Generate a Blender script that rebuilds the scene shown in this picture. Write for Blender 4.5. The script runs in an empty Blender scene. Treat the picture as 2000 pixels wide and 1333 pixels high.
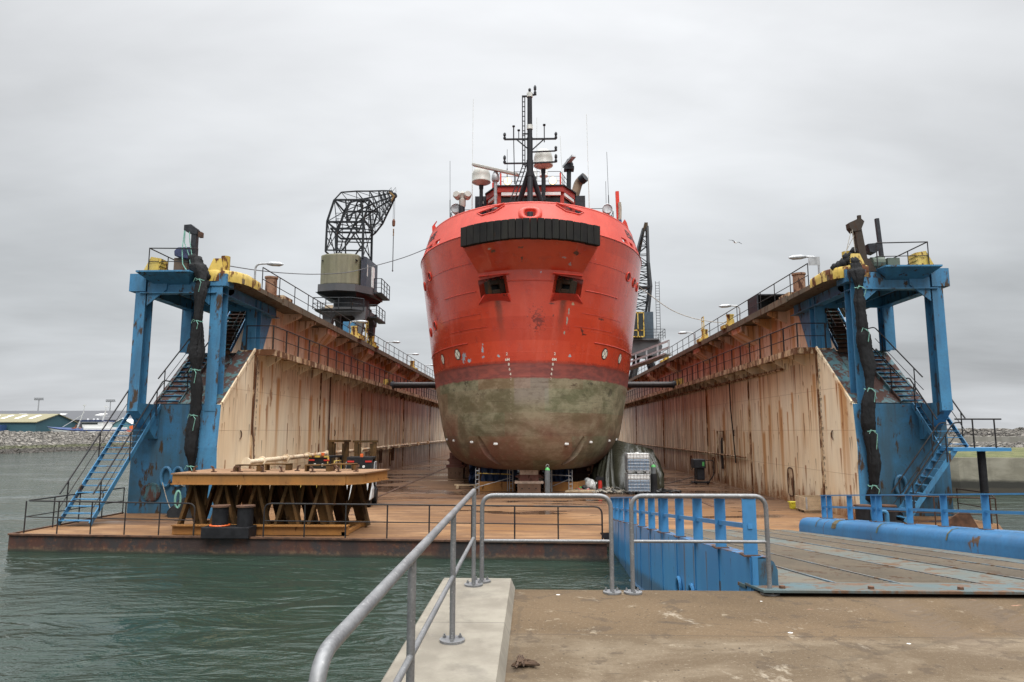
import bpy, math, random
from mathutils import Vector, Matrix
random.seed(7)
S = bpy.context.scene
COL = S.collection
R = math.radians
# ---------------------------------------------------------------- camera
cam = bpy.data.cameras.new('camera'); camo = bpy.data.objects.new('camera', cam); COL.objects.link(camo)
cam.lens = 24.0; cam.sensor_width = 36.0; cam.clip_start = 0.1; cam.clip_end = 6000
camo.location = (0, 0, 3.2); camo.rotation_euler = (R(97.52), 0, R(1.72))
S.camera = camo
# ---------------------------------------------------------------- light, exposure
S.view_settings.view_transform = 'Standard'; S.view_settings.look = 'None'
S.view_settings.exposure = 0.0; S.view_settings.gamma = 1.0
SUN_EL, SUN_AZ = 50.0, 158.0          # high, behind the camera, veiled by cloud
sun = bpy.data.lights.new('sun', 'SUN'); sun.energy = 1.5; sun.angle = R(25); sun.color = (1.0, .97, .93)
suno = bpy.data.objects.new('sun', sun); COL.objects.link(suno); suno.location = (0, -20, 60)
_d = Vector((math.sin(R(SUN_AZ))*math.cos(R(SUN_EL)), math.cos(R(SUN_AZ))*math.cos(R(SUN_EL)), math.sin(R(SUN_EL))))
suno.rotation_euler = _d.to_track_quat('Z', 'Y').to_euler()

class NT:
    """Small wrapper that lets node graphs be written as expressions."""
    def __init__(s, tree): s.t = tree; s.n = tree.nodes; s.l = tree.links
    def new(s, typ, **k):
        n = s.n.new(typ)
        for a, b in k.items(): setattr(n, a, b)
        return n
    def put(s, sock, v):
        if isinstance(v, bpy.types.NodeSocket): s.l.new(v, sock)
        else:
            if isinstance(v, (tuple, list)) and sock.type == 'RGBA' and len(v) == 3: v = tuple(v)+(1,)
            sock.default_value = v
    def m(s, op, a, b=0.0, c=0.0):
        n = s.new('ShaderNodeMath', operation=op); s.put(n.inputs[0], a); s.put(n.inputs[1], b); s.put(n.inputs[2], c)
        return n.outputs[0]
    def add(s, a, b): return s.m('ADD', a, b)
    def sub(s, a, b): return s.m('SUBTRACT', a, b)
    def mul(s, a, b): return s.m('MULTIPLY', a, b)
    def mx(s, a, b): return s.m('MAXIMUM', a, b)
    def mn(s, a, b): return s.m('MINIMUM', a, b)
    def sm(s, v, lo, hi, a=0.0, b=1.0):
        n = s.new('ShaderNodeMapRange', interpolation_type='SMOOTHSTEP')
        s.put(n.inputs[0], v); s.put(n.inputs[1], lo); s.put(n.inputs[2], hi); s.put(n.inputs[3], a); s.put(n.inputs[4], b)
        return n.outputs[0]
    def pos(s): return s.new('ShaderNodeNewGeometry').outputs['Position']
    def nor(s): return s.new('ShaderNodeNewGeometry').outputs['True Normal']
    def xyz(s, v):
        n = s.new('ShaderNodeSeparateXYZ'); s.put(n.inputs[0], v); return n.outputs[0], n.outputs[1], n.outputs[2]
    def vec(s, x, y, z):
        n = s.new('ShaderNodeCombineXYZ'); s.put(n.inputs[0], x); s.put(n.inputs[1], y); s.put(n.inputs[2], z); return n.outputs[0]
    def sc(s, v, k):
        n = s.new('ShaderNodeVectorMath', operation='MULTIPLY'); s.put(n.inputs[0], v); s.put(n.inputs[1], k if isinstance(k, tuple) else (k, k, k)); return n.outputs[0]
    def noise(s, v, scale=1.0, detail=4.0, rough=.55, dist=0.0, w=None):
        n = s.new('ShaderNodeTexNoise')
        if w is not None: n.noise_dimensions = '4D'; n.inputs['W'].default_value = w
        s.put(n.inputs['Vector'], v); n.inputs['Scale'].default_value = scale; n.inputs['Detail'].default_value = detail
        n.inputs['Roughness'].default_value = rough; n.inputs['Distortion'].default_value = dist
        return n.outputs[0]
    def voro(s, v, scale=1.0, feature='F1', out=0):
        n = s.new('ShaderNodeTexVoronoi', feature=feature); s.put(n.inputs['Vector'], v); n.inputs['Scale'].default_value = scale
        return n.outputs[out]
    def wn(s, w):
        n = s.new('ShaderNodeTexWhiteNoise', noise_dimensions='1D'); s.put(n.inputs['W'], w); return n.outputs[0]
    def mix(s, f, a, b):
        n = s.new('ShaderNodeMix', data_type='RGBA'); s.put(n.inputs[0], f); s.put(n.inputs[6], a); s.put(n.inputs[7], b); return n.outputs[2]
    def bump(s, h, strength=.3, dist=.02):
        n = s.new('ShaderNodeBump'); s.put(n.inputs['Height'], h); n.inputs['Strength'].default_value = strength; n.inputs['Distance'].default_value = dist
        return n.outputs[0]
    def streaks(s, u, z, du, seed, zlo, zhi, llo, lhi, dens, wid):
        """runs that start at random heights, one per column of width du, and thin out downwards"""
        uu = s.m('DIVIDE', u, du); cell = s.m('FLOOR', uu); f = s.m('FRACT', uu)
        r1 = s.wn(s.add(cell, seed)); r2 = s.wn(s.add(cell, seed+57.3)); r3 = s.wn(s.add(cell, seed+131.7)); r4 = s.wn(s.add(cell, seed+211.1))
        z0 = s.add(zlo, s.mul(r1, zhi-zlo)); ln = s.add(llo, s.mul(s.mul(r2, r2), lhi-llo))
        t = s.m('DIVIDE', s.sub(z0, z), ln)
        d = s.mul(s.m('ABSOLUTE', s.sub(f, s.add(.25, s.mul(r3, .5)))), du)
        w = s.mul(s.mul(s.add(.35, s.mul(r2, .65)), wid), s.sm(t, 0, 1.0, 1.0, .45))
        k = s.mul(s.sm(d, s.mul(w, .25), w, 1.0, 0.0), s.mul(s.sm(t, 0.0, .04), s.sm(t, .1, 1.0, 1.0, 0.0)))
        return s.mul(k, s.m('LESS_THAN', r4, dens))

# ---------------------------------------------------------------- world: overcast sky over a Nishita base
W = bpy.data.worlds.new('World'); S.world = W; W.use_nodes = True
nt = NT(W.node_tree); nt.n.clear()
out = nt.new('ShaderNodeOutputWorld'); bg = nt.new('ShaderNodeBackground'); nt.l.new(bg.outputs[0], out.inputs[0])
sky = nt.new('ShaderNodeTexSky', sky_type='NISHITA'); sky.sun_disc = False
sky.sun_elevation = R(SUN_EL); sky.sun_rotation = R(SUN_AZ); sky.air_density = 1.5; sky.dust_density = 4.0
tc = nt.new('ShaderNodeTexCoord').outputs['Generated']
dx, dy, dz = nt.xyz(tc)
zz = nt.mx(dz, 0.0)
k = nt.m('DIVIDE', 1.0, nt.add(zz, .16))
cv = nt.vec(nt.mul(nt.mul(dx, k), .55), nt.mul(dy, k), 0.0)
n1 = nt.noise(cv, .75, 5, .5, .6); n2 = nt.noise(cv, 2.4, 5, .55, .3, 3.0); n3 = nt.noise(cv, .3, 3, .5, .3, 9.0)
cl = nt.add(nt.add(nt.mul(nt.sub(n1, .5), .62), nt.mul(nt.sub(n2, .5), .26)), nt.mul(nt.sub(n3, .5), .5))
ramp = nt.new('ShaderNodeValToRGB'); nt.l.new(zz, ramp.inputs[0])
E = ramp.color_ramp.elements
E[0].position = 0; E[0].color = (.62, .63, .645, 1); E[1].position = 1; E[1].color = (6.6, 6.6, 6.6, 1)
for p, c in ((.08, (.56, .575, .595, 1)), (.2, (.62, .635, .65, 1)), (.4, (.78, .785, .795, 1)), (.58, (.85, .85, .86, 1)), (.80, (4.0, 4.0, 4.0, 1))):  # overhead stops, out of view, raised to light the dock walls
    e = E.new(p); e.color = c
mul = nt.new('ShaderNodeVectorMath', operation='MULTIPLY'); nt.l.new(ramp.outputs[0], mul.inputs[0])
mg = nt.mul(nt.add(1.0, nt.mul(cl, 1.75)), nt.sub(1.06, nt.mul(nt.mul(dx, dx), .42))); nt.l.new(nt.vec(nt.mul(mg, .985), mg, nt.mul(mg, 1.012)), mul.inputs[1])
skys = nt.sc(sky.outputs[0], .1)
fin = nt.mix(.93, skys, mul.outputs[0])
nt.l.new(fin, bg.inputs[0]); bg.inputs[1].default_value = 1.0

# ---------------------------------------------------------------- mesh helpers
def V(*a): return Vector(a)
class MB:
    """collects simple solids and links them as ONE mesh object"""
    def __init__(s): s.v = []; s.f = []; s.mi = []; s.cur = 0
    def _add(s, vs, fs):
        o = len(s.v); s.v += [Vector(v) for v in vs]; s.f += [tuple(o+i for i in f) for f in fs]; s.mi += [s.cur]*len(fs)
    def box(s, x0, x1, y0, y1, z0, z1):
        s._add([(x0,y0,z0),(x1,y0,z0),(x1,y1,z0),(x0,y1,z0),(x0,y0,z1),(x1,y0,z1),(x1,y1,z1),(x0,y1,z1)],
               [(0,3,2,1),(4,5,6,7),(0,1,5,4),(1,2,6,5),(2,3,7,6),(3,0,4,7)]); return s
    def obox(s, c, size, rot=(0,0,0)):
        from mathutils import Euler
        m = Euler(rot).to_matrix(); c = Vector(c); h = [q/2 for q in size]; vs = []
        for z in (-1,1):
            for x, y in ((-1,-1),(1,-1),(1,1),(-1,1)): vs.append(c+m@Vector((x*h[0],y*h[1],z*h[2])))
        s._add(vs, [(0,3,2,1),(4,5,6,7),(0,1,5,4),(1,2,6,5),(2,3,7,6),(3,0,4,7)]); return s
    def frame(s, d):
        d = d.normalized(); a = Vector((0,0,1)) if abs(d.z) < .95 else Vector((0,1,0))
        x = d.cross(a).normalized(); return x, x.cross(d).normalized()
    def bar(s, p, q, w, h=None, up=None):
        p = Vector(p); q = Vector(q); h = h or w; d = (q-p)
        x, y = s.frame(d)
        if up is not None: y = (Vector(up)-d.normalized()*Vector(up).dot(d.normalized())).normalized(); x = d.normalized().cross(y)
        vs = [e+x*(a*w/2)+y*(b*h/2) for e in (p, q) for a, b in ((-1,-1),(1,-1),(1,1),(-1,1))]
        s._add(vs, [(0,1,2,3),(7,6,5,4),(0,4,5,1),(1,5,6,2),(2,6,7,3),(3,7,4,0)]); return s
    def cyl(s, p, q, r, n=10, r2=None, caps=True):
        p = Vector(p); q = Vector(q); r2 = r if r2 is None else r2; x, y = s.frame(q-p)
        vs = [e+x*math.cos(2*math.pi*i/n)*k+y*math.sin(2*math.pi*i/n)*k for e, k in ((p,r),(q,r2)) for i in range(n)]
        fs = [(i, n+i, n+(i+1)%n, (i+1)%n) for i in range(n)]
        if caps: fs += [tuple(range(n)), tuple(range(2*n-1, n-1, -1))]
        s._add(vs, fs); return s
    def tube(s, pts, r, n=8, rs=None):
        pts = [Vector(p) for p in pts]; rows = []; prev = None
        for i, p in enumerate(pts):
            d = (pts[min(i+1, len(pts)-1)]-pts[max(i-1, 0)]).normalized()
            if prev is None: x, y = s.frame(d)
            else:
                x = (prev-d*prev.dot(d)).normalized(); y = x.cross(d)
            prev = x; k = rs[i] if rs else r
            rows.append([p+x*math.cos(2*math.pi*j/n)*k+y*math.sin(2*math.pi*j/n)*k for j in range(n)])
        vs = [v for rw in rows for v in rw]; m = len(rows)
        fs = [(i*n+j, (i+1)*n+j, (i+1)*n+(j+1)%n, i*n+(j+1)%n) for i in range(m-1) for j in range(n)]
        fs += [tuple(range(n)), tuple(range(m*n-1, (m-1)*n-1, -1))]
        s._add(vs, fs); return s
    def prism(s, poly, axis, a, b):
        def mk(u, v, w): return (w,u,v) if axis == 'x' else (u,w,v) if axis == 'y' else (u,v,w)
        n = len(poly); vs = [mk(u,v,a) for u, v in poly]+[mk(u,v,b) for u, v in poly]
        s._add(vs, [(i, (i+1)%n, n+(i+1)%n, n+i) for i in range(n)]+[tuple(range(n-1,-1,-1)), tuple(range(n,2*n))]); return s
    def lathe(s, prof, c, n=16, axis=(0,0,1)):
        c = Vector(c); q = Vector(axis).normalized().to_track_quat('Z', 'Y').to_matrix()
        vs = []; m = len(prof)
        for r, h in prof:
            for j in range(n): vs.append(c+q@Vector((r*math.cos(2*math.pi*j/n), r*math.sin(2*math.pi*j/n), h)))
        fs = [(i*n+j, i*n+(j+1)%n, (i+1)*n+(j+1)%n, (i+1)*n+j) for i in range(m-1) for j in range(n)]
        fs += [tuple(range(n-1,-1,-1)), tuple(range((m-1)*n, m*n))]
        s._add(vs, fs); return s
    def grid(s, rows, flip=False):
        n = len(rows[0]); vs = [v for r in rows for v in r]
        fs = [(i*n+j, i*n+j+1, (i+1)*n+j+1, (i+1)*n+j) for i in range(len(rows)-1) for j in range(n-1)]
        if flip: fs = [f[::-1] for f in fs]
        s._add(vs, fs); return s
    def build(s, name, mat, parent=None, smooth=False, bevel=0.0, origin=None, label=None):
        if origin is None:
            lo = [min(v[i] for v in s.v) for i in range(3)]; hi = [max(v[i] for v in s.v) for i in range(3)]
            origin = Vector(((lo[0]+hi[0])/2, (lo[1]+hi[1])/2, lo[2]))
        origin = Vector(origin)
        me = bpy.data.meshes.new(name); me.from_pydata([v-origin for v in s.v], [], s.f)
        for mt in (mat if isinstance(mat, list) else [mat]): me.materials.append(mt)
        if isinstance(mat, list):
            for p, i in zip(me.polygons, s.mi): p.material_index = i
        import bmesh
        bm = bmesh.new(); bm.from_mesh(me); bmesh.ops.recalc_face_normals(bm, faces=bm.faces); bm.to_mesh(me); bm.free()
        if smooth:
            for p in me.polygons: p.use_smooth = True
            if smooth != 'all': me.set_sharp_from_angle(angle=R(40))
        o = bpy.data.objects.new(name, me); COL.objects.link(o)
        if bevel:
            b = o.modifiers.new('bevel', 'BEVEL'); b.width = bevel; b.segments = 2; b.limit_method = 'ANGLE'
        o['wl'] = origin[:]
        if parent is not None:
            o.parent = parent; o.location = origin-Vector(parent['wl'])
        else: o.location = origin
        if label: o['label'] = label
        return o
def tag(o, label=None, cat=None, group=None, kind=None):
    if label: o['label'] = label
    if cat: o['category'] = cat
    if group: o['group'] = group
    if kind: o['kind'] = kind
    return o
def thing(name, label, cat, loc, group=None):
    o = bpy.data.objects.new(name, None); COL.objects.link(o); o.location = loc; o.empty_display_size = .3; o['wl'] = tuple(loc)
    return tag(o, label, cat, group)
def copy_part(o, parent, loc):
    c = o.copy(); COL.objects.link(c); c.parent = parent; c['wl'] = tuple(loc); c.location = Vector(loc)-(Vector(parent['wl']) if parent else Vector((0,0,0))); return c
def copy_tree(o, parent=None):
    c = o.copy(); COL.objects.link(c)
    if parent is not None: c.parent = parent
    for ch in list(o.children): copy_tree(ch, c)
    return c
def arc(p, q, r, n=4):
    pass
def fillet(pts, r, n=5):
    """round the inner corners of a polyline"""
    pts = [Vector(p) for p in pts]; o = [pts[0]]
    for i in range(1, len(pts)-1):
        a, b, c = pts[i-1], pts[i], pts[i+1]; d1 = (a-b).normalized(); d2 = (c-b).normalized(); rr = min(r, (a-b).length*.49, (c-b).length*.49)
        p, q = b+d1*rr, b+d2*rr
        for k in range(n+1):
            t = k/n; o.append(p*(1-t)**2+b*2*t*(1-t)+q*t*t)
    o.append(pts[-1]); return o
def booled(o, cutters):
    """cut openings into o for good"""
    for c in cutters:
        m = o.modifiers.new('cut', 'BOOLEAN'); m.object = c; m.operation = 'DIFFERENCE'; m.solver = 'EXACT'
    dg = bpy.context.evaluated_depsgraph_get(); me = bpy.data.meshes.new_from_object(o.evaluated_get(dg))
    old = o.data; o.modifiers.clear(); o.data = me; me.name = old.name
    for c in cutters: bpy.data.objects.remove(c, do_unlink=True)
def text_mesh(txt, size, bold=False):
    cu = bpy.data.curves.new('text', 'FONT'); cu.body = txt; cu.size = size; cu.align_x = 'CENTER'; cu.align_y = 'CENTER'
    if bold: cu.offset = size*.02
    cu.resolution_u = 3
    t = bpy.data.objects.new('text', cu); COL.objects.link(t)
    dg = bpy.context.evaluated_depsgraph_get(); me = bpy.data.meshes.new_from_object(t.evaluated_get(dg))
    vs = [v.co.copy() for v in me.vertices]; fs = [tuple(p.vertices) for p in me.polygons]
    bpy.data.objects.remove(t, do_unlink=True); return vs, fs
# ---------------------------------------------------------------- materials
def mat(name):
    m = bpy.data.materials.new(name); m.use_nodes = True
    n = NT(m.node_tree); b = m.node_tree.nodes['Principled BSDF']
    return m, n, b
def setp(n, b, col, rough=.6, metal=0.0, nrm=None, spec=None):
    n.put(b.inputs['Base Color'], col); n.put(b.inputs['Roughness'], rough); n.put(b.inputs['Metallic'], metal)
    if nrm is not None: n.put(b.inputs['Normal'], nrm)
    if spec is not None: n.put(b.inputs['Specular IOR Level'], spec)
def painted(name, c1, c2, rust=.3, rough=.45, rc=(.13,.05,.02), streak=True, scale=1.0, metal=0.0, fleck=.5, grime=.3):
    """weathered paint: two tones, rust patches, rust runs"""
    m, n, b = mat(name); p = n.pos(); x, y, z = n.xyz(p)
    a = n.noise(p, .7*scale, 6, .6); f = n.noise(n.sc(p, (1,1,.35)), 3.2*scale, 7, .65, .2); g = n.noise(p, 14*scale, 4, .6)
    col = n.mix(n.sm(a, .35, .68), c1, c2)
    col = n.mix(n.mul(n.sm(g, .4, .75), .25), col, tuple(q*.55 for q in c1))
    gv = n.sm(n.noise(n.sc(p, (1,1,.10)), 2.6*scale, 6, .65, .2, 31.0), .44, .64)
    gb = n.sm(n.noise(p, 1.3*scale, 6, .65, .6, 17.0), .44, .68)
    col = n.mix(n.mul(n.mx(gv, n.mul(gb, .8)), grime), col, tuple(.3*q+.7*w for q, w in zip(c1, (.05,.052,.036))))
    rm = n.sm(f, .70-rust*.34, .76-rust*.3)
    if fleck: rm = n.mx(rm, n.mul(n.sm(n.noise(p, 9*scale, 5, .7), .66-.06*fleck, .70-.06*fleck), fleck))
    if streak:
        u = n.add(n.add(x, y), n.mul(n.noise(n.sc(p, (1,1,.2)), 3, 2), .06))
        rm = n.mx(rm, n.mul(n.mx(n.streaks(u, z, .37, 3.0, -1, 10, .3, 1.8, .1+rust*.6, .06), n.streaks(u, z, .8, 41.0, 0, 10, .8, 3.0, .1+rust*.7, .10)), .75))
    rcol = n.mix(n.noise(p, 11, 4, .7), rc, tuple(q*.4 for q in rc))
    col = n.mix(rm, col, rcol)
    ro = n.add(rough, n.mul(rm, .35))
    setp(n, b, col, ro, metal, n.bump(n.add(n.mul(rm, .5), n.mul(g, .25)), .25, .01), .15 if max(c1) < .07 else .35)
    return m
def plain(name, c, rough=.6, metal=0.0, var=.25, scale=6.0, bump=.15):
    m, n, b = mat(name); p = n.pos(); g = n.noise(p, scale, 5, .6); h = n.noise(p, scale*7, 4, .65)
    col = n.mix(n.sm(g, .3, .7), tuple(q*(1-var) for q in c), tuple(q*(1+var*.6) for q in c))
    col = n.mix(n.mul(n.sm(h, .5, .75), .35), col, tuple(q*.5 for q in c))
    setp(n, b, col, n.add(rough-.08, n.mul(g, .16)), metal, n.bump(h, bump, .006), .2 if max(c) < .07 and rough > .2 else None)
    return m
M = {}
# cream dock wall with rust runs
def wallmat(name, base, base2, zlo, zhi, dirt):
    m, n, b = mat(name); p = n.pos(); x, y, z = n.xyz(p)
    far = n.sm(y, 30, 62)                                    # the far half of the dock is older and dirtier
    wob = n.mul(n.sub(n.noise(n.sc(p, (1,1,.25)), 2.5, 3), .5), .12)
    u = n.add(n.add(x, y), wob)
    a = n.noise(n.sc(p, (1,1,.5)), .45, 5, .55); g = n.noise(p, 9, 5, .65)
    vs = n.noise(n.sc(p, (1,1,.06)), 2.2, 5, .6)             # vertical washes
    vf = n.noise(n.sc(p, (1,1,.04)), 7.5, 4, .6)
    col = n.mix(n.sm(a, .35, .68), base, base2)
    col = n.mix(n.mul(n.sm(vs, .46, .64), n.add(.12, n.mul(far, .75))), col, (.27, .135, .06))
    col = n.mix(n.mul(n.sm(vf, .46, .62), n.add(.08, n.mul(far, .75))), col, (.11, .05, .026))
    bot = n.mul(n.sm(z, .1, n.add(1.0, n.mul(far, 1.4)), 1.0, 0.0), n.sm(n.noise(n.sc(p, (1,1,.4)), 1.6, 5, .6), .34, .66))
    col = n.mix(n.mul(bot, n.add(.55, n.mul(far, .3))), col, (.19, .09, .04))
    s1 = n.mx(n.streaks(u, z, 1.3, 1.0, zlo+2, zhi+.5, 2.5, 8.0, .75, .26), n.streaks(u, z, 2.3, 77.0, zlo+3, zhi+.5, 3, 9.0, .8, .42))
    s2 = n.mx(n.streaks(u, z, .62, 9.0, zlo, zhi, .5, 3.0, .5, .10), n.streaks(u, z, .47, 93.0, zlo, zhi, .5, 2.2, n.add(.22, n.mul(far, .5)), .08))
    s3 = n.streaks(u, z, .23, 21.0, zlo, zhi, .15, 1.1, .35, .05)
    s4 = n.mx(n.streaks(u, z, .9, 35.0, zlo, zlo+(zhi-zlo)*.4, .4, 1.8, .7, .12), n.streaks(u, z, .55, 63.0, zlo, zlo+(zhi-zlo)*.25, .3, 1.2, .7, .10))
    col = n.mix(n.mul(s1, .82), col, (.46, .20, .048))
    col = n.mix(n.mul(n.mx(s2, s4), .9), col, (.27, .095, .022))
    col = n.mix(n.mul(s3, .85), col, (.10, .035, .014))
    s5 = n.mx(n.streaks(u, z, .31, 111.0, zlo, zhi, .3, 1.6, n.add(.4, n.mul(far, .3)), .055), n.streaks(u, z, .75, 141.0, zlo, zhi, .8, 4.0, n.add(.35, n.mul(far, .5)), .15))
    col = n.mix(n.mul(s5, .72), col, (.33, .125, .03))
    s6 = n.mx(n.streaks(u, z, .42, 171.0, zhi-.15, zhi+.25, .6, 3.6, n.add(.5, n.mul(far, .35)), .09), n.streaks(u, z, .19, 191.0, zhi-.2, zhi+.2, .2, 1.5, .6, .05))
    col = n.mix(n.mul(s6, .78), col, (.17, .065, .022))
    hb1 = n.noise(n.vec(n.mul(u, 1.0), 0.0, 0.0), 1.9, 5, .75); hh_ = n.add(zlo-.35, n.mul(n.sm(hb1, .35, .75), n.add(2.3, n.mul(far, .8)))); rise = n.sm(n.sub(hh_, z), -.12, .5)
    col = n.mix(n.mul(rise, n.mul(n.add(.5, n.mul(n.sm(g, .35, .6), .5)), 1.0 if zlo < 1 else .6)), col, (.22, .082, .022))
    # plate seams
    sx = n.m('ABSOLUTE', n.sub(n.m('FRACT', n.m('DIVIDE', u, 3.05)), .5)); sz = n.m('ABSOLUTE', n.sub(n.m('FRACT', n.m('DIVIDE', z, 1.62)), .5))
    seam = n.mx(n.sm(sx, .492, .4985), n.sm(sz, .488, .497))
    col = n.mix(n.mul(seam, .3), col, (.2, .09, .04))
    sp = n.sm(n.noise(p, 17, 4, .7), .68, .73)
    col = n.mix(n.mul(sp, dirt), col, (.11, .04, .016)); bl = n.sm(n.noise(n.sc(p, (1,1,.4)), 1.5, 7, .7, .5, 23.0), .60, .67); col = n.mix(n.mul(bl, .75), col, (.25,.095,.025)); col = n.mix(n.mul(n.sm(n.noise(n.sc(p, (1,1,.3)), .55, 4, .6, .5, 41.0), .52, .70), .45), col, (.42,.22,.08))
    setp(n, b, col, .5, 0, n.bump(n.add(n.mul(seam, .6), n.add(n.mul(g, .12), n.mul(n.noise(n.sc(p, (1,1,.7)), .9, 2), 1.2))), .3, .03))
    return m
M['cream'] = wallmat('cream_wall_paint', (.80,.69,.51), (.76,.60,.40), 0.2, 6.3, .5)
M['upper'] = wallmat('upper_wall_paint', (.74,.58,.45), (.62,.40,.28), 6.6, 8.9, .8)
M['gallery'] = painted('gallery_paint', (.6,.46,.30), (.42,.25,.13), .75, .6, (.17,.07,.03))
M['beam'] = painted('deck_edge_paint', (.10,.085,.06), (.16,.12,.08), .45, .7, (.11,.05,.025))
M['blue'] = painted('blue_tower_paint', (.05,.185,.34), (.065,.235,.41), .42, .5, (.085,.055,.035), grime=.5)
M['teal'] = painted('worn_teal_paint', (.05,.13,.16), (.08,.16,.16), .8, .5, (.10,.05,.04))
M['bluebox'] = painted('blue_wall_paint', (.035,.115,.19), (.042,.165,.31), .42, .55, (.075,.05,.028), fleck=.5, grime=.62)
M['ramp'] = painted('bright_blue_paint', (.052,.205,.42), (.062,.245,.47), .06, .38, (.14,.075,.035), fleck=.10, grime=.10)
m, n, b = mat('ramp_side_blue'); p = n.pos(); x, y, z = n.xyz(p)
zr_ = n.add(z, n.mul(n.sub(y, 7.98), .0945)); g = n.noise(p, 9, 4, .6); uu = n.add(y, n.mul(n.sub(n.noise(n.sc(p, (1,1,.2)), 3, 2), .5), .03))
col = n.mix(n.sm(n.noise(n.sc(p, (1,1,.3)), 1.1, 5, .6), .35, .65), (.052,.205,.42), (.062,.245,.47))
st_ = n.mx(n.streaks(n.add(uu, .34), zr_, .68, 5.0, 1.72, 1.83, .5, 2.6, .75, .07), n.streaks(uu, zr_, .31, 15.0, .9, 1.8, .15, .8, .22, .035))
col = n.mix(n.mul(st_, .8), col, (.13,.085,.04)); col = n.mix(n.mul(n.sm(n.noise(p, 7, 5, .7), .66, .70), .7), col, (.12,.06,.03)); low = n.sm(n.add(zr_, n.mul(n.sub(g, .5), .3)), .85, .70); col = n.mix(n.mul(low, .6), col, (.06,.06,.045))
top_ = n.sm(zr_, 1.775, 1.80); col = n.mix(n.mul(top_, n.sm(g, .45, .6)), col, (.14,.07,.035))
setp(n, b, col, n.add(.38, n.mul(st_, .3)), 0, n.bump(n.noise(n.sc(p, (1,1,.6)), .8, 2), .25, .04), .35); M['rampside'] = m
M['girder'] = painted('ramp_girder_blue', (.035,.14,.29), (.045,.18,.36), .22, .45, (.14,.075,.035), fleck=.15, grime=.25)
M['yellow'] = painted('worn_yellow_paint', (.58,.40,.07), (.66,.50,.17), .62, .55, (.14,.05,.02))
M['black'] = plain('black_steel', (.018,.018,.02), .5, 0, .3)
M['rail'] = painted('dark_rail_paint', (.022,.022,.026), (.035,.03,.03), .3, .5, (.075,.035,.02), streak=False)
M['brownrail'] = painted('rusty_brown_rail_paint', (.05,.028,.02), (.08,.04,.025), .3, .6, (.1,.045,.02), streak=False)
M['darksteel'] = plain('dark_grey_steel', (.04,.042,.048), .5, .2, .3)
M['crane'] = painted('crane_paint', (.022,.025,.03), (.032,.036,.042), .25, .5, (.08,.04,.02), streak=False)
M['cranehouse'] = painted('grey_green_house_paint', (.22,.205,.14), (.17,.165,.095), .1, .65, (.1,.1,.04), grime=.5)
M['cranegrey'] = painted('grey_crane_paint', (.075,.078,.085), (.10,.10,.105), .25, .55, (.10,.05,.03))
M['ochre'] = painted('ochre_rust_paint', (.36,.165,.042), (.28,.125,.038), .3, .65, (.13,.055,.02), fleck=.35)
M['ochretop'] = plain('ochre_plate', (.23,.125,.06), .75, 0, .2, 2.0)
M['rustleg'] = painted('rusty_leg_steel', (.055,.032,.014), (.155,.078,.026), .4, .75, (.05,.028,.014), streak=False)
M['rust'] = plain('brown_rust', (.10,.048,.026), .85, 0, .5, 4.0, .4)
M['white'] = plain('white_paint', (.72,.72,.70), .4, 0, .08)
M['dirtywhite'] = plain('dirty_white_paint', (.6,.6,.56), .5, 0, .2)
M['radome'] = plain('radome_white', (.40,.39,.35), .4, 0, .06)
M['rubber'] = painted('black_rubber', (.014,.014,.0145), (.024,.021,.02), .16, .75, (.055,.038,.028), streak=False, fleck=0)
M['orange'] = plain('orange_plastic', (.75,.14,.03), .5)
M['red'] = plain('signal_red', (.5,.03,.02), .45)
M['green'] = plain('green_paint', (.1,.45,.12), .45)
M['greygas'] = plain('grey_cylinder_paint', (.13,.14,.145), .4)
M['rope'] = plain('mint_rope', (.17,.36,.29), .8, 0, .3, 20)
M['oldrope'] = plain('pale_old_rope', (.38,.34,.28), .9, 0, .4, 20)
M['hose'] = plain('grey_hose', (.07,.068,.062), .6)
M['cable'] = plain('steel_cable', (.07,.07,.075), .5, .3)
M['spar'] = plain('black_spar_paint', (.035,.03,.03), .35, .2, .3)
M['glass'] = plain('dark_window_glass', (.02,.026,.024), .08, 0, .2)
M['crate'] = plain('crate_wood', (.48,.36,.23), .8, 0, .25, 5)
M['plastic'] = plain('white_tank_plastic', (.62,.66,.70), .35, 0, .1)
M['tankliquid'] = plain('grey_blue_tank_plastic', (.17,.23,.31), .35, 0, .15)
M['pink'] = plain('pale_timber', (.5,.38,.3), .8)
M['galvlight'] = plain('light_grey_metal', (.4,.41,.42), .45, .4)
# black net / tarpaulin
def cloth(name, c, rough, spec=.5):
    m, n, b = mat(name); p = n.pos()
    w = n.noise(n.sc(p, (1,1,.35)), 3.0, 5, .6, 1.0); h = n.noise(p, 28, 4, .7)
    setp(n, b, n.mix(w, tuple(q*.6 for q in c), tuple(q*1.5 for q in c)), rough, 0, n.bump(n.add(w, n.mul(h, .2)), .8, .06), spec); return m
M['net'] = cloth('black_net', (.014,.014,.015), .8, .25)
M['tarp'] = cloth('dark_green_tarpaulin', (.028,.028,.018), .36)
M['bluetarp'] = cloth('blue_tarpaulin', (.02,.05,.13), .4)
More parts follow.
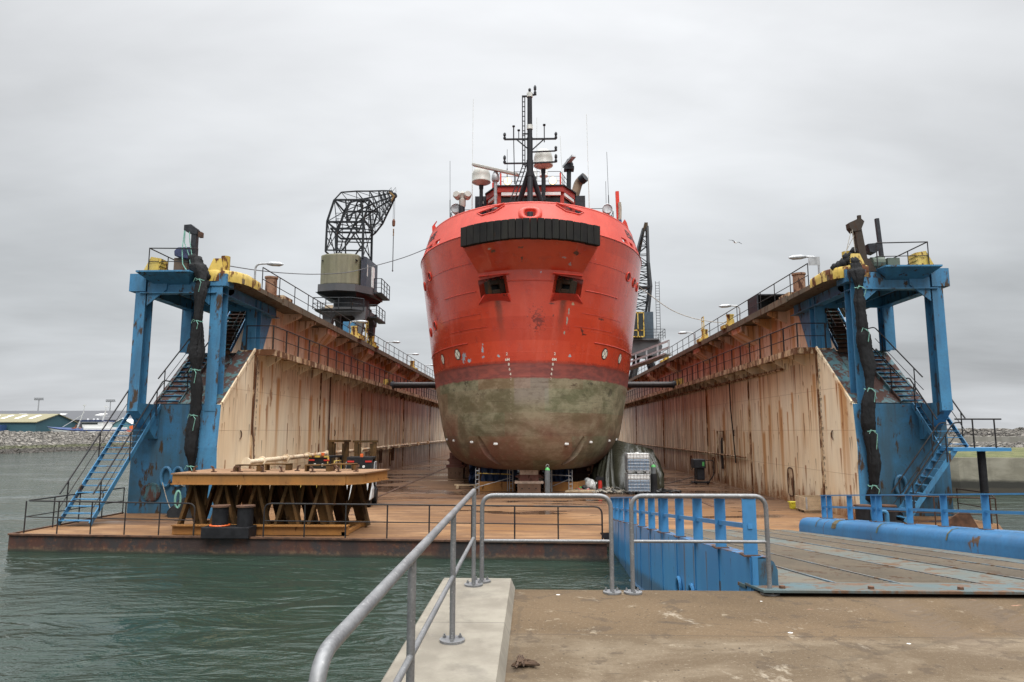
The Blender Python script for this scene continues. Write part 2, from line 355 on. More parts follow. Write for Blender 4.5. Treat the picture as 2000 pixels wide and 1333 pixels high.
# steel dock deck: ochre rust film, wheel scuffs, puddles
m, n, b = mat('rusty_deck_plate'); p = n.pos(); x, y, z = n.xyz(p)
a = n.noise(p, .22, 5, .55, .4); sc_ = n.noise(n.sc(p, (.35,2.2,1)), 1.0, 7, .65, .7); g = n.noise(p, 7, 5, .65)
col = n.mix(n.sm(a, .35, .65), (.185,.095,.04), (.28,.165,.085))
col = n.mix(n.mul(n.sm(sc_, .46, .64), .75), col, (.115,.06,.035))
col = n.mix(n.mul(n.sm(g, .5, .75), .35), col, (.22,.11,.055))
far = n.sm(n.add(y, n.mul(n.sub(a, .5), 8.0)), 22.5, 38)  # bright apron, darker dock floor: light and shade put into the colour
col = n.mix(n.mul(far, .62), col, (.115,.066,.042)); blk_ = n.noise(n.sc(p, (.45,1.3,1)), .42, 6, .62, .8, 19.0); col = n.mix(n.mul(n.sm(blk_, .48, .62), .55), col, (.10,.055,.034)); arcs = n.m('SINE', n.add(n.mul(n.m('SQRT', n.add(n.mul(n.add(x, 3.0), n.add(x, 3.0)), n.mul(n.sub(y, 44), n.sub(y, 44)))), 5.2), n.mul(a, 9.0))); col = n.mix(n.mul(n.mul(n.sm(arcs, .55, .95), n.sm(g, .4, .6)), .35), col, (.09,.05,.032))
wet = n.mul(n.sm(n.noise(n.sc(p, (.55,1,1)), .33, 4, .55, .5, 4.0), .46, .52), n.sm(y, 27, 40, .0, 1.0))
wet = n.mx(wet, n.mul(n.sm(n.noise(n.sc(p, (.5,1.6,1)), .55, 4, .5, .3, 8.0), .57, .61), n.sm(y, 23, 26)))
col = n.mix(n.mul(wet, .72), col, (.055,.034,.026))
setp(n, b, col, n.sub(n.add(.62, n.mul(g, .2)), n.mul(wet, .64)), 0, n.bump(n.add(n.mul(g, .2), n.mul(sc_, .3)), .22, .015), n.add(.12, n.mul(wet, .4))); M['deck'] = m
# pontoon side
m, n, b = mat('rusty_pontoon_side'); p = n.pos(); x, y, z = n.xyz(p)
a = n.noise(n.sc(p, (1,1,.7)), 1.6, 6, .65, .4); g = n.noise(p, 9, 5, .7)
col = n.mix(n.sm(a, .4, .62), (.075,.03,.02), (.035,.03,.03)); col = n.mix(n.mul(n.sm(g, .52, .7), .6), col, (.17,.07,.03))
wl = n.add(z, n.mul(n.sub(a, .5), .2)); col = n.mix(n.mul(n.mul(n.sm(wl, -.42, -.30, 1, 0), n.sm(g, .35, .6)), .6), col, (.16,.11,.065)); col = n.mix(n.sm(wl, -.48, -.40, 1, 0), col, (.03,.035,.022)); drk = n.sm(n.noise(n.sc(p, (1,1,.3)), .9, 5, .6, .3, 12.0), .5, .6); col = n.mix(n.mul(drk, .7), col, (.02,.018,.018))
setp(n, b, col, .75, 0, n.bump(g, .4, .02)); M['pontoon'] = m
# galvanised tube
m, n, b = mat('galvanised_steel'); p = n.pos(); g = n.noise(p, 5, 5, .6); h = n.voro(p, 60)
col = n.mix(n.sm(g, .35, .7), (.14,.142,.147), (.20,.203,.207)); col = n.mix(n.mul(n.sm(n.noise(p, 23, 5, .7), .55, .72), .5), col, (.22,.22,.22)); col = n.mix(n.mul(h, .3), col, (.36,.36,.36)); col = n.mix(n.mul(n.sm(n.noise(p, 40, 3, .7), .60, .66), .5), col, (.42,.42,.41))
col = n.mix(n.sm(n.noise(p, 8, 5, .7), .70, .76), col, (.22,.13,.08))
setp(n, b, col, n.add(.42, n.mul(g, .15)), .45, n.bump(n.noise(p, 90, 3), .12, .003)); M['galv'] = m
# quay slab
m, n, b = mat('dusty_quay_concrete'); p = n.pos(); x, y, z = n.xyz(p)
a = n.noise(p, .7, 6, .6, .8); g = n.noise(p, 30, 4, .7); big = n.noise(n.sc(p, (.55,1,1)), 1.3, 7, .66, .5, 5.0); fl = n.noise(n.sc(p, (.4, 1.4, 1)), 3.0, 7, .7, .3, 7.0); gr = n.noise(p, 38, 4, .8); pit = n.voro(p, 16); st = n.noise(p, 2.6, 6, .68, .3, 15.0)
near = n.sm(n.add(y, n.mul(n.sub(a, .5), .5)), 6.05, 6.35)
col = n.mix(near, n.mix(n.sm(big, .4, .62), (.10,.071,.043), (.17,.132,.09)), n.mix(n.sm(a, .35, .65), (.094,.063,.035), (.12,.081,.046)))
col = n.mix(n.mul(n.sm(fl, .55, .72), .5), col, (.12,.085,.055)); col = n.mix(n.mul(n.sm(g, .5, .8), .35), col, (.10,.078,.055))
col = n.mix(n.mul(n.sm(gr, .55, .75), .5), col, (.33,.28,.21)); col = n.mix(n.mul(n.sm(gr, .45, .25), .45), col, (.06,.045,.032))
col = n.mix(n.mul(n.sm(st, .55, .61), .6), col, (.065,.047,.032)); col = n.mix(n.mul(n.sm(pit, .20, .12), n.sm(n.noise(p, 5, 4, .7), .5, .62)), col, (.035,.027,.02)); col = n.mix(n.mul(n.sm(n.noise(n.sc(p, (.25,1.6,1)), 9.0, 5, .75, .2, 51.0), .60, .68), .45), col, (.045,.033,.024)); col = n.mix(n.mul(n.sm(n.noise(p, 3.6, 6, .75, .2, 61.0), .61, .66), .6), col, (.26,.215,.155)); col = n.mix(n.mul(n.sm(n.noise(p, 1.7, 6, .7, .6, 27.0), .60, .68), .6), col, (.36,.31,.24))
ck = n.voro(n.add(n.sc(p, (1,1,0)), n.sc(n.vec(n.noise(p, 1.8, 4), n.noise(p, 1.8, 4, .5, 0, 3.0), 0.0), .5)) if False else n.sc(p, (.9,1,0)), .42, 'DISTANCE_TO_EDGE'); col = n.mix(n.mul(n.sm(n.add(ck, n.mul(n.sub(n.noise(p, 6, 5, .7), .5), .06)), .002, .007, 1, 0), .32), col, (.055,.042,.03))
jt = n.sm(n.m('ABSOLUTE', n.sub(n.add(y, n.mul(n.sub(a, .5), .03)), 6.22)), .006, .016, 1, 0); col = n.mix(n.mul(jt, .5), col, (.06,.045,.032))
# tyre tracks running off the ramp
tr = n.sub(x, n.mul(n.sub(y, 7.7), .06))
for o_ in (3.72, 4.5, 5.9): 
    tm = n.mul(n.sm(n.m('ABSOLUTE', n.sub(tr, o_)), .13, .30, 1, 0), n.sm(y, 5.2, 6.4))
    zig = n.sm(n.m('SINE', n.mul(n.sub(y, n.mul(n.m('ABSOLUTE', n.sub(tr, o_)), .8)), 55.0)), -.4, .5)
    col = n.mix(n.mul(tm, n.add(.25, n.mul(zig, .35))), col, (.11,.08,.055))
spk = n.m('LESS_THAN', n.voro(n.sc(p, (.8,1,1)), 2.2), .045); col = n.mix(n.mul(spk, n.sm(n.noise(p, .9, 2), .42, .5)), col, (.72,.71,.68))
pk = n.mul(n.sm(n.noise(n.sc(p, (1.2,3,1)), 2.2, 5, .6, .6, 3.0), .66, .70), n.mul(n.sm(y, 6.35, 6.6), n.sm(x, 1.8, 2.4))); col = n.mix(n.mul(pk, .5), col, (.42,.22,.15))
setp(n, b, col, .85, 0, n.bump(n.add(n.add(n.mul(g, .4), n.mul(gr, .35)), n.mul(big, .5)), .55, .008), .2); M['quay'] = m
m, n, b = mat('pale_kerb_concrete'); p = n.pos(); a = n.noise(p, 2.2, 6, .65); g = n.noise(p, 45, 4, .7); f = n.noise(n.sc(p, (1,.5,1)), 7, 5, .7)
col = n.mix(n.sm(a, .35, .7), (.175,.153,.12), (.25,.225,.18)); col = n.mix(n.mul(n.sm(n.noise(p, 1.1, 6, .7, .5, 9.0), .5, .6), .5), col, (.12,.105,.085)); col = n.mix(n.sm(n.m('ABSOLUTE', n.sub(n.m('FRACT', n.m('DIVIDE', n.xyz(p)[1], 2.35)), .62)), .0025, .005, .6, 0), col, (.07,.06,.05)); col = n.mix(n.mul(n.sm(f, .52, .72), .45), col, (.25,.22,.18)); col = n.mix(n.sm(g, .68, .76), col, (.14,.12,.10))
setp(n, b, col, .85, 0, n.bump(g, .4, .005)); M['kerb'] = m
m, n, b = mat('harbour_wall_concrete'); p = n.pos(); x, y, z = n.xyz(p); a = n.noise(n.sc(p, (1,1,2)), .6, 6, .65, .5); v = n.noise(n.sc(p, (1,1,.1)), 1.4, 5, .6)
col = n.mix(n.sm(a, .35, .65), (.20,.185,.14), (.30,.28,.22)); col = n.mix(n.mul(n.sm(v, .5, .7), .4), col, (.13,.12,.09))
zt = n.add(z, n.mul(n.sub(a, .5), .3)); col = n.mix(n.sm(zt, .15, .45, 1, 0), col, (.035,.034,.028)); col = n.mix(n.mul(n.sm(zt, -.2, -.1, 1, 0), .4), col, (.1,.085,.06))
setp(n, b, col, .9, 0, n.bump(a, .4, .05)); M['hwall'] = m
m, n, b = mat('breakwater_parapet_concrete'); p = n.pos(); v = n.noise(n.sc(p, (1,1,.25)), .5, 5, .6); g = n.noise(p, 3, 5, .6)
col = n.mix(n.sm(v, .35, .7), (.30,.28,.24), (.40,.38,.33)); col = n.mix(n.mul(g, .25), col, (.2,.19,.16)); setp(n, b, col, .9); M['parapet'] = m
m, n, b = mat('rough_grass'); p = n.pos(); g = n.noise(p, 1.4, 6, .65, .5); col = n.mix(n.sm(g, .35, .65), (.05,.06,.016), (.12,.12,.043)); setp(n, b, col, .95, 0, n.bump(n.noise(p, 30, 3), .6, .05)); M['grass'] = m
# rocks: grey above, weed and wet black below
m, n, b = mat('revetment_rock'); p = n.pos(); x, y, z = n.xyz(p); a = n.noise(p, .9, 5, .6); g = n.noise(p, 5, 5, .65); vc = n.voro(p, 1.25, out=1); ve = n.sm(n.voro(p, 1.25, 'DISTANCE_TO_EDGE'), .0, .22)
col = n.mix(n.sm(a, .3, .7), (.15,.135,.115), (.30,.275,.24)); sv = n.new('ShaderNodeSeparateColor'); n.put(sv.inputs[0], vc)
col = n.mix(n.mul(sv.outputs[0], .75), col, (.10,.09,.078)); col = n.mix(n.mul(n.sub(1.0, ve), .6), col, (.06,.054,.046)); col = n.mix(n.mul(n.sm(g, .5, .7), .4), col, (.09,.08,.07))
zt = n.add(z, n.mul(n.sub(a, .5), .5)); wd = n.mul(n.sm(zt, .85, .6, 0, 1), n.sm(zt, .1, .35)); col = n.mix(n.mul(wd, .85), col, (.055,.06,.018)); col = n.mix(n.mul(n.sm(zt, .1, .4, 1, 0), .8), col, (.03,.024,.018))
setp(n, b, col, .9, 0, n.bump(n.add(n.mul(ve, 1.0), n.mul(g, .4)), 1.0, .35)); M['rock'] = m
# water
m, n, b = mat('harbour_water'); p = n.pos()
w1 = n.noise(n.sc(p, (.55,1.0,1)), .85, 3, .55, .9); w2 = n.noise(n.sc(p, (.5,1.25,1)), 2.0, 4, .62, .9, 2.0); w3 = n.noise(n.sc(p, (.7,1.3,1)), 5.5, 3, .6, .3, 5.0)
calm = n.noise(n.sc(p, (1,1.6,1)), .12, 3, .5, .5, 9.0)
amp = n.sm(calm, .40, .58, .22, 1.15)
h = n.add(n.add(n.mul(w1, .20), n.mul(n.mul(w2, amp), .13)), n.mul(n.mul(w3, amp), .034))
nb = n.new('ShaderNodeBump'); n.put(nb.inputs['Height'], h); nb.inputs['Strength'].default_value = 1.0; nb.inputs['Distance'].default_value = 1.0
setp(n, b, (.019,.034,.025), .06, 0, nb.outputs[0]); b.inputs['IOR'].default_value = 1.33; M['water'] = m
# floodlight that is switched on
m, n, b = mat('lit_lamp_glass'); setp(n, b, (1,.9,.65), .3); b.inputs['Emission Color'].default_value = (1,.74,.40,1); b.inputs['Emission Strength'].default_value = 2.6; M['lit'] = m
m, n, b = mat('lit_work_tube'); setp(n, b, (1,.9,.7), .3); b.inputs['Emission Color'].default_value = (1,.85,.55,1); b.inputs['Emission Strength'].default_value = 2.5; M['tube'] = m
# ship hull
m, n, b = mat('hull_paint'); p = n.pos(); x, y, z = n.xyz(p)
a = n.noise(p, .35, 5, .55); g = n.noise(n.sc(p, (1,1,.8)), 2.4, 6, .65, .4); fine = n.noise(p, 12, 5, .65)
red = n.mix(n.sm(a, .35, .7), (.50,.049,.021), (.60,.066,.028)); red = n.mix(n.mul(n.sm(g, .50, .72), .4), red, (.30,.026,.016)); red = n.mix(n.mul(n.sm(n.noise(n.sc(p, (1.4,1.4,.16)), 1.7, 5, .6, .2, 21.0), .5, .72), .32), red, (.66,.13,.085))
zw = n.add(z, n.add(n.mul(n.sub(g, .5), .22), n.mul(n.sub(fine, .5), .1)))
boot = n.mix(n.sm(n.noise(n.sc(p, (1,1,3)), 1.6, 5, .6), .35, .65), (.17,.06,.055), (.30,.085,.07))
grey = n.mix(n.sm(n.noise(n.sc(p, (.6,.6,1.2)), 1.1, 6, .62, .5, 2.0), .38, .62), (.135,.14,.075), (.30,.285,.185))
grey = n.mix(n.mul(n.sm(n.noise(p, .33, 4, .55, .4, 6.0), .40, .64), n.sm(zw, 2.0, 5.6, 1, .1)), grey, (.17,.065,.045))
grey = n.mix(n.mul(n.sm(zw, 1.2, 4.6, 1, 0), .45), grey, (.12,.075,.045))
# cleaner grey plate at the stem, between the draught marks
cp = n.mul(n.sm(n.m('ABSOLUTE', n.add(x, .05)), .80, .92, 1, 0), n.sm(zw, 4.2, 5.0)); grey = n.mix(n.mul(cp, .75), grey, (.27,.25,.215))
weed = n.mul(n.sm(n.noise(n.sc(p, (1,1,1.6)), 1.5, 6, .68, .6, 3.0), .55, .63), n.mul(n.sm(z, 4.5, 5.5), n.sm(n.m('ABSOLUTE', n.add(x, .05)), .8, 1.6))); grey = n.mix(n.mul(weed, .85), grey, (.05,.05,.032))
mot = n.noise(n.sc(p, (.8,.8,1.4)), 4.5, 7, .72, .4, 33.0); grey = n.mix(n.mul(n.sm(mot, .48, .66), .5), grey, (.10,.09,.05)); grey = n.mix(n.mul(n.sm(mot, .5, .3), .35), grey, (.36,.33,.23)); hz_ = n.noise(n.sc(p, (.25,.25,5.0)), 1.6, 5, .65, .2, 37.0); grey = n.mix(n.mul(n.sm(hz_, .54, .66), .4), grey, (.09,.075,.05)); scr = n.sm(n.noise(n.sc(p, (1.2,1,3.2)), 2.6, 6, .7, 1.8, 7.0), .63, .67); grey = n.mix(n.mul(scr, .35), grey, (.40,.37,.28))
dk = n.sm(n.noise(n.sc(p, (.7,.7,2.4)), 1.9, 6, .7, .8, 11.0), .62, .68); grey = n.mix(n.mul(dk, .4), grey, (.07,.05,.04))
edge = n.mul(n.sm(zw, 6.42, 6.55), n.sm(zw, 6.6, 6.75, 1, 0)); 
col = n.mix(n.sm(zw, 5.78, 5.86), grey, boot); col = n.mix(n.sm(zw, 6.52, 6.60), col, red); col = n.mix(n.mul(edge, .5), col, (.09,.03,.03))
# knocks through the paint: bare steel and pale old coats
ch = n.noise(n.sc(p, (2.2,2.2,.9)), 1.7, 4, .6, .6, 4.0)
msk = n.m('GREATER_THAN', z, 6.6)
col = n.mix(n.mul(n.sm(n.noise(n.sc(p, (2.0,2.0,1.0)), 2.3, 4, .6, .6, 14.0), .735, .75), msk), col, (.30,.46,.52))
col = n.mix(n.mul(n.sm(ch, .73, .745), msk), col, (.035,.02,.016))
# scrapes with a place of their own: old blue coat, bare primer, black scuffs
for sx_, sz_, rx_, rz_, c_ in ((-3.62,7.05,.16,.34,(.30,.50,.58)),(-3.3,6.85,.12,.16,(.30,.50,.58)),(-2.55,7.35,.08,.30,(.32,.50,.56)),(-2.5,6.95,.09,.12,(.3,.48,.54)),(-1.7,6.95,.16,.07,(.3,.48,.54)),(1.9,6.98,.10,.14,(.30,.46,.50)),
    (1.75,8.75,.07,.30,(.27,.36,.30)),(1.85,9.2,.05,.22,(.27,.36,.30)),(2.05,9.55,.09,.10,(.42,.38,.24)),(1.62,8.1,.07,.18,(.26,.36,.30)),(2.55,8.25,.10,.22,(.03,.02,.018)),(2.65,8.1,.16,.06,(.03,.02,.018)),(1.0,9.5,.16,.07,(.03,.02,.018)),(3.6,9.0,.2,.07,(.04,.025,.02)),(1.05,8.9,.06,.10,(.03,.02,.018)),
    (-.55,12.05,.16,.06,(.05,.035,.025)),(-1.9,12.0,.16,.09,(.06,.05,.035)),(-.5,11.6,.07,.14,(.03,.02,.018)),(2.2,11.95,.20,.14,(.03,.025,.02)),(1.6,11.7,.12,.05,(.38,.34,.36)),(1.9,11.45,.1,.09,(.36,.36,.38)),(-2.1,12.1,.1,.06,(.4,.38,.36)),(.45,11.05,.05,.08,(.45,.5,.6)),(.25,8.7,.3,.5,(.16,.022,.016))):
    ex = n.m('DIVIDE', n.sub(x, sx_), rx_); ez = n.m('DIVIDE', n.sub(z, sz_), rz_); dd = n.add(n.m('SQRT', n.add(n.mul(ex, ex), n.mul(ez, ez))), n.mul(n.sub(n.noise(p, 7, 4, .75), .5), 3.2 if rx_ < .25 else 9.0))
    col = n.mix(n.mul(n.mul(n.sm(dd, .55, .7, 1, 0), n.m('LESS_THAN', y, 37.5)), .9), col, c_)
# seams of the plating
sz = n.m('ABSOLUTE', n.sub(n.m('FRACT', n.m('DIVIDE', n.sub(z, 1.15), 1.19)), .5)); seam = n.sm(sz, .485, .497)
sx = n.m('ABSOLUTE', n.sub(n.m('FRACT', n.m('DIVIDE', y, 2.6)), .5)); seam2 = n.mul(n.sm(sx, .489, .496), n.sm(n.m('ABSOLUTE', x), 2.0, 2.6))
cw = n.wn(n.add(n.m('FLOOR', n.m('DIVIDE', n.sub(z, .555), 1.19)), n.mul(n.m('FLOOR', n.m('DIVIDE', n.add(x, n.mul(n.m('FLOOR', n.m('DIVIDE', n.sub(z, .555), 1.19)), .7)), 2.7)), 13.0))); col = n.mix(n.mul(n.sm(cw, .55, 1.0), .22), col, (.20,.022,.015)); col = n.mix(n.mul(n.sm(cw, .4, .0), .12), col, (.62,.12,.07))
dent = n.add(n.noise(n.sc(p, (1,1,1.6)), 1.1, 3, .5), n.mul(n.m('ABSOLUTE', n.m('SINE', n.mul(n.add(x, n.mul(y, .55)), 4.6))), .16))
# soot and rust below the hawse pockets
for sx_ in (-1.78, 1.62):
    run = n.mul(n.mul(n.sm(n.m('ABSOLUTE', n.sub(n.add(x, n.mul(n.sub(g, .5), .25)), n.add(sx_, n.mul(n.sub(10.1, z), -.13*(1 if sx_ > 0 else -1))))), .04, .26, 1, 0), n.sm(z, 9.9, 10.25, 1, 0)), n.sm(z, 7.2, 10.2)); col = n.mix(n.mul(run, .8), col, (.075,.035,.022))
setp(n, b, col, n.add(n.sm(zw, 5.5, 6.8, .60, .20), n.mul(g, .12)), 0, n.bump(n.add(n.add(n.mul(dent, .9), n.mul(n.mx(seam, seam2), .22)), n.mul(fine, .05)), .42, .04)); M['hull'] = m
b.inputs['Coat Weight'].default_value = .35; b.inputs['Coat Roughness'].default_value = .13; n.put(b.inputs['Coat Weight'], n.sm(zw, 6.4, 6.9, 0, .45))
n.put(b.inputs['Coat Normal'], n.bump(n.add(n.noise(n.sc(p, (1,1,.12)), 2.4, 3, .5), n.mul(n.noise(p, .8, 2), .6)), .25, .05))
M['bulwark'] = painted('lightened_bulwark_red', (.55,.058,.036), (.62,.078,.05), .02, .42, (.25,.05,.03), streak=False, fleck=.05, grime=.12)  # paler than the hull: its upward lean's light is put into the colour
M['shipred'] = painted('ship_red_paint', (.60,.042,.022), (.68,.055,.03), .02, .42, (.12,.04,.02), streak=False, fleck=.06)
M['shipdark'] = plain('ship_black_paint', (.025,.026,.03), .45, 0, .2)
# ---------------------------------------------------------------- setting: water, quay, shores
def noise2(x, y, s=0):
    from mathutils import noise
    return noise.noise(Vector((x, y, s*7.3)))
mb = MB(); mb.grid([[(x, y, -.5) for x in (-2500, -60, 60, 2500)] for y in (-60, 30, 200, 5000)])
tag(mb.build('water', M['water'], origin=(0,0,-.5)), kind='structure')
mb = MB(); mb.box(-3000, 3000, -70, 5200, -6.2, -6)
tag(mb.build('seabed', plain('seabed_mud', (.05,.045,.035), .9)), kind='structure')
# quay the photographer stands on
mb = MB(); mb.box(-.24, 45, -25, 7.93, -6, 1.45)
tag(mb.build('quay', M['quay'], bevel=.02), kind='structure')
mb = MB(); mb.prism([(-1.02,-6),(-.203,-6),(-.203,1.455),(-.25,1.56),(-1.0,1.56),(-1.02,1.54)], 'y', -25, 7.955)
tag(mb.build('quay_kerb', M['kerb']), kind='structure')
mb = MB()
mb.tube([(-.10+.03*math.sin(i*1.9), 5.42+.09*math.sin(i*2.6+.5)*(1+.1*i%1), 1.47+.02*abs(math.sin(i*1.3))) for i in range(26)], .009, 5)
mb.tube([(-.06+.10*math.sin(i*2.3), 5.40+.06*math.cos(i*1.7), 1.468+.012*abs(math.cos(i*1.1))) for i in range(30)], .008, 5)
tag(mb.build('seaweed_clump', plain('dry_weed', (.07,.04,.022), .9)), 'small clump of dry brown seaweed lying beside the pale kerb', 'seaweed')
# gulls' feather bits
def bolt_plate(mb, x, y, z, r=.10):
    mb.cyl((x,y,z), (x,y,z+.018), r, 18)
    for i in range(3):
        a = math.radians(35+120*i); q = (x+math.cos(a)*r*.72, y+math.sin(a)*r*.72)
        mb.cyl((*q, z+.018), (*q, z+.036), .014, 6); mb.cyl((*q, z+.036), (*q, z+.05), .007, 6)
# ---- galvanised railings on the quay
RX = -.64; zr = 2.56
t = thing('quay_railing', 'grey galvanised railing running away along the pale kerb', 'railing', (RX, 5, 1.56))
mb = MB(); mb.tube(fillet([(RX-.02, 2.1, 1.2), (RX, 2.1, zr-.03), (RX, 7.52, zr)], .15, 7), .0255, 16); mb.build('top_rail', M['galv'], t, smooth=True)
mb = MB(); mb.tube([(RX, .9, 2.02), (RX, 7.52, 2.06)], .018, 12); mb.build('mid_rail', M['galv'], t, smooth=True)
for y in (3.72, 5.62, 7.58):
    mb = MB(); mb.cyl((RX, y, 1.56), (RX, y, zr-.015), .0225, 14); mb.build('post', M['galv'], t, smooth=True)
    mb = MB(); bolt_plate(mb, RX, y, 1.56); mb.build('base_plate', M['galv'], t, smooth=True)
mb = MB(); mb.cyl((RX+.0262, 2.115, zr-.13), (RX+.0, 2.115, zr-.13), .004, 8); mb.build('vent_hole', M['black'], t)
def hoop(x0, x1, y, label, zb):
    t = thing('quay_railing', label, 'railing', ((x0+x1)/2, y, zb[0]), 'galvanised hoop railings across the quay edge')
    mb = MB(); mb.tube(fillet([(x0, y, zb[0]), (x0, y, 2.49), (x1, y, 2.49), (x1, y, zb[1])], .14, 7), .0245, 16); mb.build('hoop', M['galv'], t, smooth=True)
    mb = MB(); mb.tube([(x0, y, 2.0), (x1, y, 2.0)], .017, 12); mb.build('mid_rail', M['galv'], t, smooth=True)
    for x, z in ((x0, zb[0]), (x1, zb[1])):
        mb = MB(); bolt_plate(mb, x, y, z); mb.build('base_plate', M['galv'], t, smooth=True)
hoop(-.565, .86, 7.76, 'galvanised hoop railing between the pale kerb and the gap', (1.56, 1.452))
hoop(1.085, 2.56, 7.76, 'galvanised hoop railing in front of the blue ramp girder', (1.452, 1.452))
M['olive'] = painted('old_olive_paint', (.09,.11,.07), (.13,.10,.05), .5, .6)
# ---------------------------------------------------------------- link ramp
SL = .0945
def rp(s, x, h=0.0): return Vector((x, 7.98+s, 1.455-SL*s+h))
t = thing('ramp_bridge', 'blue steel ramp with ribbed gratings sloping down to the dock', 'ramp', (5.4, 15, .8))
L = 14.9
def slab(mb, x0, x1, s0, s1, h0, h1):
    P = [rp(s0,x0,h0), rp(s0,x1,h0), rp(s1,x1,h0), rp(s1,x0,h0), rp(s0,x0,h1), rp(s0,x1,h1), rp(s1,x1,h1), rp(s1,x0,h1)]
    mb._add(P, [(0,3,2,1),(4,5,6,7),(0,1,5,4),(1,2,6,5),(2,3,7,6),(3,0,4,7)])
rampdeck = painted('worn_ramp_deck', (.09,.115,.11), (.125,.105,.075), .55, .6, (.15,.085,.045), streak=False)
grat = painted('ramp_grating_steel', (.055,.045,.034), (.08,.064,.048), .4, .7, (.10,.06,.035), streak=False)
rib = painted('worn_bar_steel', (.115,.092,.066), (.16,.125,.085), .4, .55, (.13,.08,.05), streak=False)
mb = MB(); slab(mb, 2.56, 8.2, .3, L, -.2, -.012); mb.build('deck_plate', grat, t)
mb = MB()
for x0, x1 in ((2.6,3.55),(5.3,6.1),(7.62,8.15)): slab(mb, x0, x1, .34, L-.02, -.012, .004)
mb.build('walkway_plate', rampdeck, t)
for x0, x1 in ((3.6,4.28),(4.36,5.26),(6.14,6.86),(6.94,7.58)):
    mb = MB(); s = .4
    while s < L-.1:
        a, b_ = rp(s, x0, -.002), rp(s+.05, x1, -.002); mb.bar(a, b_, .032, .026); s += .125
    mb.build('grating', rib, t)
mb = MB()
for x in (3.575, 4.32, 5.28, 6.12, 6.9, 7.6): mb.bar(rp(.34,x,.004), rp(L,x,.004), .03, .03)
mb.build('edge_bar', painted('worn_brown_bar', (.14,.12,.10), (.13,.20,.25), .5, .5, (.14,.08,.04), streak=False), t)
mb = MB(); slab(mb, 2.47, 2.53, .05, L, -1.05, .345); slab(mb, 2.53, 2.66, .06, L, .325, .345); slab(mb, 2.40, 2.47, .06, L, -1.04, -1.02)
for k in range(11): slab(mb, 2.455, 2.47, .1+1.36*k, .12+1.36*k, -1.0, .33)
g_ = mb.build('girder', M['rampside'], t)
for sy in (4.0, 3.05):
    mb = MB(); pts = [rp(sy+.16*math.cos(a_)*1.0, 2.44, -.52+.2*math.sin(a_)) for a_ in [2*math.pi*i/20 for i in range(21)]]; mb.tube(pts, .03, 6); mb.build('manhole_rim', M['ramp'], g_, smooth=True)
    mb = MB(); mb._add([rp(sy+.15*math.cos(2*math.pi*i/16), 2.465, -.52+.19*math.sin(2*math.pi*i/16)) for i in range(16)]+[rp(sy+.15*math.cos(2*math.pi*i/16), 2.45, -.52+.19*math.sin(2*math.pi*i/16)) for i in range(16)], [tuple(range(16)), tuple(range(31,15,-1))]+[(i,(i+1)%16,16+(i+1)%16,16+i) for i in range(16)]); mb.build('manhole', M['black'], g_)
mb = MB(); sec = [(.0,-.95),(.0,.335),(.05,.34),(.12,.325),(.18,.29),(.22,.2),(.22,-.95)]
rows = []
for x_, h_ in [(2.53+q[0], q[1]) for q in sec]: rows.append([rp(.06, x_, h_), rp(.10, x_, h_)])
mb.grid(rows); mb._add([rp(.06, 2.53+a_, h_) for a_, h_ in sec], [tuple(range(len(sec)))]); mb.build('end_plate', M['bluebox'], t)
# right hand girder: a box with a rounded inner shoulder
mb = MB(); sec = [(8.2,-1.05),(8.2,.18),(8.24,.31),(8.33,.39),(8.46,.42),(8.92,.42),(8.95,.38),(8.95,-1.05)]
rows = [[rp(s, x_, h_) for s in (0.1, 3.2, 3.22, 6.6, 6.62, 9.4, 12.0, 12.02, L-1.0)] for x_, h_ in sec]; mb.grid(rows)
for s in (.1, L-1.0): mb._add([rp(s, x_, h_) for x_, h_ in sec], [tuple(range(len(sec)))])
g_ = mb.build('girder', M['girder'], t, smooth=True)
for s, w in ((12.6,.05),(11.3,.28),(9.0,.07),(6.2,.05)):
    mb = MB(); rows = [[rp(s, x_+(-.006 if i < 5 else .006), h_+.006) for s in (s, s+w)] for i, (x_, h_) in enumerate(sec[1:7])]; mb.grid(rows); mb.build('seam_band', M['olive'], g_)
mb = MB(); slab(mb, 2.45, 9.4, -.35, .32, .004, .034); slab(mb, 2.45, 9.4, .30, .60, -.03, .012); mb.build('hinge_flap', painted('flap_plate_paint', (.075,.12,.13), (.11,.09,.066), .6, .6, (.17,.10,.06), streak=False), t, bevel=.004)
for k in range(7):
    mb = MB(); c = rp(-.2, 2.7+k*.95, .034); mb.cyl(c, c+V(0,0,.03), .035, 6); mb.build('hinge_bolt', M['rust'], t)
def ramp_rail(label, x, ss, dbl, top0):
    t = thing('ramp_railing', label, 'railing', tuple(rp(7, x, top0)), 'blue railings on the ramp')
    hh = 0.66
    for i, s in enumerate(ss):
        w = .155 if i == 0 else .14
        mb = MB(); mb.bar(rp(s,x,top0+.012), rp(s,x,top0+hh-.02), w, .02, up=(0,1,0)); mb.bar(rp(s+.05,x,top0+.012), rp(s+.05,x,top0+hh-.02), .02, .10, up=(0,1,0)); mb.build('post', M['ramp'], t)
        mb = MB(); c = rp(s,x,top0); mb.obox(c+V(0,.03,.006), (.19,.17,.016)); mb.build('post_foot', M['rust'], t)
    a, b_ = ss[0]-.02, ss[-1]+.05
    mb = MB(); mb.bar(rp(a,x,top0+hh), rp(b_,x,top0+hh), .14, .03, up=(0,0,1)); mb.build('top_rail', M['ramp'], t)
    mb = MB(); mb.bar(rp(a,x,top0+.33), rp(b_,x,top0+.33), .05, .055, up=(0,0,1)); mb.build('mid_rail', M['ramp'], t)
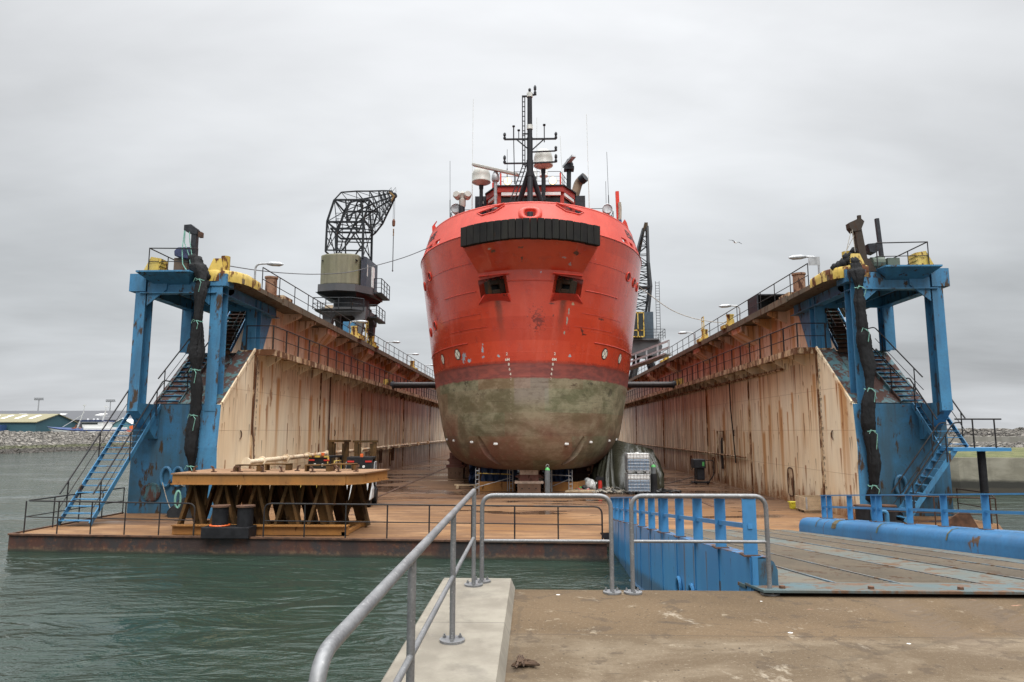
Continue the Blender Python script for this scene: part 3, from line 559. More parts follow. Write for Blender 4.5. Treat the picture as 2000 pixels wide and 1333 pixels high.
ramp_rail('blue post railing on the near left ramp girder', 2.49, [.16, 1.42, 2.70, 4.0, 5.36, 5.6, 6.8, 8.1, 9.4, 10.7, 11.9, 12.9, 13.9], 4, .345)
ramp_rail('blue post railing on the rounded right ramp girder', 8.62, [.2, 1.6, 3.0, 3.9, 4.25, 5.6, 6.95, 8.3, 9.7, 9.95, 11.3, 12.6, 13.0], 3, .42)
# ---------------------------------------------------------------- far shores
def rockbank(name, pts, crest, width, zc, step=.6, seed=1, amp=.4):
    """sloping bank of tumbled stone from the water line pts up to the crest, bumpy real relief"""
    rnd = random.Random(seed); mb = MB(); rows = []
    P = [Vector((*p, 0)) for p in pts]; line = []
    for a, b in zip(P, P[1:]):
        n = max(1, int((b-a).length/step)); line += [a.lerp(b, i/n) for i in range(n)]
    line.append(P[-1]); m = 22
    from mathutils import noise
    for i, p in enumerate(line):
        d = (line[min(i+1, len(line)-1)]-line[max(i-1, 0)]).normalized(); nrm = Vector((-d.y, d.x, 0))*crest; row = []
        for j in range(m+1):
            t = j/m; q = p+nrm*(width*t-1.5*(1-t)); z = -1.4+(zc+1.4)*min(1, t*1.12)
            h = noise.cell(Vector((q.x*1.25, q.y*1.25, seed)))*.5+noise.noise(Vector((q.x*.7, q.y*.7, seed)))*.6
            row.append(q+Vector((rnd.uniform(-.16,.16), rnd.uniform(-.16,.16), z+h*amp*(1 if 0 < j < m else .35))))
        rows.append(row)
    mb.grid(rows); return tag(mb.build(name, M['rock']), kind='structure')
rockbank('rock_revetment', [(-90.5,60),(-87,110),(-84,140),(-80,190),(-76,300)], 1, 8.0, 3.05, .6, 3)
mb = MB(); mb.grid([[(-98.2,60,2.9),(-94.7,110,2.95),(-91.7,140,3.0),(-87,190,3.0),(-82,300,3.0)],[(-103,60,2.9),(-101,110,2.9),(-98,140,2.95),(-94,190,2.9),(-90,300,2.9)],[(-107,60,-1),(-105,110,-1),(-102,140,-1),(-98,190,-1),(-94,300,-1)]])
tag(mb.build('mole_top', plain('gravel_track', (.16,.14,.11), .95, 0, .3, 2), origin=(-95,150,0)), kind='structure')
mb = MB(); mb.box(-900, -60, 236, 900, -2, 2.75)
tag(mb.build('harbour_ground', plain('harbour_asphalt', (.09,.09,.088), .9)), kind='structure')
# right: breakwater with parapet, and the nearer grassy pier head
rockbank('breakwater_rock', [(40,140),(61.5,102),(59.5,85),(56,60)], 1, 6.0, 1.55, .55, 5, .4)
mb = MB(); mb.prism([(46.6,146),(47.6,146.6),(68.6,103),(66.4,84),(63,60),(62,60),(65.3,84),(67.4,102.6)], 'z', .8, 2.42)
tag(mb.build('breakwater_wall', M['parapet']), 'long pale concrete parapet wall along the rock breakwater', 'wall')
rockbank('breakwater_crest', [(48.2,147),(69.3,103),(67.0,84),(63.6,60)], 1, 5.0, 3.55, .55, 8, .5)
mb = MB(); pts = [(22,44.6),(25.5,42.3),(60,38.6),(60,60),(40,60),(22,62)]
mb.prism(pts, 'z', -2, 1.62); tag(mb.build('pier_wall', M['hwall']), 'weed stained concrete pier wall topped with grass', 'wall')
mb = MB(); mb.box(25.6,60,37.8,38.2,-2,-.05)
rows = [[(22.3,44.7,1.63),(25.7,42.6,1.63),(40,41,1.63),(60,38.9,1.63)],[(22.3,50,2.1),(27,49,2.05),(42,46,1.85),(60,43,1.66)],[(22.3,60,1.9),(30,60,1.9),(45,60,1.8),(60,59.9,1.7)]]
mb = MB(); mb.grid(rows); o = mb.build('grass', M['grass'], origin=(40,50,1.6)); tag(o, kind='stuff')
# ---- harbour buildings across the basin on the left
def px(x, y, Y): return None
def shed(name, label, x0, x1, y0, y1, z0, ze, zr, wall, roof, gable='x', extras=None, cat='shed', skylights=0):
    t = thing(name, label, cat, ((x0+x1)/2, (y0+y1)/2, z0))
    mb = MB()
    if gable == 'x':
        ym = (y0+y1)/2; mb.prism([(y0,z0),(y1,z0),(y1,ze),(ym,zr),(y0,ze)], 'x', x0, x1)
    else:
        xm = (x0+x1)/2; mb.prism([(x0,z0),(x1,z0),(x1,ze),(xm,zr),(x0,ze)], 'y', y0, y1)
    mb.build('wall', wall, t)
    mb = MB(); e = .5
    if gable == 'x':
        k = (zr-ze)/(ym-y0)
        mb.prism([(y0-e,ze-e*k+.03),(ym,zr+.03),(y1+e,ze-e*k+.03),(y1+e,ze-e*k+.3),(ym,zr+.3),(y0-e,ze-e*k+.3)], 'x', x0-e, x1+e)
    else:
        k = (zr-ze)/(xm-x0); mb.prism([(x0-e,ze-e*k+.03),(xm,zr+.03),(x1+e,ze-e*k+.03),(x1+e,ze-e*k+.3),(xm,zr+.3),(x0-e,ze-e*k+.3)], 'y', y0-e, y1+e)
    r = mb.build('roof', roof, t)
    for i in range(skylights):
        a = .1+.8*(i+.5)/skylights; x = x0+(x1-x0)*a
        for q in ((.35,.55),(.62,.8)) if gable == 'x' and skylights < 6 else ((.45,.62),):
            ya, yb = y0+(ym-y0)*q[0], y0+(ym-y0)*q[1]; za, zb = ze+(zr-ze)*q[0]+.31, ze+(zr-ze)*q[1]+.31; w = min(1.9, (x1-x0)*.03)
            mb = MB(); mb._add([(x-w,ya,za),(x+w,ya,za),(x+w,yb,zb),(x-w,yb,zb),(x-w,ya,za+.12),(x+w,ya,za+.12),(x+w,yb,zb+.12),(x-w,yb,zb+.12)], [(3,2,1,0),(4,5,6,7),(0,1,5,4),(1,2,6,5),(2,3,7,6),(3,0,4,7)]); mb.build('skylight', M['white'], r)
    return t
tealwall = plain('teal_cladding', (.035,.10,.125), .6); mossroof = plain('mossy_roof', (.22,.20,.12), .85); greywall = plain('grey_cladding', (.07,.07,.075), .7); greyroof = plain('dark_roof', (.065,.067,.075), .7); bluewall = plain('dusty_blue_cladding', (.10,.17,.21), .6)
t = shed('harbour_shed', 'teal shed with mossy brown roof across the harbour', -203, -177, 240, 262, 2.75, 6.3, 9.3, tealwall, mossroof, skylights=4)
mb = MB(); mb.box(-196,-191,239.8,240,2.75,6.0); mb.build('door', M['white'], t)
mb = MB(); mb.box(-200,-197.5,239.8,240,2.75,5); mb.build('door', M['galvlight'], t)
t = shed('harbour_shed', 'pale roofed blue shed left of the teal shed', -228, -203.7, 242, 262, 2.75, 6.0, 8.9, bluewall, M['dirtywhite'])
mb = MB(); mb.box(-217,-211.5,241.8,242,2.75,5.4); mb.build('door', M['white'], t)
mb = MB(); mb.box(-208,-206,241.8,242,3.2,5.0); mb.build('window', M['white'], t)
shed('warehouse', 'long dark grey warehouse behind the sheds', -262, -118, 300, 345, 2.75, 8.0, 12.6, greywall, greyroof, skylights=6, cat='warehouse')
shed('harbour_shed', 'brown roofed hall at the far left edge', -285, -255, 290, 320, 2.75, 9, 12.6, greywall, mossroof)
shed('harbour_shed', 'small teal gabled hut with white eaves beside the trawler', -163, -155, 262, 272, 2.75, 5.8, 8.0, plain('hut_teal', (.12,.25,.27), .6), M['white'], 'y')
mb = MB(); mb.box(-195,-187,236.6,239.2,2.75,5.4)
for i in range(14): mb.box(-195+i*.58,-194.75+i*.58,236.55,236.6,2.9,5.3)
tag(mb.build('shipping_container', plain('container_blue', (.035,.08,.19), .5)), 'small blue container in front of the teal shed', 'container')
# parked car, far away
t = thing('parked_car', 'dark parked car by the sheds on the harbour side', 'car', (-208,236.9,2.75))
mb = MB(); mb.prism([(-210.2,3.0),(-205.6,3.0),(-205.5,3.55),(-206,3.75),(-206.9,4.25),(-208.6,4.25),(-209.4,3.75),(-210.3,3.6)], 'y', 236.4, 238.1); mb.build('body', M['darksteel'], t, bevel=.08)
for x in (-209.2,-206.6):
    mb = MB(); mb.cyl((x,236.35,3.06),(x,238.15,3.06),.31,14); mb.build('wheel', M['black'], t)
mb = MB(); mb.box(-205.62,-205.48,236.5,236.8,3.45,3.65); mb.build('tail_light', M['red'], t)
# light masts
for i, (x, y, h, lab) in enumerate(((-243,330,18.3,'tall floodlight mast behind the sheds on the left'),(-207,330,17.4,'floodlight mast behind the trawler wheelhouse'))):
    t = thing('floodlight_mast', lab, 'light mast', (x, y, 2.75), 'floodlight masts across the harbour')
    mb = MB(); mb.cyl((x,y,2.75),(x,y,h),.42,8,.22)
    mb.build('pole', M['galvlight'], t)
    mb = MB(); mb.box(x-2.2,x+2.2,y-.4,y+.4,h,h+.35)
    for k in range(5): mb.box(x-2.1+k*.9,x-1.5+k*.9,y-.6,y+.2,h+.35,h+1.2)
    mb.build('lamp_head', M['galvlight'], t)
# ---- white and blue trawler
def trawler():
    ox, oy = -133.5, 205.0
    t = thing('fishing_trawler', 'white and blue fishing trawler behind the rock revetment', 'boat', (ox, oy, -.5))
    def hull(zs, mat_, nm, par, off=0):
        mb = MB(); rows = []
        for z, k, bow in zs:
            row = []
            for i in range(25):
                s = i/24; x = ox-11.5-bow+s*(23+bow); f = min(1, (s/.42))**.62 if s < .42 else 1
                row.append((x, oy-3.1*k*f-off, z+(1.5*(1-s/.5)**2 if s < .5 else 0)*(1 if z > 2.4 else .4)))
            rows.append(row)
        rows2 = [[(x, 2*oy-y, z) for x, y, z in r] for r in rows]
        mb.grid(rows); mb.grid(rows2, True)
        for i in range(len(rows)-1): mb._add([rows[i][-1], rows[i+1][-1], rows2[i+1][-1], rows2[i][-1]], [(0,1,2,3)])
        mb._add(rows[-1]+rows2[-1][::-1], [tuple(range(50))])
        return mb.build(nm, mat_, par, smooth=True)
    navy = plain('trawler_navy', (.02,.05,.16), .4)
    hull([(-.9,.75,-.5),(2.0,.92,.6),(3.4,.98,1.6)], navy, 'hull', t)
    hull([(3.36,.99,1.6),(4.55,1.0,2.4)], M['white'], 'bulwark', t)
    b_ = hull([(4.5,1.005,2.4),(4.95,1.01,2.9)], navy, 'bow_band', t); b_.hide_render = False
    mb = MB(); mb.box(ox-1,ox+9,oy-2.9,oy+2.9,4.3,6.0); mb.build('deckhouse', M['white'], t, bevel=.08)
    mb = MB(); mb.box(ox-1.1,ox+11.1,oy-3.0,oy+3.0,4.4,5.05); mb.build('blue_stripe', navy, t)
    mb = MB(); mb.prism([(ox-1.6,6.0),(ox+4.5,6.0),(ox+4.5,8.4),(ox-2.0,8.4)], 'y', oy-2.4, oy+2.4); w = mb.build('wheelhouse', M['white'], t)
    mb = MB(); mb.box(ox-1.85,ox+3.0,oy-2.45,oy-2.38,7.2,7.95); mb.build('window', M['glass'], w)
    mb = MB(); mb.box(ox-2.4,ox+5,oy-2.7,oy+2.7,8.4,8.75); mb.build('roof', navy, w)
    mb = MB(); mb.cyl((ox-5,oy,4.5),(ox-3.2,oy,12.0),.3,8,.18); mb.cyl((ox-3.2,oy,12),(ox-3.1,oy,15.5),.09,6); mb.bar((ox-3.3,oy,11.2),(ox-9.3,oy,6.2),.2); mb.bar((ox-3.6,oy,15.0),(ox-2.6,oy,15.0),.25); mb.build('foremast', M['dirtywhite'], t)
    mb = MB(); mb.cyl((ox+3,oy,8.7),(ox+3.6,oy,12.5),.35,8,.15); mb.cyl((ox+3.6,oy,12.5),(ox+3.6,oy,15.2),.07,6); mb.bar((ox+3.0,oy,14.6),(ox+4.3,oy,14.2),.25); mb.bar((ox+2,oy,10.6),(ox+5,oy,10.6),.14); mb.build('mast', M['dirtywhite'], t)
    for x in (ox-1, ox+.8, ox+2):
        mb = MB(); mb.lathe([(.05,0),(.3,.2),(.3,.45),(.02,.7)], (x,oy-1,8.9), 10); mb.build('radome', M['white'], t, smooth=True)
    mb = MB(); mb.box(ox-6,ox-2,oy-1.8,oy+1.8,4.5,5.0); mb.cyl((ox-5.0,oy-1.5,5.4),(ox-5.0,oy+1.5,5.4),.6,12); mb.cyl((ox-3,oy-1.5,5.2),(ox-3,oy+1.5,5.2),.45,12); mb.bar((ox-5.2,oy-1,4.6),(ox-4.4,oy-1,7.0),.25); mb.build('winch', plain('winch_rust', (.25,.08,.03), .7), t)
    for x0 in (ox-.9, ox+1.4, ox+3.4):
        mb = MB(); mb.box(x0-.7,x0+.7,oy-3.22,oy-3.0,3.55,3.8); mb.build('freeing_port', M['black'], t)
    mb = MB(); mb.box(ox+.15,ox+.5,oy-3.3,oy-3.0,2.0,4.4); mb.build('fender_post', M['yellow'], t)
    mb = MB(); mb.box(ox+11.2,ox+14.5,oy-1.6,oy+1.6,4.2,5.2); mb.cyl((ox+12.8,oy-1.5,6.0),(ox+12.8,oy+1.5,6.0),.7,12); mb.build('net_drum', M['orange'], t)
    t.scale = (1, 1, .74)
trawler()
# ---------------------------------------------------------------- floating dock
YE = 104.0                                    # far end of the dock
dock = thing('floating_dock', 'long rusty floating dock with two cream side walls holding the ship', 'floating dock', (0, 60, 0))
mb = MB()
mb.prism([(-16.3,21.37),(2.12,20.27),(2.12,22.4),(8.95,22.4),(8.95,21.4),(15.05,22.85),(16.15,24.8),(16.1,27),(15.9,YE),(-15.9,YE),(-16.1,27)], 'z', -3.5, 0)
mb.mi = [1]*11+[1, 0]
mb.build('pontoon', [M['deck'], M['pontoon']], dock, origin=(0,60,-3.5))
mb = MB()                                     # raised steel edge along the apron
mb.bar((-16.3,21.36,.02), (2.12,20.26,.02), .10, .05, up=(0,0,1)); mb.bar((-16.3,21.37,.02), (-16.1,27,.02), .08, .05, up=(0,0,1))
mb.build('deck_edge', M['rust'], dock)
mb = MB()                                     # channel rails in the deck
for x in (-7.6, 7.7): mb.bar((x,30,.012),(x,YE-.5,.012),.16,.02, up=(0,0,1))
for y in (33.5, 38.6): mb.bar((-11.4,y,.010),(11.4,y,.010),.10,.016, up=(0,0,1))
mb.build('deck_strip', M['rust'], dock)
for sx in (-1, 1):
    X = lambda a: sx*a
    # inner skin with sloping nose
    mb = MB(); mb.prism([(25.45,0.003),(YE,0.003),(YE,6.5),(28.45,6.5),(25.5,4.2),(25.35,2.6),(25.42,1.5)], 'x', X(11.72), X(12.4))
    w = mb.build('side_wall', M['cream'], dock)
    mb = MB(); mb.prism([(27.0,0.003),(YE,0.003),(YE,4.24),(27.0,4.25)], 'x', X(12.4), X(15.95)); mb.prism([(27.01,4.245),(YE,4.245),(YE,6.5),(29.6,6.5)], 'x', X(12.4), X(15.2)); mb.build('wall_box', M['bluebox'], dock)
    mb = MB(); mb.prism([(25.44,.004),(25.34,2.6),(25.46,4.2),(25.52,4.2),(25.45,.004)], 'x', X(11.74), X(12.42)); mb.build('nose_plate', M['blue'], dock)
    # worn teal sloping plate up to the gallery level
    mb = MB(); mb._add([(X(11.79),25.5,4.26),(X(12.43),25.5,4.26),(X(12.43),28.4,6.58),(X(11.79),28.4,6.58)], [(0,1,2,3)]); mb._add([(X(12.43),27.0,4.29),(X(15.2),27.0,4.29),(X(15.2),29.6,6.55),(X(12.43),29.6,6.55)], [(0,1,2,3)])
    mb._add([(X(12.43),25.56,4.2),(X(12.43),28.3,6.60),(X(12.43),29.6,6.53),(X(12.43),27.0,4.27)], [(0,1,2,3)]); mb.build('slope_plate', M['teal'], dock)
    mb = MB(); mb.bar((X(11.7),25.5,4.24),(X(11.7),28.3,6.62),.06,.12); mb.build('slope_trim', M['cream'], dock)
    mb = MB(); mb.box(min(X(12.35),X(15.2)),max(X(12.35),X(15.2)),29.57,33.2,6.57,6.63); mb.build('landing', M['teal'], dock)
    # upper wall, blue where it meets the tower
    mb = MB(); mb.prism([(30.35,6.5),(33.4,6.5),(33.4,8.95),(31.6,8.95)], 'x', X(12.3), X(12.58)); mb.prism([(33.4,6.5),(YE,6.5),(YE,8.95),(33.4,8.95)], 'x', X(12.3), X(15.2)); mb.build('upper_wall', M['upper'], dock)
    mb = MB(); mb.prism([(28.9,6.68),(30.4,6.68),(31.65,8.93),(29.4,8.93)], 'x', X(12.26), X(12.6)); mb.build('upper_wall_end', M['blue'], dock)
    # upper deck
    mb = MB(); mb.box(min(X(11.35),X(15.9)),max(X(11.35),X(15.9)),31.9,YE,8.95,9.14); mb.prism([(X(11.35),26.0),(X(12.4),25.72),(X(15.3),25.72),(X(15.3),29.6),(X(13.3),29.6),(X(13.3),31.9),(X(11.35),31.9)], 'z', 8.95, 9.14); mb.build('upper_deck', M['beam'], dock)
    mb = MB(); mb.bar((X(11.32),30.2,9.03),(X(11.32),YE,9.03),.09,.30); mb.build('deck_edge_beam', M['beam'], dock)
    # brackets beneath the overhang of the upper deck: one mesh per bracket, as parts
    br = None; y = 33.0; k = 0
    while y < YE-2 and k < 32:
        if br is None:
            q = MB(); q.prism([(X(12.3),8.94),(X(11.4),8.94),(X(11.4),8.78),(X(12.3),8.35)], 'y', y-.05, y+.05); br = q.build('deck_bracket', M['upper'], dock)
        else: copy_part(br, dock, (br['wl'][0], y, br['wl'][2]))
        y += 2.2; k += 1
    q = MB()
    # larger knee plates
    for y in (38.2, 47.6, 57.5, 67.4): q = MB(); q.prism([(X(12.3),8.9),(X(11.38),8.9),(X(11.42),8.6),(X(12.3),7.9)], 'y', y-.9, y+.9); q.build('knee_plate', M['upper'], dock)
    # gallery half way up the inner wall
    mb = MB(); mb.box(min(X(10.95),X(12.32)),max(X(10.95),X(12.32)),28.35,YE,6.50,6.60); mb.build('gallery', M['gallery'], dock)
    mb = MB(); mb.bar((X(10.93),28.33,6.50),(X(10.93),YE,6.50),.05,.26); mb.bar((X(10.93),28.33,6.50),(X(11.75),28.33,6.50),.05,.26); mb.build('gallery_edge', M['gallery'], dock)
    br = None; y = 29.6; k = 0
    while y < YE-2 and k < 36:
        if br is None:
            q = MB(); q.prism([(X(11.72),6.49),(X(10.97),6.49),(X(10.97),6.40),(X(11.72),5.95)], 'y', y-.035, y+.035); br = q.build('gallery_bracket', M['cream'], dock)
        else: copy_part(br, dock, (br['wl'][0], y, br['wl'][2]))
        y += 2.05; k += 1
    # stiffener seams and pipe runs on the inner wall
    for y in (28.35, 37.4, 46.5, 62, 78):
        mb = MB(); mb.box(min(X(11.66),X(11.72)),max(X(11.66),X(11.72)),y-.05,y+.05,.02,6.4); mb.build('wall_stiffener', M['gallery'], dock)
    mb = MB(); mb.box(min(X(11.62),X(11.72)),max(X(11.62),X(11.72)),48,YE,1.75,1.81); mb.build('wall_ledge', M['gallery'], dock)
    # draught marks: a ladder of numerals
    mb = MB(); yy = 28.75 if sx < 0 else 28.2
    for i in range(24):
        z = .95+i*.235
        if z > 6.1: break
        vs, fs = text_mesh('%d' % ((i*2) % 10) if i % 5 else '%dM' % (i//5+1), .19)
        if sx < 0: mb._add([(X(11.713), yy-v.x*-1.0, z+v.y) for v in vs], fs)
        else: mb._add([(X(11.713), yy-v.x, z+v.y) for v in vs], fs)
    mb.build('draught_mark', M['black'], dock)
    # hatches low in the wall
    for y, z0, z1, w_ in (((31.9,.3,1.55,.34),(45.2,.5,1.5,.3),(51.5,.4,1.4,.3)) if sx > 0 else ((49,.4,1.4,.3),(56.5,.4,1.5,.3))):
        ring = [(y+w_*math.copysign(abs(math.cos(a))**.5, math.cos(a)), (z0+z1)/2+(z1-z0)/2*math.copysign(abs(math.sin(a))**.6, math.sin(a))) for a in [2*math.pi*i/24 for i in range(24)]]
        mb = MB(); mb.prism(ring, 'x', X(11.69), X(11.74)); h_ = mb.build('hatch', M['gallery'], dock)
        mb = MB(); mb.tube([(X(11.69), a, b_) for a, b_ in ring+[ring[0]]], .03, 6); mb.build('hatch_rim', M['rust'], h_)
    # lifting lugs and hook
    for y, z in ((27.2,3.05),(40.3,3.1)):
        mb = MB(); mb.tube([(X(11.68), y+.12*math.cos(a), z+.16*math.sin(a)) for a in [i*math.pi/8-math.pi/2 for i in range(9)]], .025, 6); mb.build('lug', M['rust'], dock)
# doorway with a ladder frame in the right wall
mb = MB(); mb.prism([(42.6,.9),(43.35,.9),(43.4,1.5),(43.35,2.55),(43.1,2.8),(42.85,2.8),(42.6,2.55)], 'x', 11.69, 11.75); d_ = mb.build('doorway', M['black'], dock)
mb = MB(); mb.tube([(11.6,42.3,.1),(11.6,42.3,3.2),(11.6,43.7,3.2),(11.6,43.7,.1)], .05, 6); mb.build('frame', M['gallery'], d_)
mb = MB(); mb.tube([(11.60, 32+0, 6.05),(11.6,60,6.05),(11.6,YE,6.05)], .07, 8); mb.build('wall_pipe', M['gallery'], dock, smooth=True)
mb = MB(); mb.tube([(11.62,38.2,1.78),(11.62,YE,1.78)], .055, 6); mb.build('wall_pipe', M['gallery'], dock)
# cream fire main along the left wall
mb = MB(); mb.tube([(-11.30,27.0,1.98),(-11.32,40.5,1.98),(-11.42,60,1.98),(-11.45,YE,1.95)], .105, 10); pipe = mb.build('fire_main', M['cream'], dock, smooth=True)
for y in (27.05,28.6,31.4,34.4,37.6,41,45,49,53.5,58,63,68,74):
    mb = MB(); mb.cyl((-11.31,y-.05,1.98),(-11.31,y+.05,1.98),.18,12); mb.bar((-11.35,y,1.98),(-11.72,y,1.85),.06); mb.build('flange', M['cream'], pipe)
# vertical pipes on left wall
for y in (52.5, 57.0):
    mb = MB(); mb.tube([(-11.6,y,2.0),(-11.6,y,.8)], .12, 8); mb.build('drop_pipe', M['rust'], dock)
mb = MB(); mb.tube([(-11.6,38.9,6.3),(-11.6,38.9,2.0)], .05, 6); mb.build('wall_pipe', M['rust'], dock); mb = MB(); mb.tube([(-11.6,28.35,6.3),(-11.6,28.2,3.5),(-11.6,28.5,1.9)], .025, 5); mb.build('wall_cable', M['rust'], dock)
mb = MB(); mb.tube([(11.6,40.6,6.2),(11.5,40.2,4.5),(11.5,39.9,3.0),(11.55,39.8,1.4)], .035, 6); mb.build('wall_cable', M['black'], dock)
# hole ovals and pipe lugs on the blue boxes
for sx in (-1, 1):
    mb = MB()
    if sx < 0:
        mb.cyl((-15.0,26.99,.82),(-15.0,26.93,.82),.37,20)
        for i in range(18):
            a = i*math.pi/9; mb.cyl((-15.0+.31*math.cos(a),26.93,.82+.31*math.sin(a)),(-15.0+.31*math.cos(a),26.90,.82+.31*math.sin(a)),.03,6)
        mb.build('manhole_cover', M['teal'], dock)
    for x in ((-14.42,-13.95) if sx < 0 else (14.0,15.0)):
        mb = MB(); mb.tube([(x+.2*math.cos(a), 26.9, (1.42 if sx < 0 else 1.15)+.36*math.sin(a)) for a in [i*math.pi/10 for i in range(21)]], .06, 7); mb.build('mooring_eye', M['blue'], dock, smooth=True)

# ---------------------------------------------------------------- blue portal towers at the end of each wall
def column(mb, x, y, z0, z1, w=.42, d=.5):
    """wide-flange column: web and two flanges, facing forward"""
    mb.box(x-w/2, x+w/2, y-.02, y+.02, z0, z1)           # outer flange towards the camera
    mb.box(x-w/2, x+w/2, y+d-.02, y+d+.02, z0, z1)
    mb.box(x-.02, x+.02, y+.02, y+d-.02, z0, z1)
for sx in (-1, 1):
    nm = 'left' if sx < 0 else 'right'
    t = thing('portal_tower', 'blue steel portal tower at the nose of the %s dock wall' % nm, 'tower', (sx*13.7, 26, 4.2), 'portal towers on the dock')
    xi, xo = sx*12.13, sx*15.1
    for (x, y, z0, z1, w) in ((xi,25.46,4.2,8.9,.44),(xo,25.46,4.25,8.9,.40),(sx*12.25,29.1,6.68,8.9,.42),(sx*15.2,29.2,6.6,8.9,.42)):
        mb = MB(); column(mb, x, y, z0, z1, w); mb.build('column', M['blue'], t)
        if y < 26:
            mb = MB(); mb.prism([(25.42,4.25),(27.0,4.25),(27.0,2.9),(26.75,2.9),(25.5,3.95),(25.42,3.95)], 'x', x-w/2, x+w/2); mb.build('column_bracket', M['blue'], t)
            mb = MB(); mb.prism([(x-sx*(.26 if x == xi else -.26)*0+sx*.0+(sx*.26 if x == xi else -sx*.26), 8.0),(x+(sx*1.0 if x == xi else -sx*1.0), 8.62),(x+(sx*1.0 if x == xi else -sx*1.0), 8.9),(x+(sx*.26 if x == xi else -sx*.26), 8.9)], 'y', 25.44, 25.50); mb.build('gusset', M['blue'], t)
            mb = MB(); mb.prism([(25.5,8.0),(26.9,8.75),(26.9,8.9),(25.5,8.9)], 'x', x-.03, x+.03); mb.build('gusset', M['blue'], t)
    mb = MB(); mb.box(min(xi,xo),max(xi,xo),25.50,25.54,8.5,9.13); mb.box(min(xi,xo),max(xi,xo),25.36,25.7,8.46,8.5); mb.build('cross_beam', M['blue'], t)
    mb = MB(); mb.box(min(xi,xo),max(xi,xo),29.3,29.34,8.45,8.94); mb.build('rear_beam', M['blue'], t)
    for x in (xi, xo):
        mb = MB(); mb.box(x-.03,x+.03,25.55,31.5 if x == xi else 29.3,8.5,8.94); mb.box(x-.2,x+.2,25.55,31.5 if x == xi else 29.3,8.47,8.5); mb.build('side_beam', M['blue'], t)
    for x in (sx*13.1, sx*14.1):
        mb = MB(); mb.box(x-.03,x+.03,25.55,29.3,8.62,8.94); mb.build('floor_beam', M['blue'], t)
    # outrigger lip in front of the platform and end boxes
    a, b_ = (sx*12.9, sx*14.95)
    mb = MB(); mb._add([(a,24.75,9.22),(b_,24.75,9.22),(b_,25.5,9.22),(a,25.5,9.22),(a,24.75,9.16),(b_,24.75,9.16),(b_-sx*.35,25.5,8.82),(a+sx*.35,25.5,8.82)], [(0,1,2,3),(7,6,5,4),(0,4,5,1),(1,5,6,2),(2,6,7,3),(3,7,4,0)]); mb.build('front_lip', M['blue'], t)
    mb = MB(); mb.box(min(sx*14.9,sx*15.55),max(sx*14.9,sx*15.55),25.40,26.3,8.55,9.24); mb.build('end_box', M['blue'], t)
    mb = MB(); mb.box(min(sx*11.75,sx*12.5),max(sx*11.75,sx*12.5),25.40,26.2,8.75,9.22); mb.build('end_box', M['blue'], t)
# ---------------------------------------------------------------- stairs
def stairs(label, p0, p1, width, nt_, hand=1.0, both=True, mats=('blue','blue'), under=None, ends=(0.0,0.0)):
    """flight from p0 (bottom centre) to p1 (top centre)"""
    p0, p1 = Vector(p0), Vector(p1); d = (p1-p0); h = Vector((d.x,d.y,0)).normalized(); side = Vector((-h.y,h.x,0))
    t = thing('staircase', label, 'stairs', tuple((p0+p1)/2-Vector((0,0,d.z/2))), 'steel stairs on the dock')
    for s in (-1,1):
        o = side*(s*width/2); mb = MB(); mb.bar(p0+o-Vector((0,0,0)), p1+o, .035, .17, up=(0,0,1)); mb.build('stringer', M[mats[0]], t)
    tr = None
    for i in range(nt_):
        c = p0+d*((i+.5)/nt_)
        if tr is None:
            mb = MB(); q = [c-side*(width/2-.02), c+side*(width/2-.02)]; mb.bar(q[0], q[1], .24, .03, up=(0,0,1)); tr = mb.build('tread', M[mats[1]], t)
            off = Vector(tr['wl'])-c
        else: copy_part(tr, t, tuple(c+off))
    for s in ((-1,1) if both else (both,)):
        o = side*(s*(width/2+.03)); up = Vector((0,0,hand))
        mb = MB(); pts = [p0+o+up, p1+o+up]
        if ends[1]: pts.append(p1+o+up+h*ends[1])
        mb.tube(fillet(pts, .15), .026, 8); mb.tube([p0+o+up*.5, p1+o+up*.5], .014, 6); hr = mb.build('handrail', M['rail'], t, smooth=True)
        n = max(2, int(d.length/1.9)+1)
        for i in range(n):
            q = p0+o+d*((i+.25)/(n-.5)); mb = MB(); mb.cyl(q, q+up, .024, 6); mb.build('post', M['rail'], hr)
    if under:
        mb = MB(); a = side*(width/2-.04); k = Vector((0,0,-.12)); mb._add([p0-a+k,p0+a+k,p1+a+k,p1-a+k,p0-a+k*1.3,p0+a+k*1.3,p1+a+k*1.3,p1-a+k*1.3],[(0,1,2,3),(7,6,5,4),(0,4,5,1),(1,5,6,2),(2,6,7,3),(3,7,4,0)]); mb.build('backing_plate', M[under], t)
    return t
stairs('long blue stairs from the left apron up to the blue box', (-15.52,23.25,.08), (-15.42,27.0,4.22), 1.12, 19, ends=(0,.5))
stairs('middle flight of stairs behind the black net on the left tower', (-14.6,27.05,4.3), (-14.5,29.7,6.68), .92, 11, under='rust', mats=('teal','blue'), ends=(0,.4))
stairs('dark upper flight under the left tower platform', (-13.75,29.5,6.7), (-13.75,31.6,9.1), .9, 12, under='rust', mats=('blue','teal'))
stairs('long middle flight of stairs on the right tower', (14.75,27.05,4.3), (14.35,29.7,6.68), .95, 12, under='rust', mats=('teal','blue'), ends=(0,.4))
stairs('dark upper flight under the right tower platform', (13.55,29.5,6.7), (13.55,31.6,9.1), .9, 12, under='rust', mats=('blue','teal'))
stairs('blue stairs from the right blue box down to the small landing', (15.25,25.5,2.62), (15.2,27.02,4.25), 1.0, 7, ends=(0,.2))
stairs('lowest blue stairs running sideways down from the small landing', (12.95,25.15,.05), (14.85,25.15,2.55), .8, 9, hand=.95, ends=(0,.25))
t = thing('stair_landing', 'small blue landing on a dark post beside the right tower', 'landing', (15.75,25.2,2.5))
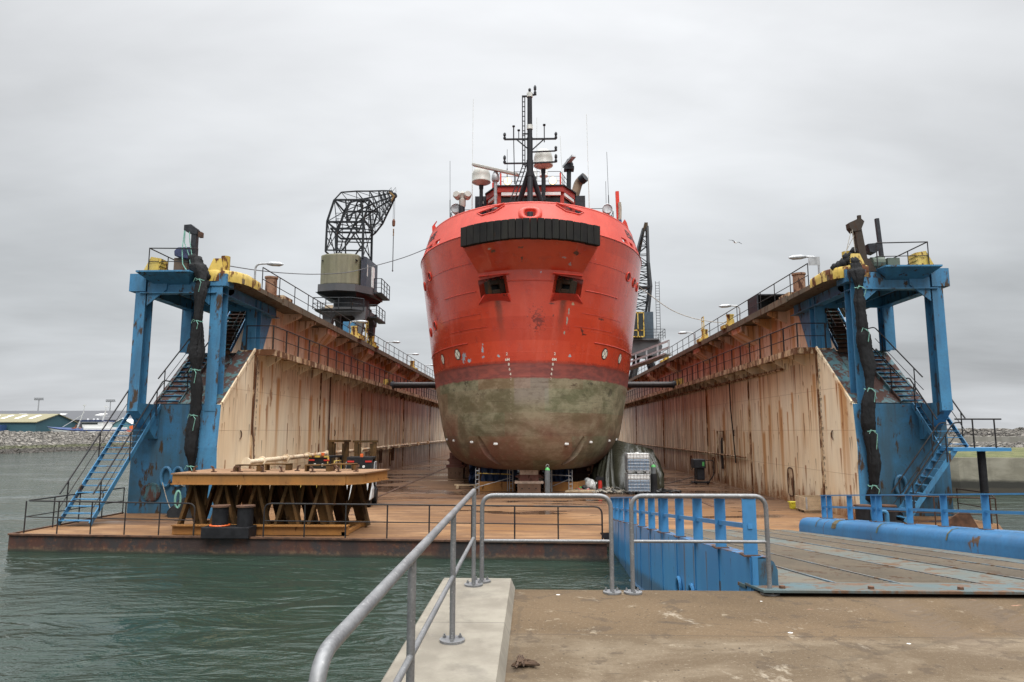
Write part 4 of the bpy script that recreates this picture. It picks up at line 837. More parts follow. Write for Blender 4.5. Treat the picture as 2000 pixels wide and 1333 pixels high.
mb = MB(); mb.box(14.75,16.75,24.7,25.6,2.5,2.62); mb.build('platform', M['ramp'], t)
mb = MB(); mb.cyl((15.95,25.1,0),(15.95,25.1,2.5),.13,10); mb.build('post', M['black'], t, smooth=True)
mb = MB(); mb.tube([(14.9,24.72,3.62),(16.5,24.72,3.62)], .028, 8); mb.tube([(14.9,24.72,3.1),(16.5,24.72,3.1)], .016, 6); mb.build('top_rail', M['rail'], t)
for x in (15.5,16.25):
    mb = MB(); mb.cyl((x,24.72,2.62),(x,24.72,3.62),.028,6); mb.build('post', M['rail'], t)
# ---------------------------------------------------------------- railings of the dock
def railing(label, pts, h=1.05, step=1.9, r=.024, m='rail', group='railings on the dock', rails=(1.0,.5), rpost=.022, corner=0.0, first=True, ends=(False,False), maxp=70):
    P = [Vector(p) for p in pts]; c = sum(P, Vector((0,0,0)))/len(P)
    t = thing('dock_railing', label, 'railing', tuple(c), group)
    for f in rails:
        q = [p+Vector((0,0,h*f)) for p in P]
        if f == rails[0]:
            if ends[0]: q = [P[0]]+q
            if ends[1]: q = q+[P[-1]]
            q = fillet(q, .22) if len(q) > 2 and (ends[0] or ends[1]) else q
        mb = MB(); mb.tube(q, r if f == rails[0] else r*.72, 6); mb.build('top_rail' if f == rails[0] else 'mid_rail', M[m], t, smooth=True)
    po = None; k = 0
    for a, b in zip(P, P[1:]):
        n = max(1, round((b-a).length/step))
        for i in range(n+(b is P[-1])):
            if (i == 0 and a is P[0] and ends[0]) or (i == n and ends[1]): continue
            q = a.lerp(b, i/n); k += 1
            if k > maxp: break
            if po is None:
                mb = MB(); mb.cyl(q, q+Vector((0,0,h)), rpost, 6); po = mb.build('post', M[m], t)
            else: copy_part(po, t, (q.x, q.y, q.z+(po['wl'][2]-po0)) )
            if k == 1: po0 = q.z
    return t
railing('dark railing round the left end of the rusty apron', [(-16.0,26.8,0),(-16.12,21.75,0),(-10.35,21.10,0)], 1.0, 1.15, ends=(False,True))
railing('long black railing along the front edge of the apron', [(-8.15,20.98,0),(2.0,20.36,0)], 1.02, 1.27, ends=(True,True), r=.024)
railing('rusty railing on the right apron behind the ramp', [(11.6,24.0,0),(14.9,22.95,0),(15.95,24.85,0),(15.95,26.7,0)], 1.05, 1.6, m='brownrail')
for sx in (-1, 1):
    nm = 'left' if sx < 0 else 'right'
    railing('black railing on the gallery half way up the %s dock wall' % nm, [(sx*12.15,28.42,6.6),(sx*11.0,28.42,6.6),(sx*11.0,102,6.6)], 1.05, 1.55, r=.026, rpost=.034, maxp=60)
    railing('black railing along the top edge of the %s dock wall' % nm, [(sx*11.5,28.2,9.14),(sx*11.5,102,9.14)], 1.0, 2.0, maxp=50)
    railing('black railing round the %s tower platform' % nm, [(sx*13.0,25.5,9.2),(sx*14.85,25.4,9.2),(sx*14.85,29.5,9.2)], 1.05, 1.3) 
# ---------------------------------------------------------------- lamps along the top of the walls
def lamp(label, x, y, z, sx, h, reach):
    t = thing('dock_lamp', label, 'lamp post', (x, y, z), 'lamp posts on top of the dock walls')
    mb = MB(); mb.tube(fillet([(x,y,z),(x,y,z+h),(x-sx*reach*.4,y,z+h+.02)], .32, 6), .045, 8, rs=None); mb.build('pole', M['galvlight'], t, smooth=True)
    mb = MB(); mb.lathe([(.02,0),(.06,.05),(.10,.25),(.10,.58),(.05,.72),(.02,.76)], (x-sx*reach*.36,y,z+h+.02), 10, axis=(-sx,0,-.06)); mb.build('lamp_head', M['galvlight'], t, smooth=True)
lamp('grey lamp nearest the left tower on the dock wall', -12, 28.6, 9.14, -1, 1.25, 1.3)
lamp('grey lamp below the crane house on the left wall', -12, 44, 9.14, -1, 1.2, 1.2)
lamp('grey lamp just past the crane on the left wall', -12, 55.2, 9.14, -1, 1.3, 1.2)
lamp('grey lamp farther along the left wall near the ship', -12, 64.5, 9.14, -1, 1.35, 1.2)
lamp('farthest grey lamp on the left wall beside the bow', -12, 76, 9.14, -1, 1.4, 1.2)
lamp('grey lamp nearest the right tower on the dock wall', 12, 28.3, 9.14, 1, 1.3, 1.3)
lamp('grey lamp beside the grey box on the right wall', 12, 39.3, 9.14, 1, 1.25, 1.2)
lamp('grey lamp farther along the right wall', 12, 50.5, 9.14, 1, 1.3, 1.2)
# ---------------------------------------------------------------- the ship
M['bore'] = plain('shaded_red_bore', (.12,.014,.012), .7); M['lip'] = painted('rust_stained_red', (.6,.04,.025), (.42,.035,.022), .35, .5, (.08,.035,.025)); M['anchor'] = painted('rusty_anchor_iron', (.018,.014,.012), (.045,.028,.018), .5, .75, (.10,.05,.025), streak=False)
LV = [(1.2,35.9,10,4.1),(1.3,35.5,11,4.5),(1.55,35.1,11.8,4.95),(2,34.7,12.4,5.4),(3,34.3,12.8,5.78),(4.4,34.05,13,6.05),(6.2,33.8,12.9,6.34),(8,33.55,12.2,6.5),(10.2,33.25,11,6.62),(12,33.0,10,6.72),(13.2,32.85,9.4,6.8)]
TOPW = (33.5, 9.2, 6.4); ZK, ZT = 13.2, 14.72
def hparam(z):
    if z >= ZK:
        t = min(1.2, (z-ZK)/(ZT-ZK)); a = LV[-1][1:]; return tuple(a[i]+(TOPW[i]-a[i])*t for i in range(3))
    z = max(z, LV[0][0])
    for i in range(len(LV)-1):
        if z <= LV[i+1][0]: break
    a, b = LV[i], LV[i+1]; h = b[0]-a[0]; t = (z-a[0])/h; o = []
    for k in (1,2,3):
        def sl(j):
            if j <= 0: return (LV[1][k]-LV[0][k])/(LV[1][0]-LV[0][0])
            if j >= len(LV)-1: return (LV[-1][k]-LV[-2][k])/(LV[-1][0]-LV[-2][0])
            d0 = (LV[j][k]-LV[j-1][k])/(LV[j][0]-LV[j-1][0]); d1 = (LV[j+1][k]-LV[j][k])/(LV[j+1][0]-LV[j][0])
            return 0 if d0*d1 <= 0 else 2*d0*d1/(d0+d1)
        m0, m1 = sl(i), sl(i+1)
        o.append((2*t**3-3*t*t+1)*a[k]+(t**3-2*t*t+t)*h*m0+(-2*t**3+3*t*t)*b[k]+(t**3-t*t)*h*m1)
    return tuple(o)
CX = -.08                                            # the ship stands a touch left of the dock axis
def hb(z, y, off=0.0):
    ys, L_, B = hparam(z); t = min(1.0, max(0.0, (y-ys)/L_)); return B*math.sqrt(max(0, 1-(1-t)**2))+off
def hy(z, x, off=0.0):
    ys, L_, B = hparam(z); k = min(1.0, abs(x)/B); return ys+L_*(1-math.sqrt(max(0, 1-k*k)))-off
def hp(z, y, s, off=0.0): return Vector((CX+s*(hb(z, y)+off), y, z))      # by station
def hx(z, x, off=0.0): return Vector((CX+x, hy(z, x)-off, z))            # by offset from the centre line
ship = thing('offshore_ship', 'big red ship with grey green bottom standing bow on in the dock', 'ship', (CX, 55, 1.2))
SE = 84.0
def ring(z, extra=0.0, n=44):
    ys, L_, B = hparam(z); B -= extra; ys += extra; L_ -= extra*.5; r = [Vector((CX-B, SE, z)), Vector((CX-B, 62, z))]
    for i in range(n+1):
        th = -math.pi/2+math.pi*i/n; r.append(Vector((CX+B*math.sin(th), ys+L_*(1-math.cos(th)), z)))
    return r+[Vector((CX+B, 62, z)), Vector((CX+B, SE, z))]
zs = [1.2,1.24,1.3,1.4,1.55,1.75,2.0,2.4,2.8,3.3,3.9,4.5,5.2,5.9,6.6,7.3,8,8.8,9.6,10.4,11.2,12,12.6,13.2]
mb = MB(); rows = [ring(z) for z in zs]; mb.grid(rows)
mb._add(rows[0], [tuple(range(len(rows[0])))]); mb._add(rows[-1], [tuple(range(len(rows[0])))])
n_ = len(rows[0]); mb._add([q for r in rows for q in (r[0], r[-1])], [(2*i, 2*i+1, 2*i+3, 2*i+2) for i in range(len(rows)-1)])
hull = mb.build('hull', M['hull'], ship, smooth=True, origin=(CX, 55, 1.2))
import bmesh as _bm
b_ = _bm.new(); b_.from_mesh(hull.data); _bm.ops.remove_doubles(b_, verts=b_.verts, dist=.002); _bm.ops.recalc_face_normals(b_, faces=b_.faces); b_.to_mesh(hull.data); b_.free()
def cutter(mb): return mb.build('cutter', M['hull'])
cuts = []
for s in (-1, 1):
    q = MB(); c = V(CX+s*1.86, 33.7, 10.42); q.obox(c, (1.2, 1.7, .92), (R(6), R(s*11), R(s*-16))); cuts.append(cutter(q))
q = MB(); q.prism([(35.85+.20*math.cos(a), 2.2+.74*math.sin(a)) for a in [2*math.pi*i/28 for i in range(28)]], 'x', CX-8, CX+8); cuts.append(cutter(q))
booled(hull, cuts)
for p_ in hull.data.polygons: p_.use_smooth = True
hull.data.set_sharp_from_angle(angle=R(35))
# bulwark with its openings
mb = MB(); T = .13
o0, o1 = ring(ZK), ring(ZT); i0, i1 = ring(ZK, T), ring(ZT, T)
for r_ in (o1, i1):
    for v in r_:                                     # gentle sheer: highest at the stem
        v.z -= .0*max(0, v.y-34)
rows = [o0, [a.lerp(b, .5) for a, b in zip(o0, o1)], o1, i1, [a.lerp(b, .5) for a, b in zip(i0, i1)], i0, o0]; mb.grid(rows)
for e in (0, -1): mb._add([r[e] for r in rows[:-1]], [tuple(range(6))])
bw = mb.build('bulwark', M['bulwark'], ship, smooth=True, origin=(CX, 55, ZK))
b_ = _bm.new(); b_.from_mesh(bw.data); _bm.ops.remove_doubles(b_, verts=b_.verts, dist=.0005); _bm.ops.recalc_face_normals(b_, faces=b_.faces); b_.to_mesh(bw.data); b_.free()
cuts = []; OPEN = []
for poly in ([(-2.85, 34.4, 14.45), (-1.41, 34.4, 14.77), (-1.41, 34.4, 14.63), (-1.91, 34.4, 14.31), (-2.58, 34.4, 14.23)],):
    for s in (1, -1):
        pl = [(CX+s*(v[0]-CX), v[2]) for v in poly]; OPEN.append(pl)
        q = MB(); q.prism(pl, 'y', 32.5, 35.8); cuts.append(cutter(q))
oval = [(CX+.27*math.copysign(abs(math.cos(a))**.7, math.cos(a)), 14.05+.19*math.copysign(abs(math.sin(a))**.75, math.sin(a))) for a in [2*math.pi*i/24 for i in range(24)]]
q = MB(); q.prism(oval, 'y', 32.4, 34.2); cuts.append(cutter(q))
for s in (-1, 1):
    for y in (36.3, 37.25, 38.4):
        q = MB(); q.obox(hp(13.47, y, s), (1.2, .62, .27), (0,0,0)); cuts.append(cutter(q))
booled(bw, cuts)
for p_ in bw.data.polygons: p_.use_smooth = True
bw.data.set_sharp_from_angle(angle=R(35))
def bwy(x, z): return hy(z, x-CX)
for pl in OPEN:
    mb = MB(); mb.tube([(x, bwy(x, z)-.02, z) for x, z in pl+[pl[0]]], .035, 6); mb.build('opening_rim', M['shipred'], bw)
mb = MB(); R0 = [(CX+(x-CX)*k, z) for k in (1.0,) for x, z in oval]
for k, d in ((1.0,.08),(1.22,.13),(1.5,.11),(1.68,.02),(1.68,-.08)):
    pass
rows = []
for k, d in ((.98,-.15),(1.0,.02),(1.2,.12),(1.6,.15),(2.0,.10),(2.25,-.02)):
    rows.append([Vector((CX+(x-CX)*k, bwy(0, 14.05+(z-14.05)*k)-d+.03*abs(x-CX), 14.05+(z-14.05)*k)) for x, z in oval+[oval[0]]])
mb.grid(rows); mb.build('bow_chock', M['bulwark'], bw, smooth='all')
mb = MB(); mb.tube([(v.x, v.y, v.z) for v in [a.lerp(b, .5) for a, b in zip(o1, i1)]], .085, 8); mb.build('bulwark_rail', M['bulwark'], bw, smooth=True)
mb = MB(); mb.tube([(v.x, v.y, v.z) for v in ring(ZK)], .03, 6); mb.build('knuckle_weld', M['shipred'], ship, smooth=True)
# raised butt straps of the plating
def seam(name, z, x0, x1, r, n=26):
    mb = MB(); mb.tube([hx(z, x0+(x1-x0)*i/n, .004) for i in range(n+1)], r, 5); mb.build(name, M['bulwark'], ship, smooth=True)  # paler red paints in the light caught along the plate edges
for z, x0, x1, r in ((10.3,2.8,4.7,.028),(7.75,3.3,6.3,.03),(11.75,3.0,6.4,.012),(9.15,2.6,5.0,.010),(8.45,2.2,4.4,.010)):
    for s in (-1, 1): seam('plate_strap', z, s*x0, s*x1, r)
seam('plate_strap', 10.62, -1.2, 1.15, .022)
# ship's name on both bows
for s in (-1, 1):
    vs, fs = text_mesh('ESVAGT DEE', .62, True); w_ = max(v.x for v in vs)-min(v.x for v in vs); k = 4.6/w_
    mb = MB(); pts = [hp(14.12+v.y, 37.1+2.3+(v.x*k if s > 0 else -v.x*k), s, .012) for v in vs]; mb._add(pts, fs)
    o = mb.build('ship_name', M['shipdark'], bw)
# push fender over the stem
FA = lambda x: 31.72+.128*x*x
mb = MB(); U = [i/12-1 for i in range(25)]
mb.grid([[V(CX+3.4*u, hy(13.2, 3.4*u)+.06, 13.24) for u in U], [V(CX+3.4*u, FA(3.4*u)+.2, 13.24) for u in U], [V(CX+3.4*u, FA(3.4*u)+.2, 12.36) for u in U], [V(CX+2.62*u, hy(11.1, 2.62*u)+.05, 11.1) for u in U]])
for s in (-1, 1):
    mb._add([V(CX+s*3.4, hy(13.2, 3.4)+.06, 13.24), V(CX+s*3.4, FA(3.4)+.2, 13.24), V(CX+s*3.4, FA(3.4)+.2, 12.36), V(CX+s*2.62, hy(11.1, 2.62)+.05, 11.1), V(CX+s*2.9, hy(11.9, 2.9)+.1, 11.9), V(CX+s*3.2, hy(12.6, 3.2)+.1, 12.6)], [tuple(range(6))])
pf = mb.build('fender_bracket', M['hull'], ship, smooth=True)
NB = 20; x = -3.42
for i in range(NB):
    x0 = -3.42+6.84*i/NB; x1 = x0+6.84/NB-.018; c = (x0+x1)/2
    a = math.atan(2*.128*c); mb = MB(); mb.obox((CX+c, FA(c)+.06+.018*math.sin(i*5.3), 12.835+.012*math.sin(i*3.1)), (((x1-x0)/math.cos(a)), .27, .99+.02*math.sin(i*7)), (.012*math.sin(i*2.7),.012*math.sin(i*4.1),a)); mb.build('fender_block', M['rubber'], pf, bevel=.025)
# hawse pockets: visor, lip and anchor
for s in (-1, 1):
    lab = 'pocket'
    mb = MB(); X0 = s*2.75; X1 = s*1.25
    P = [hx(10.93, s*1.12), hx(10.95, s*2.62), hx(10.95, s*2.62)+V(0,-.34,-.02), hx(10.93, s*1.12)+V(0,-.30,0)]
    mb._add(P+[p+V(0,.0,.05) for p in P], [(3,2,1,0),(4,5,6,7),(0,1,5,4),(1,2,6,5),(2,3,7,6),(3,0,4,7)]); mb.build('hawse_visor', M['shipred'], ship)
    mb = MB(); P = [hx(9.96, s*1.12, .04), hx(10.04, s*2.42, .04), hx(9.62, s*2.66, .02), hx(9.60, s*.98, .02)]; K = [hx(9.98, s*1.2, .28), hx(10.02, s*2.3, .28)]
    mb._add([K[0], K[1], P[2], P[3]], [(0,1,2,3)]); mb._add([K[0], P[3], hx(9.98, s*1.1, -.05)], [(0,1,2)]); mb._add([K[1], P[2], hx(10.02, s*2.45, -.05)], [(0,1,2)]); mb._add([K[0], K[1], hx(10.02, s*2.3, -.2), hx(9.98, s*1.2, -.2)], [(0,1,2,3)])
    mb.build('hawse_lip', M['lip'], ship)
    rot = (R(4), R(s*11), R(s*-16)); c = hx(10.42, s*1.80)+V(0,.28,0); from_ = Matrix.Rotation(rot[2], 3, 'Z')@Matrix.Rotation(rot[1], 3, 'Y')
    mb = MB()
    for dx_, dz_, w_, h_ in ((-.36,0,.30,.70),(.36,0,.30,.70),(0,.24,.44,.24),(0,-.24,.44,.24)): mb.obox(c+from_@V(dx_,0,dz_), (w_, .34, h_), rot)
    for dx_, dz_ in ((-.2,.38),(.2,.38),(-.2,-.38),(.2,-.38)): mb.obox(c+from_@V(dx_,-.05,dz_), (.16,.3,.10), rot)
    an = mb.build('anchor', M['anchor'], ship, bevel=.05)
    mb = MB(); mb.obox(c+V(0,.28,0), (1.0,.1,.8), rot); mb.build('anchor_stock', M['black'], an)
# bow mooring pipes on the flare
for s in (-1, 1):
    for y, z in ((37.8,11.9),(39.8,11.76),(38.6,9.2),(40.3,9.05)) if s < 0 else ((37.2,11.67),(38.4,11.59),(39.5,11.56)):
        pts = [hp(z+.24*math.sin(a), y+.27*math.cos(a), s, .012) for a in [i*math.pi/10 for i in range(21)]]
        mb = MB(); mb.tube(pts, .04, 6); pr_ = mb.build('mooring_pipe', M['shipred'], ship, smooth=True)
        mb = MB(); mb._add([hp(z+.22*math.sin(a), y+.25*math.cos(a), s, .012) for a in [i*math.pi/10 for i in range(20)]], [tuple(range(20))]); mb.build('pipe_mouth', M['bore'], pr_)  # flat disc; its dark red paints the shade inside the pipe
# thruster symbols and draught marks
M['markw'] = plain('marking_white', (.75,.72,.62), .5, 0, .12); M['markb'] = plain('marking_black', (.02,.02,.02), .5)
def disc(y, z, s, r, k, mt, nm, par):
    mb = MB(); rows = [[hp(z+r*q*math.sin(a)*1.15, y+r*q*math.cos(a), s, k) for a in [i*math.pi/14 for i in range(29)]] for q in (0.001,.5,1)]; mb.grid(rows); return mb.build(nm, mt, par)
for s in (-1, 1):
    for y, z, x_ in ((36.25,7.27,1),(38.25,7.22,2)):
        d_ = disc(y, z, s, .27, .006, M['markb'], 'thruster_symbol', ship); 
        for q in range(4):
            mb = MB(); a0 = q*math.pi/2+math.pi/4+.12; rows = [[hp(z+r_*math.sin(a)*1.15, y+r_*math.cos(a), s, .012) for a in [a0+i*(math.pi/2-.24)/6 for i in range(7)]] for r_ in (.04,.215)]; mb.grid(rows); mb.build('symbol_quarter', M['markw'], d_)
        if x_ == 2:
            mb = MB(); mb.grid([[hp(z-.53-.0*i, y+e*.03, s, .008) for e in (-1,1)] for i in (0,1)] if False else [[hp(z-.28-.06*i, y-.05+e*.02, s, .008) for e in (-1,1)] for i in range(5)]); mb.build('symbol_tail', M['markb'], d_)
for s in (-1, 1):
    k = 0
    for txt, z, dx_ in (('2',7.02,1.2),('6M',6.74,1.17),('8',6.50,1.1),('6',6.26,1.06),('4',6.02,1.02),('2',5.78,1.0)):
        vs, fs = text_mesh(txt, .19, True); mb = MB(); mb._add([hx(z+v.y, s*dx_+v.x, .012) for v in vs], fs); mb.build('draught_mark', M['markw'] if z > 5.9 else M['pink'], ship)
    mb = MB()
    for i in range(9): mb.grid([[hx(5.45-i*.2-.022*q, s*(1.0)+.02*e*(-1)**i, .012) for e in (-1,1)] for q in (0,1)])
    mb.build('draught_tick', M['pink'], ship)
# zinc anodes
for s in (-1, 1):
    for x, z in ((1.80,2.55),(3.15,2.62),(4.4,2.66),(5.05,2.7)):
        c = hx(z, s*x); e = hx(z, s*(x+.05)); a = math.atan2((e-c).y, (e-c).x); mb = MB(); mb.obox(c+V(0,-.04,0), (.24,.10,.12), (0,0,a)); mb.build('anode', M['white'], ship, bevel=.03)
# ---- deck houses
M['housered'] = painted('wheelhouse_red', (.34,.028,.018), (.40,.036,.022), .05, .45, (.12,.04,.02), streak=False, fleck=.1)
M['deckpaint'] = plain('deck_red_paint', (.42,.05,.03), .55)
mb = MB(); mb.box(-5.0,4.85,43.5,64,13.2,16.5); mb.build('deckhouse', M['dirtywhite'], ship)
mb = MB(); mb.box(-5.5,5.35,43.3,64,16.5,16.62); mb.build('bridge_deck', M['deckpaint'], ship)
wh = [(-2.1,42.4),(1.95,42.4),(2.75,43.9),(2.75,50),(-2.9,50),(-2.9,43.9)]
mb = MB(); mb.prism(wh, 'z', 16.5, 17.62); w_ = mb.build('wheelhouse', M['housered'], ship)
mb = MB(); mb.prism([(x*.985, y+.06) for x, y in wh], 'z', 17.62, 18.42); mb.build('window', M['glass'], w_)
for (x0, y0), (x1, y1) in zip(wh, wh[1:]+wh[:1]):
    L_ = math.hypot(x1-x0, y1-y0); n = max(1, round(L_/1.35)) if L_ > 3 else 1
    for i in range(n):
        x, y = x0+(x1-x0)*i/n, y0+(y1-y0)*i/n; mb = MB(); mb.box(x-.07 if i else x-.12, x+.07 if i else x+.12, y-.05, y+.09, 17.6, 18.45); mb.build('window_post', M['housered'], w_)
mb = MB(); mb.prism([(x*1.04-.01, y-.22) for x, y in wh], 'z', 18.42, 18.78); mb.build('roof_edge', M['housered'], w_)
mb = MB(); mb.prism([(x*1.07, y-.30) for x, y in wh], 'z', 18.782, 18.86); mb.build('roof', M['shipdark'], w_)
for p, q in (((-1.95,42.32),(-.1,42.32)),((.0,42.32),(1.85,42.32)),((-2.82,43.75),(-2.15,42.45)),((2.05,42.45),(2.72,43.75))):
    mb = MB(); mb.bar((p[0],p[1]-.05,18.3),(q[0],q[1]-.05,18.3),.16,.2,up=(0,0,1)); mb.build('sun_visor', M['white'], w_)
# monkey island rail and gear
def srail(pts, h, par, m, step=1.0, r=.022):
    mb = MB(); P = [Vector(p) for p in pts]
    for f in (1, .66, .33): mb.tube([p+V(0,0,h*f) for p in P], r if f == 1 else r*.7, 5)
    for a, b in zip(P, P[1:]):
        n = max(1, round((b-a).length/step))
        for i in range(n+1): q = a.lerp(b, i/n); mb.cyl(q, q+V(0,0,h), r*1.1, 5)
    return mb.build('deck_rail', m, par)
srail([(-2.55,44,18.86),(-2.0,42.3,18.86),(1.85,42.3,18.86),(2.4,44,18.86)], .95, ship, M['shipdark'], .95)
mb = MB()
for x, y in ((-2.0,42.3),(1.85,42.3),(-2.6,43.9),(2.45,43.9)): mb.box(x-.05,x+.05,y-.05,y+.05,18.86,19.7)
mb.build('rail_stanchion', M['shipred'], ship)
for s in (-1, 1): srail([(s*5.4,50,16.62),(s*5.4,44,16.62),(s*4.9,43.4,16.62),(s*2.9,43.4,16.62)], 1.05, ship, M['shipdark'], .8); 
for x in (-1.55, 1.35):
    mb = MB(); mb.lathe([(.10,-.18),(.24,-.05),(.27,.12),(.24,.14)], (x,42.25,19.15), 14, axis=(0,-1,-.25)); f_ = mb.build('floodlight', M['galvlight'], ship, smooth=True)
    mb = MB(); mb.lathe([(.235,.142),(.20,.18),(.02,.20)], (x,42.25,19.15), 14, axis=(0,-1,-.25)); mb.build('lamp_glass', M['lit'], f_, smooth=True)
    mb = MB(); mb.cyl((x,42.3,18.86),(x,42.3,19.0),.12,8); mb.build('lamp_foot', M['shipdark'], f_)
# mast: tripod, pole, cross trees, lanterns
mast = obj_mast = None
mb = MB(); ap = V(-.10,38.2,18.4)
mb.cyl(ap+V(0,0,-.4), (-.10,37.6,13.2), .16, 10, .18); mb.cyl(ap, (-1.9,39.8,13.2), .15, 10, .17); mb.cyl(ap, (1.7,39.8,13.2), .15, 10, .17); mb.cyl(ap+V(0,0,-.5), ap+V(0,0,.5), .2, 10)
mast = mb.build('mast_tripod', M['shipdark'], ship, smooth=True)
mb = MB(); mb.cyl((-.10,38.2,18.4),(-.10,38.2,20.3),.17,10); mb.cyl((-.10,38.2,20.3),(-.10,38.2,23.0),.15,10,.14); mb.build('mast_pole', M['shipdark'], mast, smooth=True)
mb = MB()
for z in (18.75,20.95,22.95): mb.cyl((-.1,38.2,z-.16),(-.1,38.2,z+.1),.18,10)
mb.build('mast_collar', M['dirtywhite'], mast)
mb = MB(); mb.box(-.56,-.50,38.15,38.25,18.5,22.85); mb.box(-.42,-.36,38.15,38.25,18.5,22.85)
for i in range(15): mb.box(-.5,-.42,38.17,38.23,18.6+.3*i,18.63+.3*i)
mb.box(-.56,-.1,38.15,38.25,22.83,22.9); mb.box(-.5,-.1,38.15,38.25,20.5,20.55); mb.bar((-.5,38.1,18.6),(-1.35,38.0,16.1),.06); mb.bar((-.3,38.1,18.6),(-1.1,38.0,16.1),.06)
for i in range(10): mb.bar(V(-.5,38.1,18.6).lerp(V(-1.35,38,16.1), i/10), V(-.3,38.1,18.6).lerp(V(-1.1,38,16.1), i/10), .03)
mb.build('mast_ladder', M['shipdark'], mast)
mb = MB(); mb.bar((-1.6,38.2,20.2),(1.45,38.2,20.2),.09); mb.bar((-1.6,38.2,18.72),(-.1,38.2,18.72),.08); mb.bar((-.1,38.2,18.72),(1.4,38.2,18.78),.08); mb.bar((-.1,38.2,19.4),(1.4,38.2,19.45),.07); mb.bar((-.9,38.2,20.2),(-.15,38.2,19.55),.06); mb.bar((.75,38.2,20.2),(.0,38.2,19.5),.06); mb.bar((-1.05,38.2,20.2),(-1.05,38.2,21.0),.07); mb.bar((.75,38.2,20.0),(.75,38.2,21.05),.06); mb.bar((-.75,38.2,20.2),(-.75,38.2,20.75),.05); mb.bar((-1.05,38.2,20.2),(-1.0,38.3,17.5),.05); mb.build('crosstree', M['shipdark'], mast)
mb = MB(); mb.bar((-.1,38.2,22.9),(.3,38.2,22.98),.09); mb.build('lantern_arm', M['shipdark'], mast)
for x, z, h in ((-1.58,20.2,.42),(1.43,20.2,.42),(-1.58,18.72,.5),(1.42,18.76,.5),(1.42,19.45,.3),(.22,22.95,.6),(-.1,23.05,.32),(-1.05,20.95,.1),(.75,21.0,.12),(-.75,20.7,.1)):
    mb = MB(); k = h/.42; mb.lathe([(.06,0),(.085,.02),(.085,.12*k),(.05,.14*k),(.05,.2*k),(.085,.22*k),(.085,.34*k),(.06,.38*k),(.03,.42*k)], (x,38.2,z), 9); mb.build('lantern', M['shipdark'], mast, smooth=True)
# radomes
def radome(x, y, z, r, h, foot, m='radome'):
    mb = MB(); mb.lathe([(r*.25,0),(r*.9,.13*h),(r*1.0,.16*h),(r*1.0,.22*h),(r*.97,.24*h),(r*.97,.50*h),(r*.94,.62*h),(r*.85,.75*h),(r*.70,.86*h),(r*.50,.94*h),(r*.26,.985*h),(.02,h)], (x,y,z), 22); o = mb.build('radome', M[m], ship, smooth=True)
    mb = MB(); mb.cyl((x,y,z),(x,y,z-foot),.12,10); mb.cyl((x,y,z+.02),(x,y,z-.25),r*.25,10,.14); mb.build('radome_post', M['shipdark'], o, smooth=True)
radome(*(-3.31, 43, 19.18), .62, 1.28, 2.2)
radome(*(0.72, 40.5, 19.26), .60, 1.30, 2.0)
radome(*(0.77, 42, 19.27), .28, .62, .9, 'white')
radome(*(-0.02, 45, 20.28), .42, .8, .6, 'white')
# radar scanners
mb = MB(); a, b_ = V(*(-3.73, 41.6, 20.05)), V(*(-0.83, 40.2, 18.8)); mb.bar(a, b_, .34, .17, up=(0,0,1)); sc_ = mb.build('radar_scanner', M['radome'], ship, bevel=.03)
c = V(*(-2.26, 41, 19.32)); mb = MB(); mb.lathe([(.22,-.62),(.26,-.5),(.24,-.25),(.12,0)], c, 12); mb.cyl(c+V(0,0,-.6), c+V(0,0,-2.4), .10, 10); mb.build('scanner_gearbox', M['galvlight'], sc_, smooth=True)
mb = MB(); a, b_ = V(*(2.19, 44, 20.77)), V(*(2.78, 43, 21.14)); mb.bar(a, b_, .3, .15, up=(0,0,1)); sc_ = mb.build('radar_scanner', M['galvlight'], ship)
c = V(*(2.49, 43.8, 21.01)); mb = MB(); mb.lathe([(.28,-.35),(.3,-.1),(.2,.1),(.1,.25)], c, 12); mb.box(c.x-.33,c.x+.33,c.y-.3,c.y+.3,c.z-.55,c.z-.35); mb.cyl(c+V(0,0,-.55), c+V(-.06,0,-3.2), .15, 10); mb.build('scanner_gearbox', M['shipdark'], sc_, smooth=True)
# dark lockers, exhaust, davit, searchlights
mb = MB(); mb.box(*[(-3.84, 44.5, 18.94)[0], (-2.97, 44.5, 18.93)[0]], 44.5, 46, 16.62, (-3.84, 44.5, 18.98)[2]); mb.build('locker', M['darksteel'], ship)
mb = MB(); c = V(*(-3.41, 44.4, 18.51)); mb.box(c.x-.14,c.x+.14,44.47,44.5,c.z-.08,c.z+.08); mb.build('notice', M['dirtywhite'], ship)
mb = MB(); mb.box(*[(2.71, 44.5, 18.87)[0], (3.6, 44.5, 18.86)[0]], 44.5, 46, 16.62, (2.71, 44.5, 18.95)[2]); mb.build('locker', M['darksteel'], ship)
M['exh'] = plain('sooty_exhaust', (.22,.15,.10), .6, .2, .4, 2.0)
mb = MB(); mb.tube(fillet([(2.95, 45.5, 19.22), (3.24, 45.5, 20.29), (3.64, 45.1, 20.46)], .5, 5), .3, 14, rs=None); mb.build('exhaust_pipe', M['exh'], ship, smooth=True)
mb = MB(); mb.tube([(3.4, 45.3, 20.32), (3.67, 45.08, 20.49)], .33, 14); mb.build('exhaust_tip', M['shipdark'], ship, smooth=True)
mb = MB(); p0, p1 = V(*(5.34, 40.5, 15.75)), V(*(5.23, 40.5, 17.76)); mb.bar(p0-V(0,0,2), p1, .2, .24); dv = mb.build('davit_post', M['shipred'], ship)
mb = MB(); q = p0.lerp(p1, .45)+V(.05,-.2,0); mb.tube([q+V(0,0,-.8), q+V(.03,0,.0), q+V(0,0,.35)], .1, 8); mb.build('davit_roll', M['oldrope'], dv, smooth=True)
